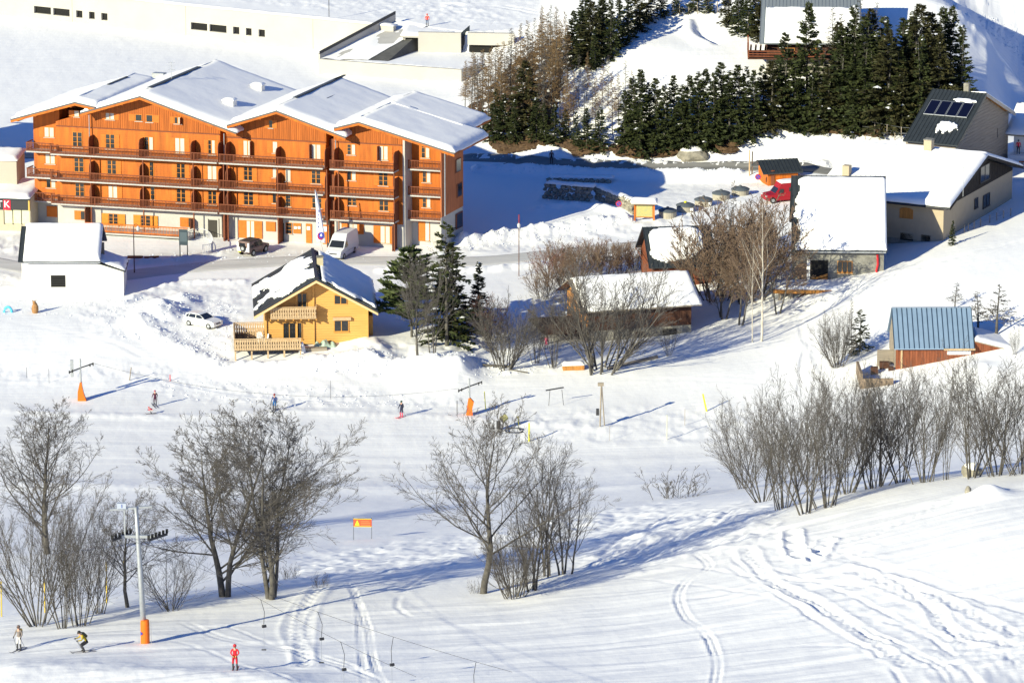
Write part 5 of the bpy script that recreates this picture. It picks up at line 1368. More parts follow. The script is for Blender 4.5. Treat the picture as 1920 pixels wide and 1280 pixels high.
# ------------------------------------------------------------------ orange wooden hut
def hut():
    o = G(1441, 349); S = Site((o.x, o.y, H(o.x, o.y)), math.radians(14)); T = S.T
    root = thing('wooden_kiosk_hut', 'small orange timber hut with grey metal roof beside the road', 'hut', S.o, S.a)
    px = S.pix; uR = px(1496, 340)[0]; wE = px(1470, 322, -0.4)[1]; vr = 2.0; wR = px(1429, 300, vr)[1]; D = 4
    MB(T).box(0, uR, 0, D, -1, wE).build('wall', M_OCHRE, root)
    boards(root, T, 0.02, uR - 0.02, 0, 0.0, wE - 0.05, M_WOOD_O, 'board', 0.3, proud=0.05)
    for k in range(9):
        a = D * k / 9; b = D * (k + 1) / 9 - 0.03; f = lambda v: wE + (wR - wE) * (1 - abs(v - vr) / vr) - 0.1
        MB(T).prism([(-0.05, a, 0), (-0.05, b, 0), (-0.05, b, f(b)), (-0.05, a, f(a))], (0.05, 0, 0)).build('gable_board', M_WOOD_O, root)
    MB(T).prism([(uR, 0, wE), (uR, D, wE), (uR, vr, wR - 0.1)], (-0.06, 0, 0)).build('gable', M_OCHRE, root)
    a, b = -0.8, uR + 0.5
    sheet_roof(root, T, [(a, -0.45, wE - 0.12), (b, -0.45, wE - 0.12), (b, vr, wR), (a, vr, wR)], M_ROOFD, pitch_=0.45)
    sheet_roof(root, T, [(b, D + 0.45, wE - 0.12), (a, D + 0.45, wE - 0.12), (a, vr + .003, wR), (b, vr + .003, wR)], M_ROOFD, pitch_=0.45)
    p = px(1446, 330); MB(T).box(0.25, 0.7, -0.12, -0.052, 0, 1.9).build('door', M_REDBROWN, root)
hut()

# ------------------------------------------------------------------ chalet among the spruces (top right)
def hill_chalet():
    o = G(1440, 140); S = Site((o.x, o.y, H(o.x, o.y) - 0.2), math.radians(-2)); T = S.T
    root = thing('hillside_chalet', 'brown chalet behind spruces with grey metal roof top and thick snow below it', 'chalet', S.o, S.a)
    px = S.pix; wE = px(1500, 82, -1.2)[1]; uL = px(1438, 100)[0]; uR = px(1600, 100)[0]; wb = px(1500, 108)[1]
    vr = 7.0; wR = px(1480, -20, vr)[1]
    MB(T).box(uL, uR, 0, 2 * vr, -2, wb).build('stone_base', M_STONE, root)
    MB(T).box(uL, uR, 0.02, 2 * vr, wb + 0.003, wE + 0.3).build('timber_wall', M_BROWN, root)
    a, b = px(1424, 82, -1.2)[0], uR + 1
    P = [(a, -1.2, wE), (b, -1.2, wE), (b, vr, wR), (a + 0.4, vr, wR)]
    m = mat('grey_blue_metal_roof', (0.22, 0.25, 0.28), 0.45, 0.3)
    r = sheet_roof(root, T, P, m, pitch_=0.45)
    sheet_roof(root, T, [(b, 2 * vr + 1, wE), (a, 2 * vr + 1, wE), (a + 0.4, vr + .003, wR), (b, vr + .003, wR)], m, pitch_=0.45)
    snow_layer('roof_snow', P, 0.6, r, T, 40, 26, 0.4, seed=61, lift=0.05, mask=lambda s, t: np.minimum(np.minimum((0.62 + 0.02 * fbm(s * 8, s, 2, 3) - t) * 9, (s - 0.045) * 12), 0.5), wob=0.05)
    z = px(1430, 112, -1.6)[1]; u0 = px(1402, 112, -1.6)[0]
    g = MB(T).box(u0, uR - 3, -1.6, 3.5, z, z + 0.18).build('balcony', M_BROWN, root)
    q = MB(T)
    for h in (0.35, 0.65, 0.98): MB(T).box(u0, uR - 3, -1.62, -1.54, z + h, z + h + 0.12).build('rail', M_REDBROWN, g); MB(T).box(u0 - 0.02, u0 + 0.06, -1.53, 3.5, z + h, z + h + 0.12).build('rail', M_REDBROWN, g)
    for v in (-1.5, 0.2, 1.9, 3.3): MB(T).box(u0, u0 + 0.14, v, v + 0.14, z + 0.18, z + 2.1).build('post', M_REDBROWN, g)
    for k in range(4): MB(T).prism([(u0 + 0.3 + k * 0.6, -1.5, wE - 0.1), (u0 + 0.5 + k * 0.6, -1.5, wE - 0.1), (u0 + 0.5 + k * 0.6, 1.5, wE - 1.2), (u0 + 0.3 + k * 0.6, 1.5, wE - 1.2)], (0, 0, -0.2)).build('rafter', M_BROWN, g)
    for (x0, x1) in ((1470, 1490), (1510, 1530)):
        p, q_ = px(x0, 90), px(x1, 103); simple_window(root, T, p[0], q_[0], q_[1], p[1], frame=M_OCHRE)
hill_chalet()

# ------------------------------------------------------------------ hut with blue roof
def blue_hut():
    o = G(1679, 692); S = Site((o.x, o.y, H(o.x, o.y) - 0.1), math.radians(1)); T = S.T
    root = thing('blue_roof_hut', 'red-brown timber hut with pale blue ribbed metal roof on the snowy hillside', 'hut', S.o, S.a)
    px = S.pix; wE = px(1750, 653, -0.5)[1]; uR = px(1826, 670)[0]; vr = 3.2; wR = px(1745, 577.5, vr)[1]; D = 2 * vr
    MB(T).box(0, uR, 0, D, -1.5, wE).build('wall', M_REDBROWN, root)
    boards(root, T, 0.0, uR, 0, -0.6, wE - 0.02, M_REDBROWN, 'board', 0.28, vertical=True, proud=0.05)
    for k in range(12):
        a = D * k / 12; b = D * (k + 1) / 12 - 0.03; f = lambda v: wE + (wR - wE) * (1 - abs(v - vr) / vr) - 0.12
        MB(T).prism([(-0.05, a, -0.6), (-0.05, b, -0.6), (-0.05, b, f(b)), (-0.05, a, f(a))], (0.05, 0, 0)).build('gable_board', M_GREYWOOD, root)
    a, b = px(1677, 653, -0.5)[0], px(1827, 653, -0.5)[0]
    ms = mat('dark_blue_seam', (0.025, 0.05, 0.085), 0.5, 0.1)  # raised seams in a much darker blue than the sheets
    P = [(a, -0.5, wE), (b, -0.5, wE), (b, vr, wR), (a, vr, wR)]
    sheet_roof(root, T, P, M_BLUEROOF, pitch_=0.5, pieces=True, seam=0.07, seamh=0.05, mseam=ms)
    sheet_roof(root, T, [(b, D + 0.7, wE - .1), (a, D + 0.7, wE - .1), (a, vr + .003, wR), (b, vr + .003, wR)], M_BLUEROOF, pitch_=0.5)
    MB(T).box(a, b, vr - 0.15, vr + 0.15, wR + 0.06, wR + 0.10).build('ridge_cap', M_BLUEROOF, root)
    MB(T).box(a + 5.0, b + 0.1, -0.62, -0.52, wE - 0.2, wE - 0.03).build('eave_board', M_PALEWOOD, root)
    p, q = px(1776, 657), px(1820, 664); MB(T).box(p[0], q[0], -0.12, -0.055, q[1], p[1]).build('white_board', M_WHITE, root)
    u = px(1690, 670)[0]; MB(T).box(u - 0.08, u + 0.1, -0.14, -0.056, -1, wE).build('post', M_PALEWOOD, root)
    # lean-to
    e = px(1904, 670); wl = px(1900, 660)[1]; wh = px(1830, 640)[1]
    MB(T).prism([(uR + 0.01, 0.1, -2), (e[0], 0.1, -2), (e[0], 0.1, wl), (uR + 0.01, 0.1, wh)], (0, 4.5, 0)).build('lean_to_wall', M_REDBROWN, root)
    n = 18
    for k in range(n):
        x0 = uR + 0.03 + (e[0] - uR) * k / n; x1 = x0 + (e[0] - uR) / n - 0.03; f = lambda x: wh + (wl - wh) * (x - uR) / (e[0] - uR)
        MB(T).prism([(x0, 0.06, -0.8), (x1, 0.06, -0.8), (x1, 0.06, f(x1) - 0.03), (x0, 0.06, f(x0) - 0.03)], (0, 0.035, 0)).build('board', M_REDBROWN, root)
    l = slab(MB(T), [(uR + 0.05, -0.2, wh + 0.1), (e[0] + 0.2, -0.2, wl + 0.1), (e[0] + 0.2, 5, wl + 0.1), (uR + 0.05, 5, wh + 0.1)], 0.1).build('lean_to_roof', M_GREYWOOD, root)
    snow_layer('roof_snow', [(e[0] + 0.25, -0.2, wl + 0.1), (e[0] + 0.25, 5, wl + 0.1), (uR + 0.1, 5, wh + 0.1), (uR + 0.1, -0.2, wh + 0.1)], 0.35, l, T, 12, 16, 0.35, seed=71, noise=0.05)
    # yard wall on the left
    u0 = px(1609, 690, -1.5)[0]; z0 = px(1609, 662, -1.5)[1]; z1 = px(1627, 680, -3.2)[1]
    mw_ = mat('yard_wall_boards', (0.22, 0.165, 0.12), 0.85, var=0.3, vscale=3)
    y = MB(T).box(u0, u0 + 0.25, -4.2, 0.8, -2.5, 0.75).build('yard_wall', mw_, root)
    MB(T).box(u0 + 0.26, -0.6, -4.2, -4.0, -2.5, 0.25).build('yard_wall', mw_, root)
    MB(T).box(u0 + 2.2, -0.06, 1.6, 1.75, -1, 1.7).build('yard_screen', M_GREYWOOD, root)
    for (x, y_, s_) in ((u0 + 1.4, -0.6, 0.5), (u0 + 2.4, 0.6, 0.7), (u0 + 3.2, -0.2, 0.4)): MB(T).box(x, x + s_ * 1.4, y_, y_ + s_, -0.5, s_ * 0.9).build('crate', M_BROWN, root)
blue_hut()

# ------------------------------------------------------------------ avalanche gallery, ramp, platform and portal
def wall_along(name, pts, z0s, z1, th, m, parent=None):
    """upright wall through ground points (x, y), bottoms z0s, level top z1"""
    mb = MB()
    for i in range(len(pts) - 1):
        a, b = Vector((*pts[i], 0)), Vector((*pts[i+1], 0)); d = (b - a).normalized(); n = Vector((-d.y, d.x, 0)) * th
        vs = [a, b, b + n, a + n]
        z0a, z0b = z0s[i], z0s[i+1]
        mb.add([(vs[0].x, vs[0].y, z0a), (vs[1].x, vs[1].y, z0b), (vs[2].x, vs[2].y, z0b), (vs[3].x, vs[3].y, z0a)] + [(v.x, v.y, z1 if not isinstance(z1, (list, tuple)) else (z1[i], z1[i+1], z1[i+1], z1[i])[j]) for j, v in enumerate(vs)],
               [(0,3,2,1),(4,5,6,7),(0,1,5,4),(1,2,6,5),(2,3,7,6),(3,0,4,7)])
    return mb.build(name, m, parent)
def gallery():
    p0, p1 = W(240, 0, L2), W(700, 47, L2)
    d = (p1 - p0).normalized(); ang = math.atan2(d.y, d.x)
    o = p0 - d * 40; o.z = L0
    S = Site(o, ang); T = S.T; px = S.pix
    m = mat('gallery_concrete', (0.44, 0.42, 0.385), 0.9, var=0.06, vscale=0.25, bump=0.01)
    root = thing('avalanche_gallery', 'long pale concrete retaining gallery with dark slit windows above the snowfield', 'retaining wall', S.o, S.a)
    uE = px(741, 60)[0]; wT = L2 - L0 + 0.05
    wins = [(67,99,11,25),(103,134,14.5,27.5),(146,158,19,32),(170,181,21,34),(193,205,23,37),(361,392,42,56),(396,428,45,59),(440,452,49,62),(464,475,51,65),(488,500,54,67)]
    R = []
    for (x0, x1, y0, y1) in wins:
        a = px(x0, y0); b = px(x1, y1); c = px(x1, y0)[1]; e = px(x0, y1)[1]
        R.append((a[0], b[0], e - 0.0, a[1]))
    zs0 = sum(r[2] for r in R) / len(R); zs1 = sum(r[3] for r in R) / len(R)
    joints = [-30] + [px(139, 30)[0], px(382, 40)[0] - 2.6, px(590, 60)[0]] + [uE]
    F_ = -0.45                                               # front of the wall stands before the earth step
    for i in range(len(joints) - 1):
        a, b = joints[i] + 0.02, joints[i + 1] - 0.02
        mb = MB(T); mb.box(a, b, F_, 0.25, -3, zs0); mb.box(a, b, F_, 0.25, zs1, wT)
        rs = sorted([r for r in R if r[0] > a - 1 and r[1] < b + 1]); x = a
        for r in rs:
            if r[0] > x: mb.box(x, r[0], F_, 0.25, zs0 + 0.001, zs1 - 0.001)
            x = r[1]
        mb.box(x, b, F_, 0.25, zs0 + 0.001, zs1 - 0.001)
        mb.build('wall_panel', m, root)
    for r in R:
        if r[1] - r[0] > 1: pass
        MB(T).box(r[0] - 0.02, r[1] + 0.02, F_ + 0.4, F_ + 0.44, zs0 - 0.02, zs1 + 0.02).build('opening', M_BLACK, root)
    a_, b_ = px(135, 44)[0], px(525, 84)[0]
    MB(T).prism([(a_, F_ - 0.9, -0.15), (b_, F_ - 0.9, -0.15), (b_, F_, 0.16), (a_, F_, 0.16)], (0, 0.01, -0.3)).build('bare_soil_strip', mat('bare_soil', (0.10, 0.075, 0.055), 0.95, var=0.3), root)
    c = MB(T).box(-30, uE, F_ - 0.08, 0.35, wT + 0.003, wT + 0.12).build('coping', m, root)
    snow_layer('coping_snow', [(-30, F_ - 0.05, wT + 0.1), (uE, F_ - 0.05, wT + 0.1), (uE, 0.9, wT + 0.1), (-30, 0.9, wT + 0.1)], 0.18, c, T, 120, 4, 0.2, seed=81)
    # low retaining wall of the platform
    r2 = thing('platform_wall', 'low pale concrete wall holding the snowy loading platform behind the apartments', 'retaining wall', W(598, 113, L1))
    q0 = r2.location; pts = [(W(a, b, L1).x - q0.x, W(a, b, L1).y - q0.y) for a, b in ((598, 113), (700, 121), (865, 133))]
    w_ = wall_along('wall', pts, [-3, -3, -3], 0.12, 0.5, m, r2)
    w2 = wall_along('end_wall', [pts[-1], (W(905, 122, L1).x - q0.x, W(905, 122, L1).y - q0.y)], [-3, -3], 0.1, 0.4, m, r2)
    # ramp from roof level down to the platform
    A0, A1 = W(742, 42, L2), W(800, 50, L2); B0, B1 = W(600, 112, L1), W(690, 114, L1 )
    rt = thing('service_ramp', 'snowy service ramp with dark parapet descending beside the gallery wall', 'ramp', B0)
    def rel(p, dz=0): return (p.x - B0.x, p.y - B0.y, p.z - B0.z + dz)
    n = 14; V = []; F = []
    for i in range(n + 1):
        t = i / n; a = B0.lerp(A0, t); b = B1.lerp(A1, t)
        for j in range(9):
            s = j / 8; p = a.lerp(b, s); V.append(rel(p, 0.1 + 0.35 * float(fbm(p.x * 0.7, p.y * 0.3, 3, 5)) * min(1, 4 * s * (1 - s) + .2)))
    F = [(i*9+j, i*9+j+1, (i+1)*9+j+1, (i+1)*9+j) for i in range(n) for j in range(8)]
    link_mesh('ramp_snow', fast_mesh('ramp_snow', V, F, True), M_SNOW, rt)
    MB().prism([rel(B0, -0.3), rel(B1, -0.3), rel(A1, -0.3), rel(A0, -0.3)], (0, 0, 0.25)).build('ramp_slab', M_CONC, rt)
    pr = MB(); a, b = B0, A0; dd = (b - a).normalized(); nn = Vector((-dd.y, dd.x, 0)).normalized() * 0.35
    pr.prism([rel(a, -0.5), rel(b, -0.5), rel(b, 1.1), rel(a, 0.7)], nn); pr.build('parapet', m, rt)
    pr = MB(); pr.prism([rel(a, 0.72) , rel(b, 1.12), rel(b, 1.5), rel(a, 1.1)], nn * 0.3); pr.build('parapet_rail', M_DARKMETAL, rt)
    dk = mat('shade_toned_concrete', (0.10, 0.10, 0.095), 0.9, var=0.3, vscale=0.7)  # shade on the ramp's side wall put into a dark mottled colour
    MB().prism([rel(B1, 0.0), rel(A1, 0.0), rel(A1 + Vector((0.6, -0.6, -2.5))), rel(B1 + Vector((2.4, -1.0, -0.1)))], (0.2, 0.3, 0)).build('ramp_side', dk, rt)
    # portal building on the platform
    o = W(790, 97, L1); S = Site(o, math.radians(-5)); T = S.T; px = S.pix
    pb = thing('concrete_portal', 'small snow-topped concrete portal building with dark side doors on the platform', 'building', S.o, S.a)
    h = px(815, 71)[1]; x0 = px(760, 90)[0]; x1 = px(848, 90)[0]
    MB(T).box(0, x1 - 0.5, 0, 5, -0.5, h).build('wall', m, pb)
    MB(T).box(x0, -0.003, 1.2, 5, -0.5, h).build('recess_wall', mat('dark_slate_panel', (0.06, 0.075, 0.08), 0.8), pb)
    MB(T).box(x0 - 0.35, x0 - 0.003, 0.1, 5, -0.5, h).build('pier', m, pb)
    MB(T).box(x1 - 0.497, x1, 0.3, 5, -0.5, h).build('pier', m, pb)
    rr = MB(T).box(x0 - 0.6, x1 + 0.4, -0.3, 6.5, h + 0.003, h + 0.25).build('roof', m, pb)
    snow_layer('roof_snow', [(x0 - 0.6, -0.3, h + 0.25), (x1 + 0.4, -0.3, h + 0.25), (x1 + 0.4, 6.5, h + 0.25), (x0 - 0.6, 6.5, h + 0.25)], 0.3, rr, T, 20, 10, 0.3, seed=82)
    e = px(877, 84, -0.5)
    MB(T).prism([(x1 + 0.45, -0.2, -0.5), (e[0], 1.5, -0.5), (e[0], 1.5, h + 1.4), (x1 + 0.45, -0.2, h + 0.1)], (0.05, 0.3, 0)).build('side_wall', mat('dark_slate_panel'), pb)
    for k in range(4): MB(T).prism([(x1 + 0.5 + k * 0.4, -0.29 + k * 0.33, -0.3), (x1 + 0.8 + k * 0.4, -0.05 + k * 0.33, -0.3), (x1 + 0.8 + k * 0.4, -0.05 + k * 0.33, h), (x1 + 0.5 + k * 0.4, -0.29 + k * 0.33, h)], (-0.01, -0.03, 0)).build('panel', M_DARKMETAL, pb)
    # upper parapet pieces behind
    q = W(785, 62, L2); S2 = Site(Vector((q.x, q.y, L1)), math.radians(-6)); 
    u = thing('upper_parapet', 'cream concrete parapet at roof level above the portal building', 'wall', S2.o, S2.a)
    b = S2.pix(865, 66)[0]; MB(S2.T).box(0, b, -0.6, 0, -1, L2 - L1 + 0.2).build('wall', m, u)
    c = S2.pix(878, 66)[0]; c2 = S2.pix(965, 72)[0]
    MB(S2.T).box(c, c2, -0.9, -0.2, L2 - L1 - 1.3, L2 - L1 + 0.3).build('beam', m, u)
    MB(S2.T).box(c + 0.1, c2 - 0.1, -0.1, 0.1, -1, L2 - L1 - 1.3).build('dark_recess', M_BLACK, u)
gallery()
# ------------------------------------------------------------------ trees
RG = np.random.default_rng(7)
def grow_level(par, k, t0, t1, ang, angv, lr, m, wig, trop, r_ratio, tip=0.35, lmin=0.0, tpow=1.0, lt=0.5):
    P, R, Lp = par                                           # P [N,m,3], R [N,m], Lp [N]
    N, mp = P.shape[0], P.shape[1]
    t = (RG.random((N, k)) + np.arange(k)) / k
    t = t0 + (t1 - t0) * t ** tpow
    f = t * (mp - 1); i = np.clip(f.astype(int), 0, mp - 2); w = (f - i)[..., None]
    idx = np.arange(N)[:, None]
    base = P[idx, i] * (1 - w) + P[idx, i + 1] * w
    tan = P[idx, i + 1] - P[idx, i]; tan /= np.linalg.norm(tan, axis=-1, keepdims=True) + 1e-9
    rb = R[idx, i] * (1 - w[..., 0]) + R[idx, i + 1] * w[..., 0]
    ref = RG.normal(size=tan.shape); side = np.cross(tan, ref); side /= np.linalg.norm(side, axis=-1, keepdims=True) + 1e-9
    a = np.radians(ang + angv * RG.normal(size=t.shape))[..., None]
    d = tan * np.cos(a) + side * np.sin(a)
    L = np.maximum(lmin, Lp[:, None] * lr * (1 - lt * (t - t0) / max(1e-6, (t1 - t0))) * (0.75 + 0.5 * RG.random(t.shape)))
    return march(base.reshape(-1, 3), d.reshape(-1, 3), L.ravel(), np.minimum(rb * 0.9, rb * r_ratio + 0.0).ravel(), m, wig, trop, tip)
def march(base, d, L, r0, m, wig, trop, tip):
    N = len(L); P = np.empty((N, m, 3)); P[:, 0] = base
    R = r0[:, None] * np.linspace(1, tip, m)[None]
    for j in range(1, m):
        d = d + RG.normal(size=d.shape) * wig + np.array([0, 0, trop])
        d /= np.linalg.norm(d, axis=1, keepdims=True)
        P[:, j] = P[:, j - 1] + d * (L / (m - 1))[:, None]
    return P, R, L
def tube_arrays(levels):                                     # [(P, R, sides)] -> V, F
    Vs, Fs, off = [], [], 0
    for P, R, n in levels:
        N, m = P.shape[:2]
        tan = np.gradient(P, axis=1); tan /= np.linalg.norm(tan, axis=-1, keepdims=True) + 1e-9
        ref = np.tile(np.array([0.31, 0.2, 0.93]), (N, 1)); ref[np.abs(tan[:, 0] @ np.array([0.31, 0.2, 0.93])) > 0.9] = [1, 0, 0]
        a = np.cross(tan, ref[:, None]); a /= np.linalg.norm(a, axis=-1, keepdims=True) + 1e-9; b = np.cross(tan, a)
        th = 2 * np.pi * np.arange(n) / n
        V = P[:, :, None] + R[:, :, None, None] * (a[:, :, None] * np.cos(th)[:, None] + b[:, :, None] * np.sin(th)[:, None])
        I = off + np.arange(N * m * n).reshape(N, m, n); J = np.roll(I, -1, 2)
        F = np.stack([I[:, :-1], J[:, :-1], J[:, 1:], I[:, 1:]], -1).reshape(-1, 4)
        Vs.append(V.reshape(-1, 3)); Fs.append(F); off += N * m * n
    return np.concatenate(Vs), np.concatenate(Fs)
def bark(name, c, c2): return mat(name, c, 0.9, color2=c2, vscale=2.0)
M_BARK = bark('grey_brown_bark', (0.055, 0.05, 0.046), (0.135, 0.125, 0.112))
M_TWIG = bark('grey_twigs', (0.075, 0.068, 0.063), (0.135, 0.12, 0.108))
M_TWIGB = bark('brown_twigs', (0.15, 0.10, 0.07), (0.22, 0.155, 0.11))
M_TWIGR = bark('reddish_twigs', (0.17, 0.075, 0.06), (0.24, 0.13, 0.10))
M_LARCH = bark('larch_twigs', (0.15, 0.095, 0.045), (0.25, 0.165, 0.085))
M_BIRCH = mat('birch_bark', (0.62, 0.58, 0.50), 0.8, color2=(0.34, 0.30, 0.25), vscale=3.5, stretch=(1, 1, 0.6))
def stems(n, h, lean, r, spread=0.3, m=9, wig=0.07, trop=0.05, tip=0.18):
    az = 2 * np.pi * (np.arange(n) + RG.random(n) * 0.7) / n
    le = np.radians(lean) * (0.25 + 0.75 * RG.random(n)) if n > 1 else np.zeros(1)
    d = np.stack([np.cos(az) * np.sin(le), np.sin(az) * np.sin(le), np.cos(le)], 1)
    base = np.stack([np.cos(az), np.sin(az), np.zeros(n)], 1) * spread * (RG.random((n, 1)) if n > 1 else 0); base[:, 2] = -0.4
    L = h * (0.8 + 0.25 * RG.random(n)) if n > 1 else np.array([h])
    return march(base, d, L, r * (0.7 + 0.5 * RG.random(n)) if n > 1 else np.array([r]), m, wig, trop, tip)
def finish_tree(root, trunk_lv, crown_lv, mt, mc, tname='trunk', cname='crown'):
    V, F = tube_arrays(trunk_lv); link_mesh(tname, fast_mesh(tname, V, F, True), mt, root)
    V, F = tube_arrays(crown_lv); link_mesh(cname, fast_mesh(cname, V, F), mc, root)
def broad_tree(name, h=12.0, n=1, lean=12, r=0.28, mt=None, mc=None, dens=1.0, fork=0.14, ang=38, k1=12, lr=0.66, rmin=0.007):
    root = thing(name, 'x', 'tree', (0, 0, 0))
    s0 = stems(n, h * 0.97, lean, r, 0.22 if n > 1 else 0, m=10, wig=0.06, trop=0.05, tip=0.08)
    s1 = grow_level(s0, k1, fork, 0.93, ang, 9, lr, 10, 0.075, 0.075, 0.42, 0.15, lt=0.62)
    s2 = grow_level(s1, 10, 0.12, 0.98, 33, 10, 0.40, 6, 0.11, 0.045, 0.5, 0.3)
    s3 = grow_level(s2, int(7 * dens), 0.10, 1.0, 33, 12, 0.45, 4, 0.13, 0.035, 0.6, 0.4)
    s4 = grow_level(s3, 4, 0.10, 1.0, 32, 12, 0.6, 3, 0.13, 0.03, 0.75, 0.5)
    np.clip(s3[1], rmin * 1.3, 1, out=s3[1]); np.clip(s4[1], rmin, 1, out=s4[1])
    finish_tree(root, [(s0[0], s0[1], 8), (s1[0], s1[1], 5)], [(s2[0], s2[1], 4), (s3[0], s3[1], 3), (s4[0], s4[1], 3)], mt or M_BARK, mc or M_TWIG)
    root['h'] = h; return root
def thicket(name, h=9.0, n=14, lean=26, r=0.075, mt=None, mc=None, k=(9, 6, 3), spread=0.9, cat='bush', rmin=0.0068):
    root = thing(name, 'x', cat, (0, 0, 0))
    s0 = stems(n, h * 0.95, lean, r, spread, m=9, wig=0.06, trop=0.07, tip=0.16)
    s1 = grow_level(s0, k[0], 0.16, 0.97, 27, 9, 0.45, 6, 0.09, 0.07, 0.5, 0.25)
    s2 = grow_level(s1, k[1], 0.15, 1.0, 27, 10, 0.42, 4, 0.11, 0.05, 0.62, 0.4)
    s3 = grow_level(s2, k[2], 0.2, 1.0, 28, 12, 0.5, 3, 0.12, 0.04, 0.75, 0.5)
    for s in (s1, s2, s3): np.clip(s[1], rmin, 1, out=s[1])
    finish_tree(root, [(s0[0], s0[1], 5)], [(s1[0], s1[1], 4), (s2[0], s2[1], 3), (s3[0], s3[1], 3)], mt or M_BARK, mc or M_TWIG, 'stems', 'twigs')
    for ch in root.children: tag(ch, kind='stuff')
    root['h'] = h; return root
def larch(name, h=13.0, nb=110, mt=None, mc=None, wid=1.7):
    root = thing(name, 'x', 'tree', (0, 0, 0))
    s0 = stems(1, h, 0, 0.13, 0, m=8, wig=0.012, trop=0.02, tip=0.12)
    s1 = grow_level(s0, nb, 0.28, 0.99, 82, 9, wid / h, 5, 0.10, 0.03, 0.22, 0.4, lt=0.82)
    s2 = grow_level(s1, 9, 0.15, 1.0, 42, 14, 0.36, 3, 0.15, -0.05, 0.7, 0.6)
    for s in (s1, s2): np.clip(s[1], 0.019, 1, out=s[1])
    finish_tree(root, [(s0[0], s0[1], 7)], [(s1[0], s1[1], 3), (s2[0], s2[1], 3)], mt or M_BARK, mc or M_LARCH)
    root['h'] = h; return root
def foliage_mat(name, c1, c2):
    return mat(name, c1, 0.75, color2=c2, vscale=0.9, spec=0.2)
M_NEED = foliage_mat('spruce_needles', (0.010, 0.019, 0.008), (0.056, 0.066, 0.020))
M_NEEDB = foliage_mat('spruce_needles_browned', (0.015, 0.022, 0.009), (0.062, 0.055, 0.020))
M_NEEDP = foliage_mat('pine_needles', (0.03, 0.05, 0.018), (0.10, 0.12, 0.045))
M_CLUMP = mat('branch_snow', (0.84, 0.86, 0.9), 0.8)
def spruce(name, h=10.0, wid=2.0, nb=150, per=26, need=None, snow=6, low=0.06, droop=0.25, pw=0.85):
    root = thing(name, 'x', 'tree', (0, 0, 0))
    s0 = stems(1, h, 0, 0.14, 0, m=8, wig=0.01, trop=0.02, tip=0.06)
    V, F = tube_arrays([(s0[0], s0[1], 7)]); link_mesh('trunk', fast_mesh('trunk', V, F, True), M_BARK, root)
    t = low + (1 - low) * (np.arange(nb) + RG.random(nb)) / nb
    L = wid * (1 - t) ** pw * (0.7 + 0.45 * RG.random(nb)) + 0.12
    az = RG.random(nb) * 2 * np.pi
    el = np.radians(28 * t ** 1.5 + 4 - 26 * (1 - t) * droop * 2 + 8 * RG.normal(size=nb))
    d = np.stack([np.cos(az) * np.cos(el), np.sin(az) * np.cos(el), np.sin(el)], 1)
    base = np.stack([np.zeros(nb), np.zeros(nb), t * h - 0.3], 1)
    br = march(base, d, L, np.full(nb, 0.02), 5, 0.06, -0.03, 0.4)
    V, F = tube_arrays([(br[0], np.clip(br[1], 0.012, 1), 3)]); link_mesh('branches', fast_mesh('branches', V, F), M_BARK, root)
    # needle sprays: slim flat pieces spread either side of every branch
    u = RG.random((nb, per)) ** 0.75; f = u * 4; i = np.clip(f.astype(int), 0, 3); w = (f - i)[..., None]
    P = br[0]; idx = np.arange(nb)[:, None]
    c = P[idx, i] * (1 - w) + P[idx, i + 1] * w
    tan = P[idx, i + 1] - P[idx, i]; tan /= np.linalg.norm(tan, axis=-1, keepdims=True)
    side = np.cross(tan, [0, 0, 1.0]); side /= np.linalg.norm(side, axis=-1, keepdims=True) + 1e-9
    sg = np.where(RG.random((nb, per)) < 0.5, -1, 1)[..., None]
    ax = tan * (0.5 + 0.4 * RG.random((nb, per, 1))) + side * sg * (0.3 + 0.6 * RG.random((nb, per, 1))) + np.array([0, 0, -1.0]) * (droop * 1.2 * RG.random((nb, per, 1)) - 0.1)
    ax /= np.linalg.norm(ax, axis=-1, keepdims=True)
    wv = np.cross(ax, RG.normal(size=ax.shape)); wv /= np.linalg.norm(wv, axis=-1, keepdims=True) + 1e-9
    ln = (0.16 + 0.20 * RG.random((nb, per, 1))) * np.clip(L / wid + 0.45, 0.5, 1.3)[:, None, None] * (0.6 + wid * 0.28)
    ww = ln * 0.22
    c = c + RG.normal(size=c.shape) * 0.05
    q = np.stack([c - wv * ww * 0.5, c + ax * ln * 0.5 - wv * ww, c + ax * ln, c + ax * ln * 0.5 + wv * ww], 2).reshape(-1, 3)
    Fq = np.arange(len(q)).reshape(-1, 4)
    link_mesh('crown', fast_mesh('crown', q, Fq), need or M_NEED, root)
    if snow:
        cs = P[RG.integers(0, nb, snow), 3] + [0, 0, 0.06]; vs, fs = [], []
        for c_ in cs:
            rr = 0.12 + 0.22 * RG.random(); o_ = len(vs); yaw = RG.random() * 6
            for k in range(6): a = yaw + k * math.pi / 3; vs.append(c_ + [rr * math.cos(a) * (1 + 0.5 * RG.random()), rr * 0.7 * math.sin(a), -0.04])
            vs.append(c_ + [0, 0, rr * 0.55]); fs += [(o_ + k, o_ + (k + 1) % 6, o_ + 6) for k in range(6)]
        o = link_mesh('branch_snow', fast_mesh('branch_snow', vs, fs, True), M_CLUMP, root); tag(o, kind='stuff')
    root['h'] = h; return root
PROTO = {}
_used = set()
_ORD = {}
def ordinal(n):
    t = ('zeroth first second third fourth fifth sixth seventh eighth ninth tenth eleventh twelfth thirteenth fourteenth fifteenth sixteenth seventeenth eighteenth nineteenth').split()
    if n < 20: return t[n]
    a, b = divmod(n, 10); tens = {2: 'twent', 3: 'thirt', 4: 'fort', 5: 'fift'}[a]
    return tens + 'ieth' if b == 0 else tens + 'y-' + t[b]
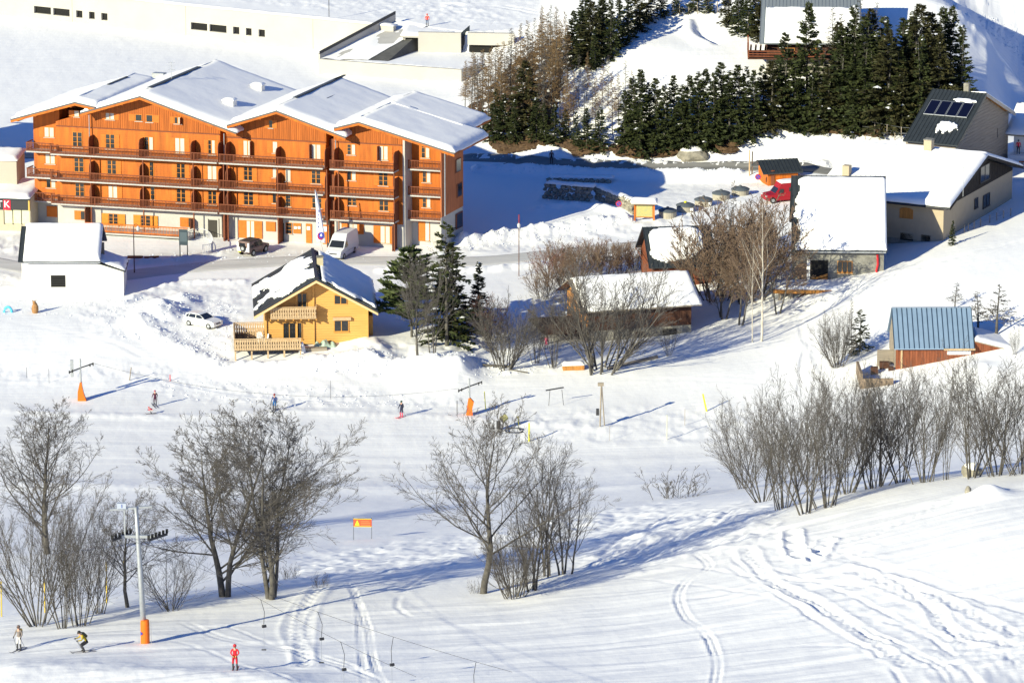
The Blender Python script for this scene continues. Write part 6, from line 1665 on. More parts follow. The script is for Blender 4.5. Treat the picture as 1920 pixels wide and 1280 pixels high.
def plant(kind, px_, py_, top, label, group=None, cat=None, rot=None, wide=1.0, base=None, sink=0.1):
    """set a tree of this kind on the ground seen at (px, py), grown to reach photo row `top`"""
    p = base if base is not None else GF(px_, py_, sink)
    pr = PROTO[kind]; hh = (py_ - top) / scale_at(p) / 0.965
    s = hh / pr['h']
    rot = RND.uniform(0, 6.28) if rot is None else rot
    if kind not in _used:
        _used.add(kind); o = pr; o.location = p; o.rotation_euler = (0, 0, rot); o.scale = (s * wide, s * wide, s); o['label'] = label
    else: o = copy_thing(pr, p, rot, label, (s * wide, s * wide, s))
    if 'group' in o: del o['group']
    if group: o['group'] = group
    o['category'] = cat or o['category']
    return o
PROTO['maple_a'] = broad_tree('bare_maple_tree', 13, 2, 8, 0.17, k1=17, fork=0.12, ang=50)
PROTO['maple_b'] = broad_tree('bare_maple_tree', 13, 3, 10, 0.15, k1=13, fork=0.12, ang=50)
PROTO['ash'] = broad_tree('bare_ash_tree', 12, 1, 0, 0.21, k1=22, fork=0.26, ang=46, dens=0.72, lr=0.62)
PROTO['upright'] = broad_tree('bare_maple_tree', 11, 1, 0, 0.18, k1=28, fork=0.16, ang=33, dens=0.8, lr=0.60)
PROTO['stems_thin'] = thicket('bare_sapling_clump', 10, 4, 11, 0.075, k=(12, 6, 3), spread=0.5, cat='tree', rmin=0.007)
PROTO['thick_a'] = thicket('bare_alder_bush', 9, 12, 27, 0.05, k=(10, 6, 3), spread=0.7)
PROTO['thick_b'] = thicket('bare_alder_bush', 9, 9, 23, 0.06, k=(10, 6, 3), spread=0.5)
PROTO['thick_c'] = thicket('bare_alder_bush', 9, 12, 40, 0.05, k=(10, 6, 3), mc=M_TWIG, spread=0.6)
PROTO['brown_a'] = thicket('brown_bush', 6, 13, 30, 0.06, mc=M_TWIGB, rmin=0.013)
PROTO['red_a'] = thicket('reddish_bush', 6, 14, 34, 0.06, mc=M_TWIGR, k=(9, 5, 3), rmin=0.012)
PROTO['wide_bush'] = thicket('wide_bare_bush', 8, 16, 42, 0.075, k=(12, 7, 3), rmin=0.009)
PROTO['brownmass'] = broad_tree('brown_birch_thicket', 10, 2, 12, 0.10, mc=M_TWIGB, k1=12, fork=0.2, dens=0.72, lr=0.42, rmin=0.010)
PROTO['birch'] = broad_tree('birch_tree', 13, 1, 0, 0.15, mt=M_BIRCH, mc=M_TWIGB, k1=14, fork=0.35, ang=36, dens=0.45, lr=0.36)
PROTO['larch_a'] = larch('bare_larch_tree', 13, 150)
PROTO['larch_b'] = larch('bare_larch_tree', 13, 120, mc=M_LARCH, wid=2.2)
PROTO['larch_g'] = larch('bare_grey_larch', 13, 80, mc=M_TWIG, wid=1.9)
PROTO['spruce_a'] = spruce('spruce_tree', 10, 2.0, 170, 34, snow=3)
PROTO['spruce_b'] = spruce('spruce_tree', 10, 1.6, 150, 34, snow=3)
PROTO['spruce_c'] = spruce('spruce_tree', 10, 2.5, 180, 36, need=M_NEEDB, snow=5)
PROTO['spruce_d'] = spruce('spruce_tree', 10, 2.2, 70, 40, snow=8, pw=0.7)
PROTO['pine'] = spruce('pine_tree', 10, 4.2, 90, 90, need=M_NEEDP, snow=0, low=0.22, droop=-0.2, pw=0.5)
PROTO['sapling'] = larch('young_bare_tree', 5, 36, mc=M_TWIG, wid=1.4)
PROTO['twigs'] = thicket('small_bare_shrub', 2.2, 12, 30, 0.02, k=(5, 3, 2), rmin=0.008)

# foreground shoulder
plant('upright', 90, 1038, 776, 'tall bare round-crowned tree at the left edge behind the lift pylon', wide=1.5)
plant('maple_a', 420, 1118, 752, 'large bare tree, left one of the joined pair left of centre', rot=1.0, wide=1.3)
plant('maple_b', 507, 1121, 757, 'large bare tree, right one of the joined pair left of centre', rot=2.2, wide=1.3)
plant('ash', 905, 1112, 788, 'bare tree with one clean trunk standing alone near the centre foreground', rot=3.6, wide=1.25)
plant('thick_c', 72, 1172, 880, 'leaning many-stemmed bare bush above the skier in white', rot=0.3)
plant('thick_a', 150, 1172, 935, 'dense many-stemmed bare bush above the skier with the black and yellow jacket', rot=1.9, wide=0.8)
plant('thick_b', 118, 1178, 960, 'narrow bare bush between the two leftmost foreground bushes', rot=2.9, wide=0.8)
plant('ash', 240, 1138, 930, 'short bare tree with crooked thick trunk directly behind the large pylon', rot=2.4, wide=1.1)
plant('thick_b', 185, 1150, 985, 'bare bush just left of the large lift pylon', rot=0.9, wide=0.9)
plant('thick_c', 322, 1142, 1020, 'low spreading bare bush right of the large lift pylon', rot=0.7, wide=1.5)
plant('wide_bush', 965, 1120, 985, 'low spreading bush with cut stump right of the lone clean-trunked tree', rot=0.2)
plant('stems_thin', 1000, 1106, 848, 'slender leaning stems next to the low stump bush near centre', rot=0.5, wide=1.3)
plant('stems_thin', 1022, 1080, 826, 'middle clump of slender bare stems right of the lone tree', rot=1.5, wide=1.2)
plant('stems_thin', 1056, 1078, 850, 'rightmost clump of slender bare stems beside the ski slope shoulder', rot=2.8, wide=1.4)
g_ = 'bare alder bushes along the shoulder at right'
for k, (kk, x, y, t_, w_, lb) in enumerate([
  ('thick_c', 1430, 940, 745, 1.1, 'leftmost leaning bush of the alder thicket at right'), ('thick_a', 1470, 952, 725, 1.0, 'bush with pale stems second from left in the right thicket'),
  ('thick_b', 1512, 962, 715, 1.0, 'bush whose pale stem bases stand lowest in the right thicket'), ('thick_a', 1550, 950, 705, 1.0, 'dense bush just right of the lowest bush in the right thicket'),
  ('thick_c', 1395, 915, 760, 1.0, 'small outlying bush at the left end of the right thicket'), ('thick_b', 1590, 925, 700, 1.1, 'bush above the middle of the right thicket, behind its pale stems'),
  ('thick_a', 1640, 915, 705, 1.15, 'dark bush left of the two straight trunks in the right thicket'), ('thick_b', 1690, 905, 690, 1.0, 'narrow dark bush close to the two straight trunks at right'),
  ('thick_a', 1732, 905, 690, 1.1, 'bushy dark clump just left of the straight trunks at right'), ('thick_b', 1822, 897, 680, 1.1, 'bush beside the snow hummock below the right thicket'),
  ('thick_a', 1872, 893, 675, 1.2, 'dark dense bush near the right edge above the snow hummock'), ('thick_c', 1915, 890, 680, 1.2, 'bush cut by the right edge of the thicket'), ('thick_b', 1985, 890, 690, 0.9, 'bush beyond the right end of the thicket')]):
    plant(kk, x, y, t_, lb, g_, wide=w_, rot=k * 1.3)
plant('stems_thin', 1775, 900, 668, 'two straight dark slender trunks rising in the right thicket', g_, wide=0.5, cat='tree')
plant('ash', 1650, 912, 715, 'bare forked tree inside the right thicket', g_, wide=0.9, cat='tree')
for x, y, t_, lb in ((1265, 932, 872, 'small isolated shrub on the shoulder left of the alder thicket'), (540, 1085, 1050, 'tiny shrub right of the large joined trees'), (600, 1100, 1068, 'tiny twig tuft beside the ski tracks'), (895, 1112, 1082, 'tiny twigs at the foot of the lone tree')):
    plant('twigs', x, y, t_, lb, wide=1.6 if x == 1265 else 1)
# village
plant('spruce_d', 838, 648, 412, 'tall dark spruce right of the pine chalet', wide=1.25, rot=0.4)
plant('spruce_c', 845, 630, 452, 'second spruce hidden against the tall dark spruce by the chalet', wide=1.1)
plant('pine', 772, 632, 462, 'broad open-crowned pine beside the pine chalet', wide=1.1)
plant('spruce_b', 898, 612, 487, 'smaller dark spruce right of the tall one near the chalet', wide=1.3)
plant('upright', 783, 692, 515, 'bare tree with grey trunk in front of the chalet pine, left one', wide=0.9)
plant('stems_thin', 813, 694, 500, 'bare slender tree in front of the tall spruce, right of the grey-trunked one', wide=0.9)
plant('red_a', 895, 628, 548, 'reddish bush at the foot of the small spruce', wide=0.9)
plant('wide_bush', 948, 692, 560, 'rounded bare bush between the chalet trees and the brown barn', wide=1.0, rot=1)
plant('red_a', 925, 640, 560, 'thin reddish bush behind the rounded bare bush', wide=0.9)
plant('thick_b', 1038, 690, 545, 'upright bare bush left of the brown barn gallery', wide=0.8)
plant('thick_a', 1005, 680, 560, 'thin bare bush beside the child in pink', wide=0.7)
plant('wide_bush', 1128, 694, 492, 'great fan-shaped bare bush in front of the brown barn', wide=1.2, rot=2)
plant('thick_c', 1254, 668, 595, 'small bare bush before the barn door', wide=0.7)
g_ = 'brown bushes on the bank behind the barn'
for k, (x, y, t_) in enumerate([(1030, 520, 462), (1055, 512, 450), (1085, 525, 455), (1110, 508, 445), (1135, 520, 450), (1165, 512, 452), (1190, 505, 455), (1060, 548, 478), (1020, 560, 500)]):
    plant('brown_a' if k % 3 else 'red_a', x, y, t_, '%s brown leafless bush on the bank behind the barn, lower ones counted first' % ordinal(k + 1), g_, wide=1.25)
g_ = 'dense brown trees between the cottage and the stone house'
_b = [(1335, 560, 420), (1355, 600, 410), (1385, 610, 395), (1350, 520, 400), (1395, 560, 385), (1432, 560, 375), (1458, 590, 410), (1445, 520, 385), (1385, 490, 375), (1440, 470, 380), (1352, 595, 480)]
for k, (x, y, t_) in enumerate(_b):
    plant('brownmass' if k % 4 else 'brown_a', x, y, t_, 'brown leafless tree in the clump by the stone house, %s from the left' % ordinal(sorted(_b).index((x, y, t_)) + 1), g_, wide=1.35, cat='tree')
plant('birch', 1428, 640, 372, 'white-barked birch, taller of the pair in front of the brown clump', rot=0.2, wide=0.8)
plant('birch', 1411, 642, 430, 'thin leaning white-barked birch left of the taller birch', rot=1.9, wide=0.55).rotation_euler = (0.0, -0.13, 1.9)
plant('larch_g', 1375, 540, 330, 'tall thin bare pole-like tree near the brown clump', wide=0.6)
plant('wide_bush', 1570, 688, 588, 'bare spreading shrub beside the ski track at right', wide=0.85)
plant('larch_g', 1596, 665, 555, 'thin bare tree left of the little green spruce on the slope', wide=0.8)
plant('spruce_d', 1612, 660, 578, 'little green spruce standing alone on the slope left of the blue-roofed hut', wide=1.5)
plant('spruce_a', 1786, 460, 412, 'small dark spruce by the shaded gable of the beige house', wide=0.9)
for x, y, t_, lb in ((1790, 578, 524, 'bare sapling behind the ridge of the blue roof'), (1834, 618, 538, 'bare sapling behind the right end of the blue roof'), (1868, 628, 522, 'tallest bare sapling right of the blue roof')):
    plant('sapling', x, y, t_, lb, 'bare saplings above the blue-roofed hut', wide=1.2)
plant('thick_b', 1903, 665, 615, 'small bare bush at the end of the hut lean-to', wide=0.8)
plant('twigs', 1568, 690, 668, 'tiny evergreen-looking tuft under the bare shrub on the slope')
# larches above the road
g_ = 'bare larches above the upper road'
_l = [(872,205,110),(884,222,95),(896,235,100),(905,210,88),(915,232,92),(928,215,80),(938,238,88),(948,205,75),(958,228,72),(968,200,62),(978,225,70),(990,190,52),(1000,215,58),(1010,180,45),(1020,205,55),
      (1030,170,38),(1040,200,48),(960,165,48),(975,150,40),(988,145,36),(1002,140,30),(1015,135,25),(1028,130,20),(1042,150,28),(1052,170,40),(1066,250,128),(1095,262,138),(1117,248,140),(1148,252,136),(1172,215,110),
      (1063,262,150),(1050,225,100),(1110,225,130),(935,185,78),(920,180,84),(905,175,92),(890,180,100),(1034,235,90),(1018,250,95),(996,248,92),(1075,235,130),(1085,200,100),(1100,190,95),(1128,225,120),(1140,200,100),(1160,235,135),(1182,225,130),(1056,190,70),(1064,160,45),(1045,120,10),(1032,110,5),(1018,110,8),(1060,130,20),(1575,200,20),(1640,170,0),(1735,215,60),(1745,220,90),(1610,150,-10),(1560,190,10)]
for k, (x, y, t_) in enumerate(_l):
    _l and _ORD.setdefault('l', sorted(_l)); plant(('larch_a', 'larch_b', 'larch_g')[k % 3] if x < 1200 else 'larch_g', x, y, t_, 'bare larch above the upper road, %s counted from the left' % ordinal(sorted(_l).index((x, y, t_)) + 1), g_, wide=1.0 if x < 1055 else 0.9)
# spruces
g_ = 'spruces of the plantation above the upper road'
_s = [(905,262,200),(925,265,190),(945,262,175),(965,268,180),(985,250,112),(1005,266,180),(1020,268,190),(1040,270,195),(1060,262,200),(890,258,215),(930,240,170),(1080,272,210),(1100,275,200),(1125,278,195),
      (1170,275,165),(1185,272,150),(1200,278,135),(1215,270,150),(1228,275,128),(1245,278,142),(1262,270,150),(1278,277,140),(1292,270,145),(1308,276,140),(1322,268,138),(1338,274,132),(1350,262,122),(1366,268,116),(1382,262,128),(1398,255,125),(1412,262,130),
      (1428,240,130),(1445,245,118),(1470,238,74),(1490,242,110),(1513,232,12),(1535,240,90),(1552,245,120),(1575,238,60),(1598,235,8),(1618,240,30),(1640,238,50),(1662,243,60),(1685,238,80),(1700,225,45),(1722,222,0),(1742,215,10),(1760,232,50),(1782,205,2),(1800,225,40),(1460,215,95),(1590,215,40),(1630,205,20),(1675,210,60),(1710,200,15),(1765,195,20),(1740,235,110),(1570,225,30),(1610,225,40),(1655,220,35),(1690,215,30),(1725,240,60),(1690,245,130),(1600,250,150),(1520,248,150),
      (1075,120,18),(1090,105,0),(1110,118,5),(1128,98,-10),(1145,110,0),(1160,88,-12),(1178,75,-20),(1195,58,-22),(1098,80,-20),(1130,70,-25),(1085,128,40),(1115,130,45),(1215,40,-40),(1240,30,-45),(1270,25,-45),(1300,22,-50),(1328,25,-45),(1365,45,-30),(1385,60,-25),(1402,70,-15),(1418,60,-30),(1395,30,-50),(1425,75,-10)]
def zone_of(q): return 0 if q[0] < 1130 and q[1] > 250 else 1 if q[1] < 140 else 2 if q[0] < 1425 else 3
for k, (x, y, t_) in enumerate(_s):
    kk = ('spruce_a', 'spruce_b', 'spruce_c', 'spruce_a', 'spruce_b')[k % 5]
    if x < 1420 and y > 240: kk = ('spruce_a', 'spruce_b')[k % 2]
    if x in (985, 1722, 1742): kk = 'spruce_c'
    if x < 1130 and y > 250: lb = 'small dark spruce at the foot of the larches'
    elif y < 140: lb = 'dark spruce at the top of the clearing'
    elif x < 1425: lb = 'green spruce in the row above the road'
    else: lb = 'tall spruce in the stand below the hillside chalet'
    zn = [q for q in _s if zone_of(q) == zone_of((x, y, t_))]; lb += ', %s from the left' % ordinal(sorted(zn).index((x, y, t_)) + 1)
    plant(kk, x, y, t_ + RND.uniform(-1, 1) * (14 if y > 200 and x > 1130 else 6), lb, g_ + ', ' + ('foot of the larches' if x < 1130 and y > 250 else 'clearing top' if y < 140 else 'road row' if x < 1425 else 'stand by the chalet'), wide=((1.25 if x > 1425 else 1.15) if x > 1130 else 1.3) * RND.uniform(0.8, 1.25))
plant('spruce_a', 1387, 62, 52, 'tiny spruce in the clearing by the hillside chalet')
# ------------------------------------------------------------------ banks, rocks, snow clods
def air(px_, py_, h):                                        # point on the line of sight that hangs h above the ground
    r = ray(px_, py_); lo, hi = 150.0, 700.0
    for t in np.linspace(200, 700, 401):
        if CAM_H + r.z * t < H(r.x * t, r.y * t) + h: hi = t; break
        lo = t
    for _ in range(14):
        m = (lo + hi) / 2
        if CAM_H + r.z * m < H(r.x * m, r.y * m) + h: hi = m
        else: lo = m
    return Vector((r.x * lo, r.y * lo, CAM_H + r.z * lo))
M_EARTH = mat('brown_frozen_turf', (0.07, 0.040, 0.022), 0.95, color2=(0.20, 0.125, 0.07), vscale=1.2, bump=0.1, bscale=2)
def bank(name, label, poly, n=900, seed=1, group=None):
    r = np.random.default_rng(seed); P = np.array(poly, float); pts = []
    x0, y0 = P.min(0); x1, y1 = P.max(0)
    V, F = [], []
    cnt = 0
    A = r.uniform(x0, x1, n * 8); B = r.uniform(y0, y1, n * 8); ok_ = sdist(P, A, B) > 1.5; A, B = A[ok_][:n], B[ok_][:n]
    for a, b in zip(A, B):
        g = GP(a, b)
        rr = 0.35 + 0.5 * r.random(); h = 0.10 + 0.3 * r.random(); o = len(V)
        for k in range(5): t = k * 1.2566 + r.random(); V.append((g[0] + rr * math.cos(t), g[1] + 1.6 * rr * math.sin(t), g[2] - 0.15))
        V.append((g[0] + r.normal() * 0.1, g[1], g[2] + h))
        F += [(o + k, o + (k + 1) % 5, o + 5) for k in range(5)]
    o = link_mesh(name, fast_mesh(name, V, F, False), M_EARTH); tag(o, label, 'turf bank', group, 'stuff'); return o
_gp = {}
def GP(a, b):
    k = (round(a / 6), round(b / 3))
    if k not in _gp:
        _gp[k] = GF(k[0] * 6, k[1] * 3, 0)
    q = _gp[k]; s = scale_at(q)
    x = q.x + (a - k[0] * 6) / s; y = q.y - (b - k[1] * 3) / (s * 0.34)
    return x, y, HF(x, y)
bank('dry_turf_bank', 'brown bare turf strip under the spruce row above the upper road', [(1150,270),(1230,262),(1330,258),(1345,272),(1250,283),(1180,282),(1140,276)], 700, 1)
bank('dry_turf_bank', 'brown bare turf patch beside the rock above the road', [(1335,258),(1380,248),(1395,256),(1378,276),(1345,277)], 330, 2)
bank('dry_turf_bank', 'shaded dark turf bank under the larches above the road', [(920,255),(1000,255),(1110,264),(1150,276),(1080,282),(1040,266),(1000,272),(945,280),(920,268)], 420, 3)
bank('dry_turf_bank', 'bare scrubby ground among the spruces of the dense stand', [(1440,215),(1700,200),(1720,238),(1650,255),(1440,238)], 1200, 4)
bank('dry_turf_bank', 'bare scrubby ground within the larch grove', [(880,200),(960,120),(1050,60),(1060,110),(1040,240),(900,250)], 700, 5)

M_ROCK = mat('grey_rock', (0.16, 0.15, 0.125), 0.95, color2=(0.36, 0.33, 0.27), vscale=1.0, bump=0.08, bscale=2)
def rock_mesh(name, sx, sy, sz, seed, sub=2):
    bm = bmesh.new(); bmesh.ops.create_icosphere(bm, subdivisions=sub, radius=1)
    for v in bm.verts:
        n = 1 + 0.28 * float(fbm(v.co.x * 1.4 + seed, v.co.y * 1.4 + v.co.z * 1.7, 2, seed))
        v.co = Vector((v.co.x * sx * n, v.co.y * sy * n, v.co.z * sz * n))
    me = bpy.data.meshes.new(name); bm.to_mesh(me); bm.free(); return me
def boulder(px_, py_, sx, sy, sz, label, seed, cap=True):
    p = GF(px_, py_, 0); o = link_mesh('boulder', rock_mesh('boulder', sx, sy, sz, seed, 3), M_ROCK, loc=p + Vector((0, 0, sz * 0.35))); tag(o, label, 'boulder')
    if cap:
        me = rock_mesh('snow_cap', sx * 0.85, sy * 0.85, sz * 0.5, seed + 3, 2)
        c = link_mesh('snow_cap', me, M_SNOW, o); c.location = (0.1, 0, sz * 0.72)
boulder(1298, 286, 1.9, 1.2, 0.95, 'grey rock outcrop with snow top beside the upper road', 3)
boulder(1822, 893, 0.75, 0.7, 0.65, 'snow-capped pale boulder among the right thicket stems', 5)
boulder(1815, 930, 0.25, 0.3, 0.35, 'small brown rock poking out of the snow hummock at right', 6, False)
STONE_ME = [rock_mesh('stone', 0.42, 0.38, 0.30, k, 1) for k in range(5)]
for m_ in STONE_ME: m_.materials.append(M_ROCK)
def rock_wall(name, label, a, b, rows, snowtop=True, seed=1):
    p, q = GF(*a), GF(*b); root = thing(name, label, 'stone wall', p); d = q - p; L = d.length; n = int(L / 0.62); r = random.Random(seed); 
    for i in range(n):
        for j in range(rows):
            if r.random() < 0.12 and j: continue
            o = bpy.data.objects.new('stone', STONE_ME[r.randrange(5)]); COL.objects.link(o); o.parent = root
            x = d.x * (i + 0.5 * (j % 2)) / n; y = d.y * (i + 0.5 * (j % 2)) / n
            o.location = (x, y + j * 0.16 + r.uniform(-.1, .1), HF(p.x + x, p.y + y) - p.z + 0.18 + j * 0.42); o.rotation_euler = (r.uniform(-.4, .4), r.uniform(-.4, .4), r.uniform(0, 6)); s = r.uniform(0.8, 1.25); o.scale = (s, s, s)
    if snowtop:
        nn = Vector((-d.y, d.x, 0)).normalized() * 1.1; t = Vector((0, 0, 0.42 * rows + 0.1)); z1 = Vector((0, 0, q.z - p.z))
        e = Vector((d.x, d.y, 0))
        snow_layer('wall_snow', [tuple(t), tuple(e + t + z1), tuple(e + nn + t + z1), tuple(nn + t)], 0.3, root, None, 30, 5, 0.3, seed=seed, noise=0.1)
rock_wall('dark_stone_wall', 'dark dry stone wall in the apartment shadow left of the notice board', (1022, 372), (1112, 378), 4, True, 3)
rock_wall('beige_stone_wall', 'sunlit beige stone wall behind the notice board', (1118, 372), (1192, 404), 3, True, 5)
rock_wall('low_stone_edge', 'low stone edging in the shade above the dark stone wall', (1030, 340), (1150, 343), 1, True, 7)
# loose clods thrown up by the plough
def clods():
    r = np.random.default_rng(9); V, F = [], []
    Z = [([(230,560),(440,560),(450,610),(420,700),(330,650),(240,640),(170,600)], 900), ([(850,440),(1190,405),(1190,420),(1000,455),(860,470)], 500), ([(560,668),(900,670),(1060,690),(900,712),(560,700)], 500),
         ([(880,290),(1420,303),(1560,298),(1560,306),(1200,308),(880,300)], 450), ([(880,318),(1400,330),(1400,337),(880,326)], 350), ([(280,705),(640,728),(860,755),(860,768),(540,762),(300,745)], 260),
         ([(1820,15),(1920,60),(1920,120),(1850,60)], 260), ([(0,520),(230,560),(240,600),(0,600)], 150), ([(260,478),(460,462),(700,480),(700,492),(300,500)], 200)]
    for poly, n in Z:
        P = np.array(poly, float); x0, y0 = P.min(0); x1, y1 = P.max(0)
        A = r.uniform(x0, x1, n * 8); B = r.uniform(y0, y1, n * 8); ok_ = sdist(P, A, B) > 0; A, B = A[ok_][:n], B[ok_][:n]
        for a, b in zip(A, B):
            x, y, z = GP(a, b); s = 0.05 + 0.11 * r.random() ** 2; o = len(V); w = r.random() * 6
            for k in range(4): t = w + k * 1.571; V.append((x + s * math.cos(t) * (1 + .4 * r.random()), y + s * math.sin(t), z - 0.03)) 
            V.append((x + r.normal() * s * .2, y, z + s * (0.8 + .5 * r.random()))); F += [(o + k, o + (k + 1) % 4, o + 4) for k in range(4)]
    o = link_mesh('snow_clods', fast_mesh('snow_clods', V, F), M_CLUMP); tag(o, 'loose lumps of ploughed snow scattered over the village banks', 'snow lumps', None, 'stuff')
clods()

# ------------------------------------------------------------------ small builders
M_ORANGE = mat('orange_padding', (0.78, 0.15, 0.012), 0.55, var=0.05)
M_YELLOW = mat('yellow_pole', (0.75, 0.68, 0.03), 0.6)
M_RED = mat('red_fabric', (0.62, 0.02, 0.03), 0.7, var=0.12, vscale=6)
def one(name, mb, m, label, cat, loc, rotz=0.0, group=None, smooth=False):
    o = mb.build(name, m, None, loc, rotz, smooth); return tag(o, label, cat, group)
def heading(p, dx, dy): return math.atan2(dy, dx)
def hgt(p, dpx): return dpx / scale_at(p) / 0.965

# ski lift pylons
def pylon_big():
    p = GF(272, 1206, 0.2); root = thing('lift_pylon', 'tall grey steel drag-lift pylon with orange padding in the left foreground', 'lift pylon', p)
    h = hgt(p, 262); lean = -0.42
    X = lambda z: lean * z / h
    MB().tube([(X(0), 0, -0.5), (X(h * .45), 0, h * .45), (X(h * .78), 0, h * .78), (X(h), 0, h)], [0.21, 0.18, 0.15, 0.12], 14).build('mast', M_STEEL, root, smooth=True)
    zt, zr = h * 0.985, h * 0.79
    MB().prism([(X(zt) - 1.75, -0.1, zt - .12), (X(zt) + 1.05, 0.1, zt + 0.05), (X(zt) + 1.05, 0.1, zt + 0.2), (X(zt) - 1.75, -0.1, zt + 0.03)], (0, 0.16, 0)).build('top_beam', M_STEEL, root)
    MB().box(X(zt) - 1.25, X(zt) - 0.65, -0.15, 0.2, zt + 0.06, zt + 0.42).build('number_plate', mat('pale_plate', (0.38, 0.42, 0.5), 0.6), root)
    text_mesh('number', '1', 0.34, mat('plate_blue', (0.02, 0.06, 0.4), 0.6), root, (X(zt) - 0.93, -0.17, zt + 0.24), (math.pi / 2, 0, 0), 0.01)
    MB().box(X(zt) - 0.83, X(zt) - 0.73, -0.05, 0.05, zr, zt - 0.1).build('hanger_arm', M_STEEL, root)
    MB().box(X(zr) - 1.3, X(zr) + 1.2, -0.09, 0.09, zr - 0.1, zr + 0.1).build('cross_arm', M_STEEL, root)
    for sx, d in ((-1.15, -1), (1.25, 1)):
        b = MB().prism([(X(zr) + sx - 0.5, -0.75, zr - 0.12), (X(zr) + sx + 0.6, 0.65, zr - 0.12), (X(zr) + sx + 0.6, 0.65, zr + 0.05), (X(zr) + sx - 0.5, -0.75, zr + 0.05)], (0.07, 0, 0)).build('roller_beam', M_DARKMETAL, root)
        for k in range(6):
            t = k / 5; x = X(zr) + sx - 0.5 + 1.1 * t; y = -0.75 + 1.4 * t
            MB().tube([(x - 0.06, y, zr + 0.17), (x + 0.1, y, zr + 0.17)], 0.15, 10).build('roller', M_RUBBER, b)
    # ladder rungs
    for k in range(12): z = h * .3 + k * 0.45; MB().tube([(X(z) + 0.2, -0.18, z), (X(z) + 0.2 + 0.26, -0.18, z)], 0.015, 4).build('rung', M_STEEL, root)
    w = 0.30; ph = hgt(p, 50)
    n = 10
    prof = [(w, -0.3), (w, ph * .85), (w * .93, ph), (w * .6, ph + 0.03)]
    MB().lathe(prof, (0.02, -0.06, 0), 16).build('orange_pad', M_ORANGE, root, smooth=False)
    MB().prism([(-0.26, -0.33, ph * .62), (-0.10, -0.385, ph * .54), (-0.26, -0.33, ph * .46)], (0, -0.02, 0)).build('blue_mark', mat('pad_blue', (0.04, 0.05, 0.35), 0.6), root)
    MB().tube([(0.42, -0.1, -0.2), (0.42, -0.1, ph)], 0.02, 5).build('stay', M_STEEL, root)
    return p + Vector((X(zr) - 1.15, -0.7, zr + 0.3)), p + Vector((X(zr) + 1.25, -0.7, zr + 0.3))
CA, CB = pylon_big()
def pylon_small(px_, py_, top, padpx, label, rope, tilt):
    p = GF(px_, py_, 0.1); root = thing('small_lift_pylon', label, 'lift pylon', p); h = hgt(p, py_ - top); ph = hgt(p, padpx)
    MB().tube([(0, 0, -0.3), (0, 0, h)], [0.12, 0.09], 8).build('mast', M_STEEL, root)
    za = h * 0.78
    MB().tube([(-1.1, -0.7, za - 0.25), (0.2, 0.1, za + 0.1), (1.25, 0.8, za + 0.3)], 0.07, 5).build('cross_arm', M_DARKMETAL, root)
    for k in (-1.1, -0.8, 0.9, 1.2): MB().tube([(k, k * .62 - .1, za + 0.02 + k * .2), (k + 0.1, k * .62 - .1, za + .02 + k * .2)], 0.17, 8).build('roller', M_RUBBER, root)
    a = tilt
    pts = [(-0.33, 0, 0), (0.35 if a else 0.62, 0, -0.1), (0.28 if a else 0.30, 0, ph * .4), (0.46 if a else 0.14, 0, ph * .78), (0.1, 0, ph), (-0.08, 0, ph), (-0.30 if not a else -0.22, 0, ph * .5)]
    MB().prism([(x, -0.3, z) for x, _, z in pts], (0, 0.55, 0)).build('orange_pad', M_ORANGE, root)
    if rope == 2: MB().box(-1.0, -0.7, -0.1, 0.1, za - 0.9, za + 0.9).build('tension_box', M_STEEL, root)
    return p + Vector((1.1, 0.7, za + 0.4)), p + Vector((-1.0, -0.6, za))
s1 = pylon_small(152, 751, 672, 36, 'small drag-lift pylon with orange pad left of the skier pair', 2, 0)
s2 = pylon_small(880, 778, 708, 34, 'small drag-lift pylon with bent orange pad near the centre', 1, 1)
def cable(a, b, sag, label, r=0.014):
    pts = [a.lerp(b, t) + Vector((0, 0, -sag * 4 * t * (1 - t))) for t in np.linspace(0, 1, 17)]
    o = MB().tube([tuple(q - a) for q in pts], r, 4).build('lift_cable', M_DARKMETAL, None, a); tag(o, label, 'cable'); return pts
cA = cable(CA, air(960, 1259, 4.2), 0.5, 'left thin haul cable running from the large pylon down to the right', 0.012)
cB = cable(CB, air(780, 1268, 4.2), 0.5, 'right thin haul cable running from the large pylon down to the right', 0.012)
cable(s1[0], s2[1], 2.0, 'thin haul cable between the two small lift pylons')
def hanger(p, drop, label, swing=0.3):
    root = thing('drag_lift_hanger', label, 'lift hanger', p, 0, 'hangers on the drag lift cables')
    MB().tube([(0, 0, 0), (swing * .2, 0, -0.08), (swing, 0, -drop * .25), (swing * .8, 0, -drop * .5)], 0.018, 4).build('rope', M_DARKMETAL, root)
    MB().tube([(swing * .8 - .1, -0.05, -drop * .5 - .12), (swing * .8 + .14, 0.05, -drop * .5 - .12)], 0.10, 8).build('spring_box', M_DARKMETAL, root)
    MB().tube([(swing * .8, 0, -drop * .5 - .2), (swing * .75, 0, -drop)], 0.014, 4).build('stick', M_STEEL, root)
    MB().tube([(swing * .75 - .15, 0, -drop - .02), (swing * .75 + .15, 0, -drop - .02)], 0.04, 6).build('seat_disc', M_RUBBER, root)
def at_x(pts, x):
    for a, b in zip(pts, pts[1:]):
        pa, pb = proj(a), proj(b)
        if min(pa[0], pb[0]) <= x <= max(pa[0], pb[0]): return a.lerp(b, (x - pa[0]) / (pb[0] - pa[0] + 1e-9))
    return pts[len(pts) // 2]
def proj(p):
    d = p.y * cp - (p.z - CAM_H) * sp; return 960 + FPX * p.x / d, 640 - FPX * (p.y * sp + (p.z - CAM_H) * cp) / d
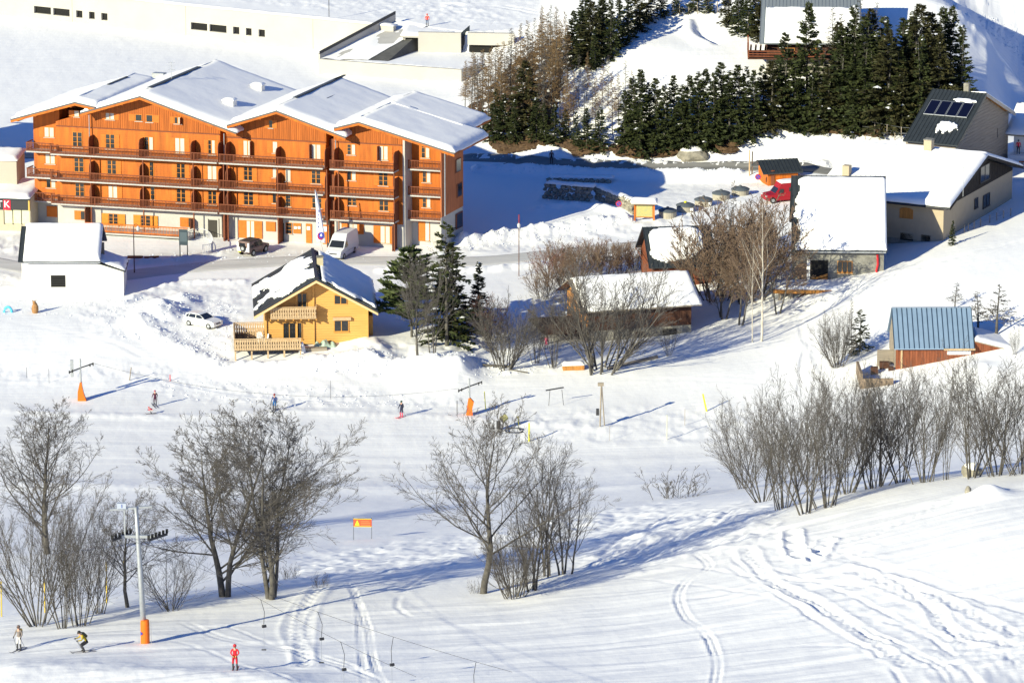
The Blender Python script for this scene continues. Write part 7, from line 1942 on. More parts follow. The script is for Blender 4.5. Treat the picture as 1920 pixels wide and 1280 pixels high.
for i, x in enumerate((595, 738, 893)): hanger(at_x(cA, x), 3.3, '%s hanger on the left haul cable counted from the large pylon' % ordinal(i + 1), -0.15 if i else 0.3)
for i, x in enumerate((488, 638)): hanger(at_x(cB, x), 3.3, '%s hanger on the right haul cable counted from the large pylon' % ordinal(i + 1), 0.25)
# timber rope tower, marker poles
p = GF(1127, 801, 0.1); root = thing('timber_rope_tower', 'grey timber A-frame pole of the rope tow right of centre', 'pole', p); h = hgt(p, 82)
MB().tube([(-0.1, 0, 0), (0, 0, h)], 0.09, 6).build('pole', M_GREYWOOD, root); MB().tube([(0.35, 0.2, 0), (0.05, 0, h * .95)], 0.07, 6).build('brace', M_GREYWOOD, root)
MB().box(-0.35, 0.25, -0.1, 0.1, h - 0.25, h + 0.08).build('head', M_GREYWOOD, root); MB().box(-0.5, -0.2, -0.15, 0.15, h * .28, h * .42).build('control_box', M_DARKMETAL, root)
def stick(px_, py_, top, r, m, label, cat='marker pole', lean=0.0, name='marker_pole', group=None):
    p = GF(px_, py_, 0.1); h = hgt(p, py_ - top)
    return one(name, MB().tube([(0, 0, -0.2), (lean, 0, h)], r, 6), m, label, cat, p, 0, group)
stick(1326, 770, 736, 0.09, M_YELLOW, 'leaning yellow marker pole near the right end of the rope tow', lean=-0.45)
stick(992, 826, 790, 0.09, M_YELLOW, 'bright yellow marker pole beside the snow gun'); stick(973, 796, 778, 0.06, M_YELLOW, 'short pale yellow marker beside the snow gun', lean=-0.1)
stick(911, 768, 732, 0.05, M_YELLOW, 'thin yellow pole just right of the bent orange pad', lean=-0.15); stick(1250, 824, 776, 0.06, mat('pale_yellow', (0.6, 0.6, 0.4), 0.6), 'pale upright pole below the leaning yellow marker')
stick(1284, 797, 765, 0.03, M_GREYWOOD, 'thin grey stake left of the leaning yellow marker'); stick(1143, 826, 797, 0.02, M_GREYWOOD, 'thin stake below the timber rope tower'); stick(857, 777, 750, 0.04, M_DARKMETAL, 'thin dark stake left of the bent orange pad')
stick(242, 714, 688, 0.06, M_GREYWOOD, 'leaning grey stake between the left small pylon and the skiers', lean=0.25); stick(319, 713, 700, 0.05, M_RED, 'small red marker stake above the purple skier')
stick(92, 718, 690, 0.02, M_DARKMETAL, 'thin bent stake left of the left small pylon'); stick(50, 708, 686, 0.02, M_DARKMETAL, 'thin stake near the left edge on the piste'); stick(620, 748, 712, 0.02, M_DARKMETAL, 'thin stake right of the blue skier')
for x, y, t_, lb in ((3, 1110, 1088, 'yellow bamboo pole at the left edge among bushes'), (84, 1102, 1076, 'yellow bamboo pole inside the leftmost bushes'), (200, 1084, 1052, 'yellow bamboo pole left of the large pylon'), (233, 1072, 1050, 'small yellow pole by the crooked trunk beside the large pylon')):
    pp = GF(x, y + 45, 0); h = hgt(pp, 45 + (y - t_)); one('bamboo_pole', MB().tube([(0, 0, -0.2), (0.03, 0, h)], 0.045, 5), mat('bamboo_yellow', (0.6, 0.42, 0.04), 0.6), lb, 'pole', pp)
# rope-tow bits near the tower
p = GF(1040, 760, 0); root = thing('tow_return_wheel', 'small dark tow wheel on a thin frame left of the timber rope tower', 'tow wheel', p); h = hgt(p, 30)
for x in (-0.6, 0.9): MB().tube([(x, 0, 0), (x * .8, 0, h)], 0.025, 4).build('leg', M_DARKMETAL, root)
MB().tube([(-0.9, -.3, h), (0.9, .3, h + .15)], 0.07, 6).build('beam', M_DARKMETAL, root)
# snow gun
p = GF(945, 803, 0); root = thing('snow_gun', 'small fan snow gun standing on a tripod beside yellow markers', 'snow gun', p, 0.5)
MB().tube([(-0.25, 0, 1.0), (0.3, 0, 1.25)], [0.36, 0.30], 12).build('fan_barrel', mat('dull_yellow_green', (0.35, 0.33, 0.15), 0.6), root); MB().tube([(-0.28, 0, 0.99), (-0.24, 0, 1.0)], 0.30, 12).build('fan_grille', M_DARKMETAL, root)
for x, y in ((-0.5, -0.3), (0.5, -0.3), (0, 0.5)): MB().tube([(x, y, 0), (0, 0, 0.9)], 0.04, 5).build('leg', M_DARKMETAL, root)
MB().box(-0.75, -0.45, -0.15, 0.2, 0.1, 0.9).build('control_box', M_DARKMETAL, root)
p2 = GF(965, 806, 0); one('hose_pile', MB().tube([(math.cos(t) * (0.5 + t * .05), math.sin(t) * .9, 0.08 + .03 * math.sin(3 * t)) for t in np.linspace(0, 12, 40)], 0.05, 5), M_DARKMETAL, 'coiled dark hose on the snow right of the snow gun', 'hose', p2)
# banner between two poles
p = GF(680, 1012, 0); root = thing('warning_banner', 'orange and yellow warning banner stretched between two thin poles', 'banner', p, -0.04); s_ = scale_at(p); w = 34 / s_; hh = 16 / s_; zb = hgt(p, 24)
for x in (-w / 2, w / 2): MB().tube([(x, 0, -0.2), (x, 0, zb + hh + 0.1)], 0.02, 5).build('pole', M_DARKMETAL, root)
b_ = MB().box(-w / 2, w / 2, -0.012, 0.012, zb, zb + hh).build('banner_cloth', mat('banner_orange', (0.75, 0.10, 0.04), 0.7), root)
MB().box(-w / 2, w / 2, -0.02, -0.0125, zb + hh - 0.04, zb + hh).build('yellow_edge', M_YELLOW, b_); MB().box(-w / 2, w / 2, -0.02, -0.0125, zb, zb + 0.04).build('yellow_edge', M_YELLOW, b_)
MB().prism([(-w / 2 + 0.12, -0.018, zb + 0.13), (-w / 2 + 0.5, -0.018, zb + 0.13), (-w / 2 + 0.31, -0.018, zb + hh - 0.12)], (0, 0.005, 0)).build('warning_triangle', M_YELLOW, b_)
for k in range(3): MB().box(-w / 2 + 0.62, w / 2 - 0.12 - 0.1 * (k == 2), -0.018, -0.013, zb + 0.14 + k * 0.15, zb + 0.19 + k * 0.15).build('printed_line', mat('banner_print', (0.72, 0.22, 0.08), 0.7), b_)

# ------------------------------------------------------------------ street furniture
def lamp_post(px_, py_, top, label):
    p = GF(px_, py_, 0.1); h = hgt(p, py_ - top); root = thing('street_lamp', label, 'street lamp', p, 0, 'street lamps of the village')
    m = mat('dark_red_lamp_paint', (0.10, 0.03, 0.03), 0.6)
    MB().tube([(0, 0, -0.2), (0, 0, 0.8), (0, 0, h)], [0.09, 0.06, 0.05], 8).build('post', m, root)
    MB().tube([(0, 0, h), (0.1, 0, h + .25), (0.35, 0, h + .3), (0.5, 0, h + .1)], 0.03, 5).build('bracket', m, root)
    MB().lathe([(0.06, 0), (0.17, 0.08), (0.2, 0.42), (0.06, 0.56)], (0.5, 0, h - 0.5), 8).build('lantern', mat('lantern_glass', (0.55, 0.55, 0.55), 0.3), root)
    return p, h
lamp_post(252, 512, 424, 'dark street lamp between the white shed and the apartment terrace'); 
p, h = GF(973, 518, 0.1), 0; h = hgt(p, 116); root = thing('street_lamp', 'tall street lamp with reddish top standing by the lower road near centre', 'street lamp', p, 0, 'street lamps of the village')
MB().tube([(0, 0, -.2), (0, 0, h * .8)], 0.05, 8).build('post', mat('brown_post', (0.12, 0.06, 0.045), 0.6), root); MB().lathe([(0.06, 0), (0.16, 0.08), (0.19, 0.42), (0.06, 0.55)], (0, 0, h * .8 - .1), 8).build('lantern', mat('lantern_glass'), root); MB().tube([(0, 0, h * .8 + .4), (0, 0, h)], 0.07, 6).build('red_top', mat('lamp_red', (0.25, 0.03, 0.03), 0.6), root)
stick(617, 40, -20, 0.05, M_DARKMETAL, 'thin dark pole standing on the avalanche gallery roof', 'pole', name='thin_pole')
# information panel
p = GF(345, 484, 0.1); root = thing('information_panel', 'dark information panel on two legs before the terrace', 'sign board', p, -0.2); s_ = scale_at(p); h = hgt(p, 50)
for x in (-0.45, 0.42): MB().box(x - .05, x + .05, -0.05, 0.05, -0.3, h * .98).build('leg', M_DARKMETAL, root)
b_ = MB().box(-0.52, 0.5, -0.1, -0.055, h * .42, h).build('panel', mat('slate_blue_panel', (0.04, 0.06, 0.075), 0.5), root); MB().box(-0.42, 0.4, -0.105, -0.101, h * .55, h * .9).build('map_print', mat('panel_map', (0.08, 0.11, 0.13), 0.5), b_)
# curved white railing
root = thing('white_railing', 'curved white picket railing right of the apartment terrace', 'railing', GF(385, 474, 0)); q0 = root.location
arc = world_line([(352, 452), (372, 446), (390, 450), (399, 462), (396, 474), (380, 478)], 0.25)
mw = mat('white_railing_paint', (0.62, 0.62, 0.64), 0.6); mb = MB(); pts = [(a[0] - q0.x, a[1] - q0.y, HF(a[0], a[1]) - q0.z) for a in arc]
mb.tube([(x, y, z + 1.05) for x, y, z in pts], 0.04, 5); mb.build('top_rail', mw, root); MB().tube([(x, y, z + .15) for x, y, z in pts], 0.03, 5).build('bottom_rail', mw, root)
for x, y, z in pts[::1]: MB().tube([(x, y, z), (x, y, z + 1.03)], 0.022, 4).build('picket', mw, root)
# sail flag
p = GF(606, 482, 0); root = thing('sail_flag', 'tall narrow white sail flag with a red and blue emblem before the apartments', 'flag', p); h = hgt(p, 125); z0 = hgt(p, 28)
MB().tube([(0.15, 0, 0), (-0.25, 0, z0), (-0.75, 0, h * .7), (-0.85, 0, h)], 0.03, 5).build('pole', M_STEEL, root)
S_ = scale_at(p); w1 = 16.5 / S_
n = 12; V = []
for i in range(n + 1):
    t = i / n; z = z0 + (h - z0) * t; xl = -0.72 - 0.12 * t * t; xr = xl + w1 * (1 - t) ** 0.75 + 0.05
    for k in range(5): u = k / 4; V.append((xl + (xr - xl) * u, -0.05 + 0.10 * math.sin(u * 5 + t * 4), z - 0.1 * u * (1 - t)))
F = [(i * 5 + k, i * 5 + k + 1, (i + 1) * 5 + k + 1, (i + 1) * 5 + k) for i in range(n) for k in range(4)]
fl = link_mesh('flag_cloth', fast_mesh('flag_cloth', V, F, True), mat('flag_white', (0.72, 0.72, 0.78), 0.7), root); md = fl.modifiers.new('thickness', 'SOLIDIFY'); md.thickness = 0.02
for (r0, c_, x, z) in ((0.36, (0.35, 0.02, 0.10), -0.28, z0 + 0.75), (0.30, (0.03, 0.04, 0.35), -0.18, z0 + 0.85)):
    MB().prism([(x + r0 * math.cos(a), -0.22 - (r0 < .35) * .02, z + r0 * 1.2 * math.sin(a)) for a in [2 * math.pi * k / 14 for k in range(14)]], (0, 0.012, 0)).build('emblem', mat('emblem_%d' % int(r0 * 100), c_, 0.6), fl)
MB().prism([(x_, -0.26, z_) for x_, z_ in ((-0.34, z0 + 0.75), (-0.1, z0 + 0.72), (-0.1, z0 + 0.98), (-0.22, z0 + 1.04))], (0, 0.012, 0)).build('emblem', M_WHITE, fl)
for k in range(5): MB().box(-0.62 + 0.02 * k, -0.5 + 0.02 * k, -0.16, -0.15, z0 + 1.7 + k * .45, z0 + 1.95 + k * .45).build('printed_letter', mat('flag_letter', (0.25, 0.27, 0.5), 0.7), fl)
# notice board with snow on its little roof
p = GF(1208, 414, 0.1); root = thing('notice_board', 'wooden notice board with map panel and snow on its little roof', 'notice board', p, -0.06); s_ = scale_at(p); w = 36 / s_; h = hgt(p, 42)
for x in (-w / 2, w / 2): MB().box(x - .09, x + .09, -0.09, 0.09, -0.3, h * .82).build('post', M_WOOD_O, root)
b_ = MB().box(-w / 2 + .1, w / 2 - .1, -0.05, 0.03, h * .2, h * .78).build('board', M_OCHRE, root); MB().box(-w / 2 + .2, w / 2 - .2, -0.07, -0.052, h * .25, h * .74).build('map_sheet', mat('map_paper', (0.32, 0.34, 0.18), 0.7, color2=(0.50, 0.42, 0.14), vscale=5), b_)
rf = slab(MB(), [(-w / 2 - .4, -0.6, h * .84), (w / 2 + .4, -0.6, h * .84), (w / 2 + .4, 0.5, h * .98), (-w / 2 - .4, 0.5, h * .98)], .08).build('roof', M_GREYWOOD, root)
snow_layer('roof_snow', [(-w / 2 - .4, -0.6, h * .84), (w / 2 + .4, -0.6, h * .84), (w / 2 + .4, 0.5, h * .98), (-w / 2 - .4, 0.5, h * .98)], 0.3, rf, None, 10, 5, .3, seed=3)
def round_sign(px_, py_, top, label):
    p = GF(px_, py_, 0.1); h = hgt(p, py_ - top); root = thing('no_parking_sign', label, 'road sign', p, 0, 'round no parking signs')
    MB().tube([(0, 0, -.2), (0, 0, h)], 0.03, 5).build('post', M_STEEL, root)
    c = [(0.36 * math.cos(a), -0.05, h - .3 + 0.36 * math.sin(a)) for a in [2 * math.pi * k / 18 for k in range(18)]]
    d = MB().prism(c, (0, 0.03, 0)).build('disc', mat('sign_rim_red', (0.45, 0.03, 0.05), 0.5), root)
    MB().prism([(x * .72, -0.062, (z - h + .3) * .72 + h - .3) for x, _, z in c], (0, 0.01, 0)).build('face', mat('sign_blue', (0.06, 0.07, 0.35), 0.5), d)
    MB().prism([(-0.22, -0.07, h - .12), (-0.17, -0.07, h - .07), (0.22, -0.07, h - .46), (0.17, -0.07, h - .51)], (0, 0.006, 0)).build('bar', mat('sign_rim_red'), d)
round_sign(1160, 411, 384, 'round no parking sign in front of the beige stone wall'); round_sign(1421, 352, 326, 'round no parking sign by the left gable of the orange hut')
for k, x in enumerate((1405, 1410)): stick(x, 336 - k * 2, 287 + k * 4, 0.09, M_PALEWOOD, ('left' if k == 0 else 'right') + ' one of two timber posts by the orange hut', 'post', name='timber_post')
# sunk waste containers
m_l = mat('grey_container_lid', (0.10, 0.115, 0.13), 0.6, var=0.1); m_c = mat('container_concrete', (0.36, 0.33, 0.27), 0.9, var=0.12)
for k, (x, y, nm) in enumerate(((1252, 405, 'nearest the notice board'), (1285, 395, 'second from the notice board, with yellow handle'), (1319, 385, 'in the middle of the row of five'), (1352, 374, 'second from the right end of the row'), (1388, 366, 'at the right end of the row'))):
    p = GF(x, y, 0.1); root = thing('waste_container', 'round sunken waste container with conical grey lid, ' + nm, 'waste container', p, 0.2, 'sunken waste containers')
    MB().lathe([(1.02, -0.3), (1.02, 0.72), (0.98, 0.76)], (0, 0, 0), 22).build('drum', m_c, root)
    MB().lathe([(1.10, 0.765), (1.10, 0.86), (0.75, 1.02), (0.2, 1.12), (0.05, 1.14)], (0, 0, 0), 22).build('lid', m_l, root)
    MB().lathe([(0.16, 1.1), (0.18, 1.25), (0.05, 1.3)], (0, 0, 0), 10).build('knob', M_YELLOW if k == 1 else m_l, root)
    if k in (1, 2): MB().box(0.35, 0.68, -1.03, -0.95, 0.3, 0.65).build('label_plate', M_WHITE, root)
# logs, planks, fences
def beam(a, b, r0, m, label, cat, name, lift=0.1, snow=False):
    p, q = GF(*a, 0), GF(*b, 0); d = q - p
    o = one(name, MB().tube([(0, 0, lift), (d.x, d.y, d.z + lift)], r0, 8), m, label, cat, p)
beam((1140, 693), (1232, 672), 0.2, M_GREYWOOD, 'long grey beam lying on the snow below the brown barn', 'beam', 'timber_beam', 0.15)
beam((239, 484), (268, 484), 0.17, mat('terracotta_log', (0.36, 0.09, 0.03), 0.7), 'reddish log lying left beside the street lamp', 'log', 'log', .12); beam((270, 487), (298, 486), 0.17, mat('terracotta_log'), 'reddish log lying right of the street lamp', 'log', 'log', .12)
beam((905, 692), (955, 690), 0.14, M_BARK, 'fallen dark branch under the rounded bare bush', 'branch', 'fallen_branch'); beam((955, 697), (990, 700), 0.07, M_BARK, 'thin fallen branch right of the rounded bare bush', 'branch', 'fallen_branch')
p = GF(1075, 692, 0); root = thing('wooden_trough', 'low wooden trough full of snow beside the fan-shaped bush', 'trough', p, 0.1); MB().box(-1.1, 1.1, -0.4, 0.4, -0.1, 0.45).build('box', M_OCHRE, root); snow_layer('snow_fill', [(-1.15, -.45, .45), (1.15, -.45, .45), (1.15, .45, .45), (-1.15, .45, .45)], .35, root, None, 10, 5, .3)
def post_fence(pts, n, h, label, wires=2, m=M_GREYWOOD):
    L = world_line(pts, 0.5); q0 = Vector((L[0][0], L[0][1], HF(*L[0]))); root = thing('wire_fence', label, 'fence', q0); idx = np.linspace(0, len(L) - 1, n).astype(int); tops = []
    for i in idx:
        a = L[i]; z = HF(*a) - q0.z; MB().tube([(a[0] - q0.x, a[1] - q0.y, z - .2), (a[0] - q0.x, a[1] - q0.y, z + h)], 0.055, 5).build('post', m, root); tops.append((a[0] - q0.x, a[1] - q0.y, z))
    for w in range(wires): MB().tube([(x, y, z + h * (0.5 + 0.45 * w)) for x, y, z in tops], 0.02, 3).build('wire', M_STEEL, root)
post_fence([(1500, 243), (1560, 241), (1640, 252), (1700, 262), (1722, 262)], 9, 1.5, 'low wire fence with thin posts under the dense spruce stand')
post_fence([(1622, 268), (1660, 262), (1700, 264)], 4, 0.9, 'short thin-post fence behind the ridge of the beige roof')
post_fence([(1808, 437), (1850, 420), (1895, 405)], 8, 0.9, 'short stake fence in the shade below the beige house gable', 1)
post_fence([(1165, 498), (1212, 500)], 4, 1.2, 'slatted rail fence left of the dark-roofed cottage', 3)
post_fence([(1262, 28), (1300, 26), (1345, 24)], 6, 1.5, 'wire fence at the top of the snowy clearing', 2)
# wooden carving and blue arch
p = GF(66, 586, 0); root = thing('wooden_sculpture', 'small brown carved wooden animal sculpture standing in the snow by the shed', 'sculpture', p, 0.3)
MB().lathe([(0.30, 0), (0.38, 0.3), (0.36, 0.7), (0.24, 1.0), (0.1, 1.2)], (0, 0, 0), 12).build('body', mat('carved_wood', (0.32, 0.17, 0.07), 0.8, var=0.25, vscale=4), root); MB().lathe([(0.08, 0), (0.2, 0.1), (0.16, 0.28), (0.04, 0.36)], (-0.1, -0.08, 1.02), 10).build('head', mat('carved_wood'), root)
for x in (-0.26, 0.1): MB().lathe([(0.03, 0), (0.07, .06), (0.02, .13)], (x, -0.05, 1.32), 6).build('ear', mat('carved_wood'), root)
p = GF(15, 585, 0); one('blue_arch', MB().tube([(0.42 * math.cos(t), 0, 0.62 * math.sin(t)) for t in np.linspace(0, math.pi, 12)], 0.14, 8), mat('light_blue_plastic', (0.10, 0.50, 0.80), 0.5), 'small light blue arch for beginners left of the wooden sculpture', 'ski arch', p, 0, None, True)
p = GF(567, 660, 0); one('snow_cone', MB().lathe([(0.42, -0.1), (0.3, 0.5), (0.12, 1.0), (0.02, 1.15)], (0, 0, 0), 10), M_CLUMP, 'little snow-covered post at the deck corner', 'post', p, 0, None, True)
# chalet deck furniture and tarpaulin
def plastic_chair(u, v, rz, label):
    loc = CH.o + CH.U * u + CH.V * v + Vector((0, 0, CH_Z)); root = thing('white_plastic_chair', label, 'chair', loc, CH.a + rz, 'white plastic chairs on the deck')
    for x in (-.22, .22):
        for y in (-.2, .22): MB().tube([(x * 1.15, y * 1.15, 0), (x, y, .43)], .03, 5).build('leg', M_WHITE, root)
    MB().box(-.26, .26, -.24, .26, .43, .47).build('seat', M_WHITE, root); MB().prism([(-.24, .24, .47), (.24, .24, .47), (.2, .34, .95), (-.2, .34, .95)], (0, .03, 0)).build('backrest', M_WHITE, root)
    for x in (-.28, .25): MB().box(x, x + .04, -.2, .26, .66, .69).build('armrest', M_WHITE, root)
u_ = CH.pix(487, 625, 0.5)[0]
plastic_chair(u_, 0.2, 0.4, 'white plastic chair on the chalet deck, left one'); plastic_chair(u_ + .55, -0.3, -1.0, 'white plastic chair on the chalet deck, right one'); plastic_chair(u_ + .2, 0.9, 2.6, 'white plastic chair at the back of the chalet deck')
a, b = CH.pix(588, 645, -0.9)[0], CH.pix(634, 645, -0.9)[0]
bm = bmesh.new(); nx_, ny_ = 26, 14; vs = []
for j in range(ny_ + 1):
    for i in range(nx_ + 1):
        s, t = i / nx_, j / ny_; e = (4 * s * (1 - s)) ** .5 * (4 * t * (1 - t)) ** .45
        vs.append(bm.verts.new((a + (b - a) * s, -1.5 + 1.35 * t, -0.1 + e * (0.85 + .22 * math.sin(s * 17) + .12 * math.sin(s * 31 + t * 6)) * (1 - .25 * s))))
for j in range(ny_):
    for i in range(nx_): bm.faces.new((vs[j*(nx_+1)+i], vs[j*(nx_+1)+i+1], vs[(j+1)*(nx_+1)+i+1], vs[(j+1)*(nx_+1)+i]))
me = bpy.data.meshes.new('tarpaulin'); bm.to_mesh(me); bm.free(); me.polygons.foreach_set('use_smooth', [True] * len(me.polygons))
o = link_mesh('tarpaulin', me, mat('pale_green_tarpaulin', (0.20, 0.30, 0.25), 0.5, color2=(0.42, 0.50, 0.42), vscale=2.5), None, CH.o, CH.a); tag(o, 'pale green tarpaulin draped over a pile against the chalet wall', 'tarpaulin')
u0 = CH.pix(566, 652, -1.4)[0]; o = MB(CH.T).box(u0, u0 + 2.6, -2.2, -1.6, -0.3, 0.25).build('bench', M_GREYWOOD, None, CH.o, CH.a); tag(o, 'low grey timber platform between deck and tarpaulin', 'platform')
# path-side shed pieces behind the right terrace: terrace building at the far right
p = W(1893, 250, 10.6); S_r = Site(Vector((p.x, p.y, H(p.x, p.y))), math.radians(-20)); root = thing('terrace_building', 'white-walled building corner with snowy roof and orange railing at right edge', 'building', S_r.o, S_r.a)
wt = 10.6 - S_r.o.z
MB(S_r.T).box(0.4, 9, 0.5, 8, -16, wt - 0.1).build('wall', M_WHITE, root); r_ = slab(MB(S_r.T), [(-.4, -.5, wt), (9, -.5, wt), (9, 5, wt + 2.6), (-.4, 5, wt + 2.6)], .2).build('roof', M_GREYWOOD, root)
snow_layer('roof_snow', [(-.4, -.5, wt), (9, -.5, wt), (9, 5, wt + 2.6), (-.4, 5, wt + 2.6)], .4, r_, S_r.T, 14, 10, .4)
a = S_r.pix(1911, 318, -2.0); tz = a[1]
fl_ = MB(S_r.T).box(-0.3, 9, -2.1, 0.45, tz - 0.25, tz).build('terrace_floor', M_STONEL, root); MB(S_r.T).box(a[0], 9, -2.15, -2.05, tz + 0.95, tz + 1.05).build('rail', M_WOOD_O, fl_)
for k in range(12): MB(S_r.T).box(a[0] + k * .3, a[0] + k * .3 + .1, -2.13, -2.08, tz, tz + .95).build('picket', M_WOOD_O, fl_)
TERR = S_r.o + S_r.U * S_r.pix(1909, 290, -0.6)[0] + S_r.V * -0.6 + Vector((0, 0, S_r.pix(1909, 289, -0.6)[1]))
MB(S_r.T).box(S_r.pix(1903, 300, -0.6)[0] - .6, S_r.pix(1903, 300, -0.6)[0] + 3.5, -1.6, 0.44, tz + .003, S_r.pix(1909, 289, -0.6)[1] - 0.0).build('step_block', M_WHITE, root)

# ------------------------------------------------------------------ vehicles
def wheel(root, x, y, r, w, side):
    t = MB().tube([(x, y - w / 2, r), (x, y + w / 2, r)], r, 16).build('tyre', M_RUBBER, root)
    s = side * (w / 2 + 0.006)
    MB().tube([(x, y + s - side * .03, r), (x, y + s, r)], r * .6, 10).build('rim', M_STEEL, t)
def vehicle(name, label, cat, loc, ang, L, Wd, prof, green, paint, glass_front, wr, wx, side_glass, lights=True, group=None):
    """prof: lower body side outline; green: cabin outline (x, z, inset); glass panes as (x0,z0,x1,z1,x2,z2,x3,z3) on the cabin side"""
    root = thing(name, label, cat, loc, ang, group); w = Wd / 2
    bd = MB(); n = len(prof)
    vs = [(x, -w + ins, z) for x, z, ins in prof] + [(x, w - ins, z) for x, z, ins in prof]
    bd.add(vs, [tuple(range(n)), tuple(range(n, 2 * n))[::-1]] + [(i, n + i, n + (i + 1) % n, (i + 1) % n) for i in range(n)])
    b = bd.build('body', paint, root)
    g = MB(); n = len(green); vs = [(x, -w + ins, z) for x, z, ins in green] + [(x, w - ins, z) for x, z, ins in green]
    g.add(vs, [tuple(range(n)), tuple(range(n, 2 * n))[::-1]] + [(i, n + i, n + (i + 1) % n, (i + 1) % n) for i in range(n)]).build('cabin', paint, root)
    for sd in (-1, 1):
        for q in side_glass:
            pts = []
            for (x, z) in q:
                t = (z - green[0][1]) / (max(p[1] for p in green) - green[0][1]); ins = green[0][2] + (max(p[2] for p in green) - green[0][2]) * t
                pts.append((x, sd * (w - ins + 0.012), z))
            MB().prism(pts, (0, sd * 0.01, 0)).build('side_window', M_GLASS, root)
    for (nm, q) in glass_front: MB().prism([Vector(p_) for p_ in q], Vector(q[0][:3]) * 0 + ((Vector(q[1]) - Vector(q[0])).cross(Vector(q[2]) - Vector(q[0])).normalized() * 0.012)).build(nm, M_GLASS, root)
    for x in wx:
        for sd in (-1, 1): wheel(root, x, sd * (w - 0.09), wr, 0.2, sd)
    return root, w
M_CARW = mat('white_car_paint', (0.74, 0.75, 0.76), 0.25, spec=0.5)
M_LAMP = mat('headlight_glass', (0.6, 0.62, 0.62), 0.15, spec=0.8)
def hatchback():
    p = GF(381, 610, 0); ang = math.atan2(-0.55, 0.84)
    prof = [(-2.0, .32, .03), (-2.03, .6, .0), (-1.98, .92, .04), (0.75, .93, .04), (1.55, .84, .06), (1.95, .68, .1), (2.03, .5, .05), (2.0, .26, .08), (1.66, .2, .04), (1.58, .5, .01), (1.3, .62, .01), (1.02, .5, .01), (.94, .2, .04), (-.94, .2, .04), (-1.02, .5, .01), (-1.3, .62, .01), (-1.58, .5, .01), (-1.66, .2, .04)]
    gr = [(-1.95, .91, .05), (0.85, .91, .05), (-.02, 1.36, .2), (-.4, 1.42, .22), (-1.3, 1.40, .22), (-1.7, 1.3, .2)]
    r, w = vehicle('white_hatchback', 'white hatchback car parked on the snow left of the pine chalet', 'car', p, ang, 4.05, 1.7, prof, gr, M_CARW,
      [('windscreen', [(0.80, -.70, .95), (0.80, .70, .95), (0.08, .60, 1.33), (0.08, -.60, 1.33)]), ('rear_window', [(-1.93, .62, .98), (-1.93, -.62, .98), (-1.74, -.55, 1.27), (-1.74, .55, 1.27)])], .3, (1.3, -1.3),
      [[(0.62, .97), (-.35, .97), (-.38, 1.33), (0.05, 1.31)], [(-.45, .97), (-1.35, .97), (-1.2, 1.33), (-.47, 1.34)], [(-1.42, .97), (-1.75, 1.0), (-1.6, 1.24), (-1.28, 1.32)]])
    for s in (-1, 1):
        MB().box(1.84, 2.0, s * .62 - .17, s * .62 + .17, .56, .7).build('headlight', M_LAMP, r); MB().box(-2.05, -1.97, s * .68 - .1, s * .68 + .1, .6, .88).build('tail_light', M_SIGNRED, r); MB().box(.62, .74, s * .88 - .07, s * .88 + .07, .95, 1.06).build('mirror', M_CARW, r)
    MB().box(1.99, 2.045, -.35, .35, .50, .6).build('grille', M_DARKMETAL, r); MB().box(2.035, 2.05, -.26, .26, .34, .45).build('number_plate', M_WHITE, r)
hatchback()
def van():
    p = GF(641, 478, 0); ang = math.atan2(-.94, -.33)
    prof = [(-2.75, .3, .05), (-2.78, 1.0, .0), (-2.75, 1.25, 0), (1.75, 1.25, .0), (2.5, 1.0, .08), (2.72, .75, .1), (2.74, .35, .08), (2.1, .25, .05), (2.0, .6, .02), (1.7, .7, .02), (1.4, .6, .02), (1.3, .25, .05), (-1.2, .25, .05), (-1.3, .6, .02), (-1.6, .7, .02), (-1.9, .6, .02), (-2.0, .25, .05)]
    gr = [(-2.74, 1.24, .0), (1.78, 1.24, .02), (1.05, 1.98, .1), (.65, 2.42, .14), (.2, 2.62, .2), (-2.5, 2.66, .2), (-2.7, 2.5, .12)]
    r, w = vehicle('white_panel_van', 'white high-roof panel van parked in front of the apartments', 'van', p, ang, 5.5, 1.95, prof, gr, mat('van_white', (0.62, 0.63, 0.66), 0.35),
      [('windscreen', [(1.80, -.84, 1.30), (1.80, .84, 1.30), (1.12, .76, 1.94), (1.12, -.76, 1.94)])], .34, (1.7, -1.6), [[(1.35, 1.32), (.55, 1.32), (.55, 1.9), (.95, 1.9)]])
    for s in (-1, 1):
        MB().box(2.5, 2.68, s * .74 - .16, s * .74 + .16, .72, .98).build('headlight', M_LAMP, r); MB().box(1.35, 1.5, s * 1.08 - .12, s * 1.08 + .12, 1.3, 1.65).build('mirror', M_DARKMETAL, r); MB().box(-2.8, -2.74, s * .85 - .07, s * .85 + .07, .9, 1.5).build('tail_light', M_SIGNRED, r)
    MB().box(2.70, 2.78, -.85, .85, .36, .55).build('bumper', M_STEEL, r); MB().box(2.62, 2.74, -.45, .45, .68, .82).build('grille', M_DARKMETAL, r); MB().box(2.775, 2.79, -.26, .26, .42, .53).build('number_plate', M_WHITE, r)
    MB().box(.4, -1.5, .985, 1.0, .7, .74).build('side_moulding', M_STEEL, r)
van()
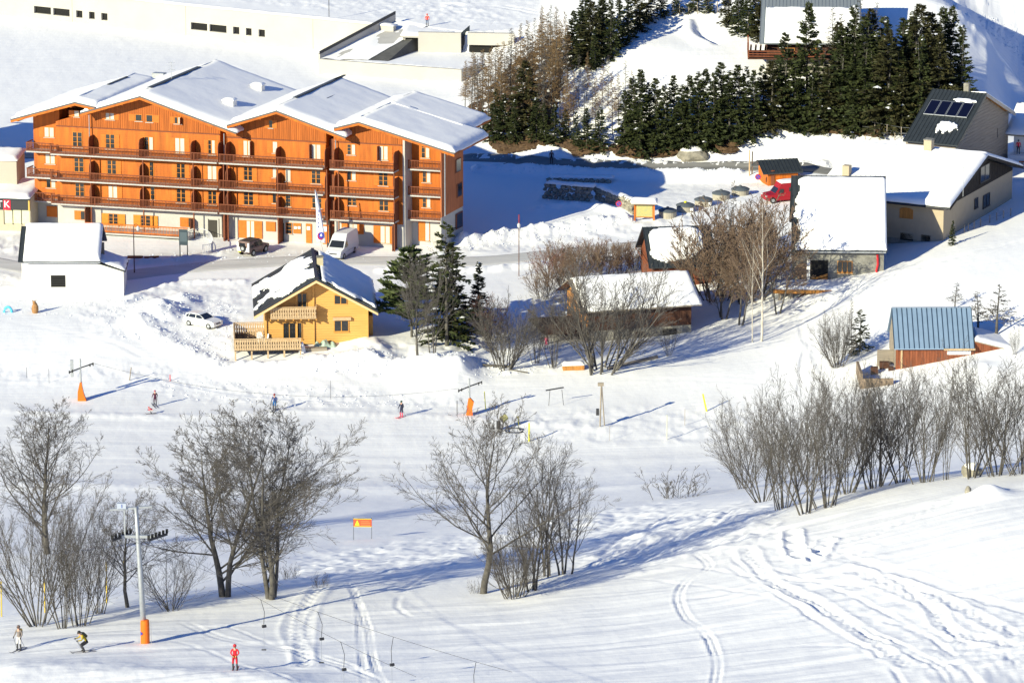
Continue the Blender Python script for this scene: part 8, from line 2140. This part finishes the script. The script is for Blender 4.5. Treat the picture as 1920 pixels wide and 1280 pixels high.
def offroader():
    p = GF(475, 474, 0); ang = math.atan2(.84, .54)
    prof = [(-1.85, .5, .02), (-1.88, .95, .0), (1.0, .98, .0), (1.8, .95, .06), (1.95, .85, .06), (1.97, .5, .05), (1.65, .45, .03), (1.55, .72, .0), (1.25, .84, .0), (.95, .72, .0), (.85, .45, .03), (-.75, .45, .03), (-.85, .72, 0), (-1.15, .84, 0), (-1.45, .72, 0), (-1.55, .45, .03)]
    gr = [(-1.87, .96, .02), (.95, .96, .05), (.55, 1.6, .12), (.3, 1.68, .14), (-1.7, 1.7, .12), (-1.84, 1.6, .08)]
    r, w = vehicle('offroad_car', 'small muddy off-road car with spare wheel and white rear beside the apartments', 'car', p, ang, 3.8, 1.75, prof, gr, mat('dusty_brown_paint', (0.22, 0.15, 0.13), 0.5, var=.2),
      [('rear_window', [(-1.88, .55, 1.1), (-1.88, -.2, 1.1), (-1.84, -.2, 1.55), (-1.84, .55, 1.55)])], .38, (1.25, -1.15), [[(.7, 1.04), (-.1, 1.04), (-.1, 1.56), (.45, 1.56)], [(-.2, 1.04), (-.95, 1.04), (-.95, 1.56), (-.2, 1.56)], [(-1.05, 1.04), (-1.7, 1.04), (-1.65, 1.56), (-1.05, 1.56)]])
    MB().box(-1.97, -1.89, -.84, .84, .6, 1.05).box(-1.97, -1.89, -.84, -.62, 1.05, 1.62).box(-1.97, -1.89, .62, .84, 1.05, 1.62).build('rear_door', M_CARW, r)
    t = MB().tube([(-2.14, -.05, .98), (-1.98, -.05, .98)], .36, 16).build('spare_wheel', M_RUBBER, r); MB().tube([(-2.16, -.05, .98), (-2.14, -.05, .98)], .2, 10).build('rim', M_STEEL, t)
    MB().box(-2.0, -1.97, .35, .7, .48, .6).build('number_plate', M_YELLOW, r); MB().box(-1.7, .3, -.72, .72, 1.705, 1.76).build('roof_rack', M_DARKMETAL, r)
offroader()
def red_truck():
    p = GF(1465, 377, 0); ang = math.radians(180 + 18)
    prof = [(-2.3, .35, .03), (-2.35, 1.1, .0), (1.0, 1.1, .0), (1.9, 1.0, .08), (2.2, .8, .1), (2.25, .4, .06), (1.8, .3, .04), (1.7, .65, 0), (1.4, .75, 0), (1.1, .65, 0), (1.0, .3, .04), (-1.1, .3, .04), (-1.2, .65, 0), (-1.5, .75, 0), (-1.8, .65, 0), (-1.9, .3, .04)]
    gr = [(-2.34, 1.09, .0), (1.1, 1.09, .03), (.6, 1.75, .12), (.35, 2.25, .12), (-2.2, 2.3, .1), (-2.32, 2.2, .05)]
    r, w = vehicle('red_delivery_van', 'red box van with snow on its roof parked below the orange hut', 'van', p, ang, 4.6, 1.9, prof, gr, mat('red_van_paint', (0.30, 0.012, 0.022), 0.35),
      [('windscreen', [(1.09, -.8, 1.15), (1.09, .8, 1.15), (.65, .72, 1.7), (.65, -.72, 1.7)])], .34, (1.4, -1.5), [[(.75, 1.18), (.1, 1.18), (.1, 1.65), (.5, 1.65)], [(-.6, 1.3), (-1.2, 1.3), (-1.2, 1.75), (-.6, 1.75)]])
    snow_layer('roof_snow', [(-2.2, -.8, 2.29), (.35, -.8, 2.27), (.35, .8, 2.27), (-2.2, .8, 2.29)], .22, r, None, 10, 6, .2)
    for s in (-1, 1): MB().box(2.05, 2.2, s * .7 - .15, s * .7 + .15, .72, .9).build('headlight', M_LAMP, r)
red_truck()

# ------------------------------------------------------------------ people
M_SKIN = mat('skin', (0.55, 0.32, 0.22), 0.6)
def person(label, loc, face, h, jacket, trousers, pose='stand', boots=(0.05, 0.05, 0.055), hat=(0.05, 0.05, 0.05), glove=(0.03, 0.03, 0.03), skis=True, poles=True, pack=None, cat='person', ski_c=(0.15, 0.15, 0.18)):
    root = thing('person', label, cat, loc, face)
    k = h / 1.75
    # joints: x right, y forward, z up
    J = dict(pel=(0, 0, .93), sp=(0, 0, 1.12), ch=(0, 0, 1.33), nk=(0, .0, 1.50), hd=(0, .02, 1.58), ht=(0, .03, 1.67))
    L_ = dict(hip=(.10, 0, .90), kn=(.12, .03, .50), an=(.13, -.01, .10), to=(.14, .15, .05), sh=(.19, 0, 1.42), el=(.27, .02, 1.16), wr=(.27, .2, 1.0))
    if pose == 'tow': L_.update(kn=(.13, .08, .50), el=(.27, .03, 1.18), wr=(.12, .20, 1.05))
    if pose == 'crouch':
        J.update(pel=(0, -.22, .72), sp=(0, -.12, .90), ch=(0, .06, 1.08), nk=(0, .20, 1.20), hd=(0, .25, 1.27), ht=(0, .30, 1.36))
        L_.update(hip=(.11, -.22, .70), kn=(.16, .16, .48), an=(.16, -.04, .10), to=(.16, .14, .05), sh=(.20, .10, 1.14), el=(.32, .22, .92), wr=(.28, .44, .90))
    if pose == 'tuck':
        J.update(pel=(0, -.22, .55), sp=(0, -.08, .68), ch=(0, .12, .80), nk=(0, .28, .86), hd=(0, .34, .92), ht=(0, .40, 1.0))
        L_.update(hip=(.11, -.22, .53), kn=(.16, .18, .42), an=(.16, -.02, .10), to=(.16, .16, .05), sh=(.20, .18, .82), el=(.28, .34, .62), wr=(.16, .50, .66))
    V, E, Rd, Z = [], [], [], []
    def add(p, r, z, par=None):
        V.append(tuple(c * k for c in p)); Rd.append(r * k); Z.append(z)
        if par is not None: E.append((par, len(V) - 1))
        return len(V) - 1
    pl = add(J['pel'], .135, 'b'); sp_ = add(J['sp'], .125, 'a', pl); ch = add(J['ch'], .15, 'a', sp_); nk = add(J['nk'], .06, 's', ch); hd = add(J['hd'], .095, 's', nk); add(J['ht'], .085, 's', hd)
    for s in (-1, 1):
        m = lambda n: (L_[n][0] * s, L_[n][1], L_[n][2])
        a = add(m('hip'), .095, 'b', pl); b = add(m('kn'), .068, 'b', a); c = add(m('an'), .055, 'f', b); add(m('to'), .055, 'f', c)
        a = add(m('sh'), .068, 'a', ch); b = add(m('el'), .052, 'a', a); c = add(m('wr'), .036, 'a', b)
        w_ = Vector(m('wr')); f = (w_ - Vector(m('el'))).normalized(); u = Vector((0, 0, 1)); sd = f.cross(u).normalized()
        pm = w_ + f * .06; c2 = add(tuple(pm), .035, 'g', c)
        for q in range(4): add(tuple(pm + f * (.075 - abs(q - 1.4) * .012) + sd * (q - 1.5) * .021 + Vector((0, 0, -.022))), .0095, 'g', c2)
        add(tuple(pm + f * .01 - sd * s * .05 + Vector((0, 0, .01))), .011, 'g', c2)
    me = bpy.data.meshes.new('body'); me.from_pydata(V, E, []); o = bpy.data.objects.new('body', me); COL.objects.link(o)
    md = o.modifiers.new('skin', 'SKIN'); o.modifiers.new('sub', 'SUBSURF').levels = 1
    for i, r in enumerate(Rd): me.skin_vertices[0].data[i].radius = (r, r * (.82 if Z[i] == 'a' and i < 4 else 1))
    me.skin_vertices[0].data[0].use_root = True
    dg = bpy.context.evaluated_depsgraph_get(); m2 = bpy.data.meshes.new_from_object(o.evaluated_get(dg)); bpy.data.objects.remove(o)
    cols = {'a': jacket, 'b': trousers, 'f': boots, 'g': glove, 's': (0.5, 0.3, 0.2)}
    keys = list(cols)
    m2.materials.clear()
    for q in keys: m2.materials.append(M_SKIN if q == 's' else mat('cloth_%d_%d_%d' % tuple(int(c * 100) for c in cols[q]), cols[q], 0.75, var=0.15, vscale=8))
    segs = [(Vector(V[a]), Vector(V[b]), Z[b]) for a, b in E]
    for pg in m2.polygons:
        c = pg.center; best = None
        for a, b, z in segs:
            d = b - a; t = max(0, min(1, (c - a).dot(d) / d.length_squared)); dd = (c - a - d * t).length
            if best is None or dd < best[0]: best = (dd, z)
        pg.material_index = keys.index(best[1]); pg.use_smooth = True
    link_mesh('body', m2, None, root)
    hp = Vector(J['ht']) * k
    MB().lathe([(.118 * k, -.03 * k), (.122 * k, .03 * k), (.10 * k, .09 * k), (.045 * k, .125 * k)], tuple(hp + Vector((0, -.02 * k, 0))), 12).build('helmet', mat('hat_%d_%d_%d' % tuple(int(c * 100) for c in hat), hat, .5), root, smooth=True)
    MB().box(-.075 * k, .075 * k, hp.y + .07 * k, hp.y + .10 * k, hp.z - .065 * k, hp.z - .015 * k).build('goggles', M_GLASS, root)
    MB().box(-.012 * k, .012 * k, hp.y + .07 * k, hp.y + .105 * k, hp.z - .11 * k, hp.z - .07 * k).build('nose', M_SKIN, root)
    if skis:
        for s in (-1, 1):
            x = L_['to'][0] * s * k; y0 = (L_['an'][1]) * k
            pts = [(-.75, .012), (.72, .012), (.86, .05), (.95, .13)]
            MB().add([(x - .045, y0 + a * k, z) for a, z in pts] + [(x + .045, y0 + a * k, z) for a, z in pts] + [(x - .045, y0 + a * k, z + .025) for a, z in pts] + [(x + .045, y0 + a * k, z + .025) for a, z in pts],
              [(i, i + 1, i + 5, i + 4) for i in range(3)] + [(i + 8, i + 12, i + 13, i + 9) for i in range(3)] + [(i, i + 8, i + 9, i + 1) for i in range(3)] + [(i + 4, i + 5, i + 13, i + 12) for i in range(3)] + [(0, 4, 12, 8), (3, 11, 15, 7)]).build('ski', mat('ski_%d' % int(ski_c[0] * 100), ski_c, .4), root)
    if poles:
        for s in (-1, 1):
            a = Vector((L_['wr'][0] * s, L_['wr'][1] + .08, L_['wr'][2] + .05)) * k; b = Vector((L_['wr'][0] * s * 1.35, L_['wr'][1] - .45, .05)) * k
            MB().tube([tuple(a), tuple(b)], .012, 5).build('ski_pole', M_DARKMETAL if poles is True else M_YELLOW, root)
    if pack:
        c = Vector(J['ch']) * k; d = (Vector(J['nk']) - Vector(J['sp'])).normalized(); n = Vector((0, -d.z, d.y))
        MB().prism([tuple(c + d * (z * k) + n * ((.10 + y) * k) + Vector((-.14 * k, 0, 0))) for z, y in ((-.24, 0), (-.2, .15), (.05, .17), (.2, .08), (.2, 0))], (.28 * k, 0, 0)).build('backpack', mat('pack_%d' % int(pack[0] * 100), pack, .7), root)
    return root
GZ = lambda x, y: GF(x, y, 0)
PI = math.pi
person('skier in a red suit facing the viewer near the bottom edge', GZ(441, 1266), PI * .98, 1.72, (0.62, 0.015, 0.03), (0.55, 0.01, 0.025), 'tow', hat=(0.5, 0.02, 0.03), glove=(0.55, 0.35, 0.1), ski_c=(0.3, 0.05, 0.05))
person('crouching skier in black and yellow jacket with dark backpack', GZ(157, 1222), PI * .62, 1.78, (0.40, 0.30, 0.02), (0.012, 0.012, 0.018), 'crouch', hat=(0.02, 0.02, 0.02), pack=(0.02, 0.025, 0.02))
person('skier in white trousers and beige jacket at the left edge', GZ(36, 1218), PI * .85, 1.72, (0.20, 0.17, 0.155), (0.62, 0.60, 0.58), 'stand', hat=(0.12, 0.08, 0.07), pack=(0.35, 0.26, 0.08))
person('skier in dark purple suit above the crouching child', GZ(291, 762), PI * .1, 1.66, (0.075, 0.015, 0.04), (0.05, 0.015, 0.035), 'stand', hat=(0.35, 0.08, 0.14))
person('crouching child skier in red jacket below the purple skier', GZ(284, 777), PI * .6, 1.2, (0.65, 0.02, 0.05), (0.55, 0.5, 0.5), 'tuck', hat=(0.5, 0.02, 0.04), poles=False)
person('skier in blue suit on the piste between the lift pylons', GZ(515, 771), PI * .9, 1.70, (0.02, 0.045, 0.16), (0.01, 0.12, 0.36), 'stand', hat=(0.25, 0.03, 0.03))
person('skier in navy suit with pink boots left of the centre lift pylon', GZ(753, 782), PI * .8, 1.68, (0.015, 0.018, 0.045), (0.015, 0.018, 0.05), 'stand', boots=(0.75, 0.08, 0.15), hat=(0.03, 0.08, 0.06), ski_c=(0.7, 0.1, 0.15))
person('person in a red coat standing on the terrace at the right edge', TERR, PI, 1.7, (0.65, 0.02, 0.05), (0.02, 0.02, 0.025), 'stand', skis=False, poles=False)
person('distant person in red jacket on the gallery roof by the portal', GZ(801, 50), PI, 1.7, (0.70, 0.06, 0.04), (0.10, 0.14, 0.22), 'stand', skis=False, poles=False, hat=(0.6, 0.05, 0.04))
person('dark figure walking in the shade beside the upper road', GZ(1034, 309), PI, 1.7, (0.02, 0.02, 0.03), (0.015, 0.015, 0.02), 'stand', skis=False, poles=False)
person('child in a pink snowsuit standing left of the brown barn', GZ(1024, 655), PI, 1.5, (0.75, 0.14, 0.22), (0.75, 0.14, 0.22), 'stand', skis=False, poles=False, hat=(0.7, 0.6, 0.5))
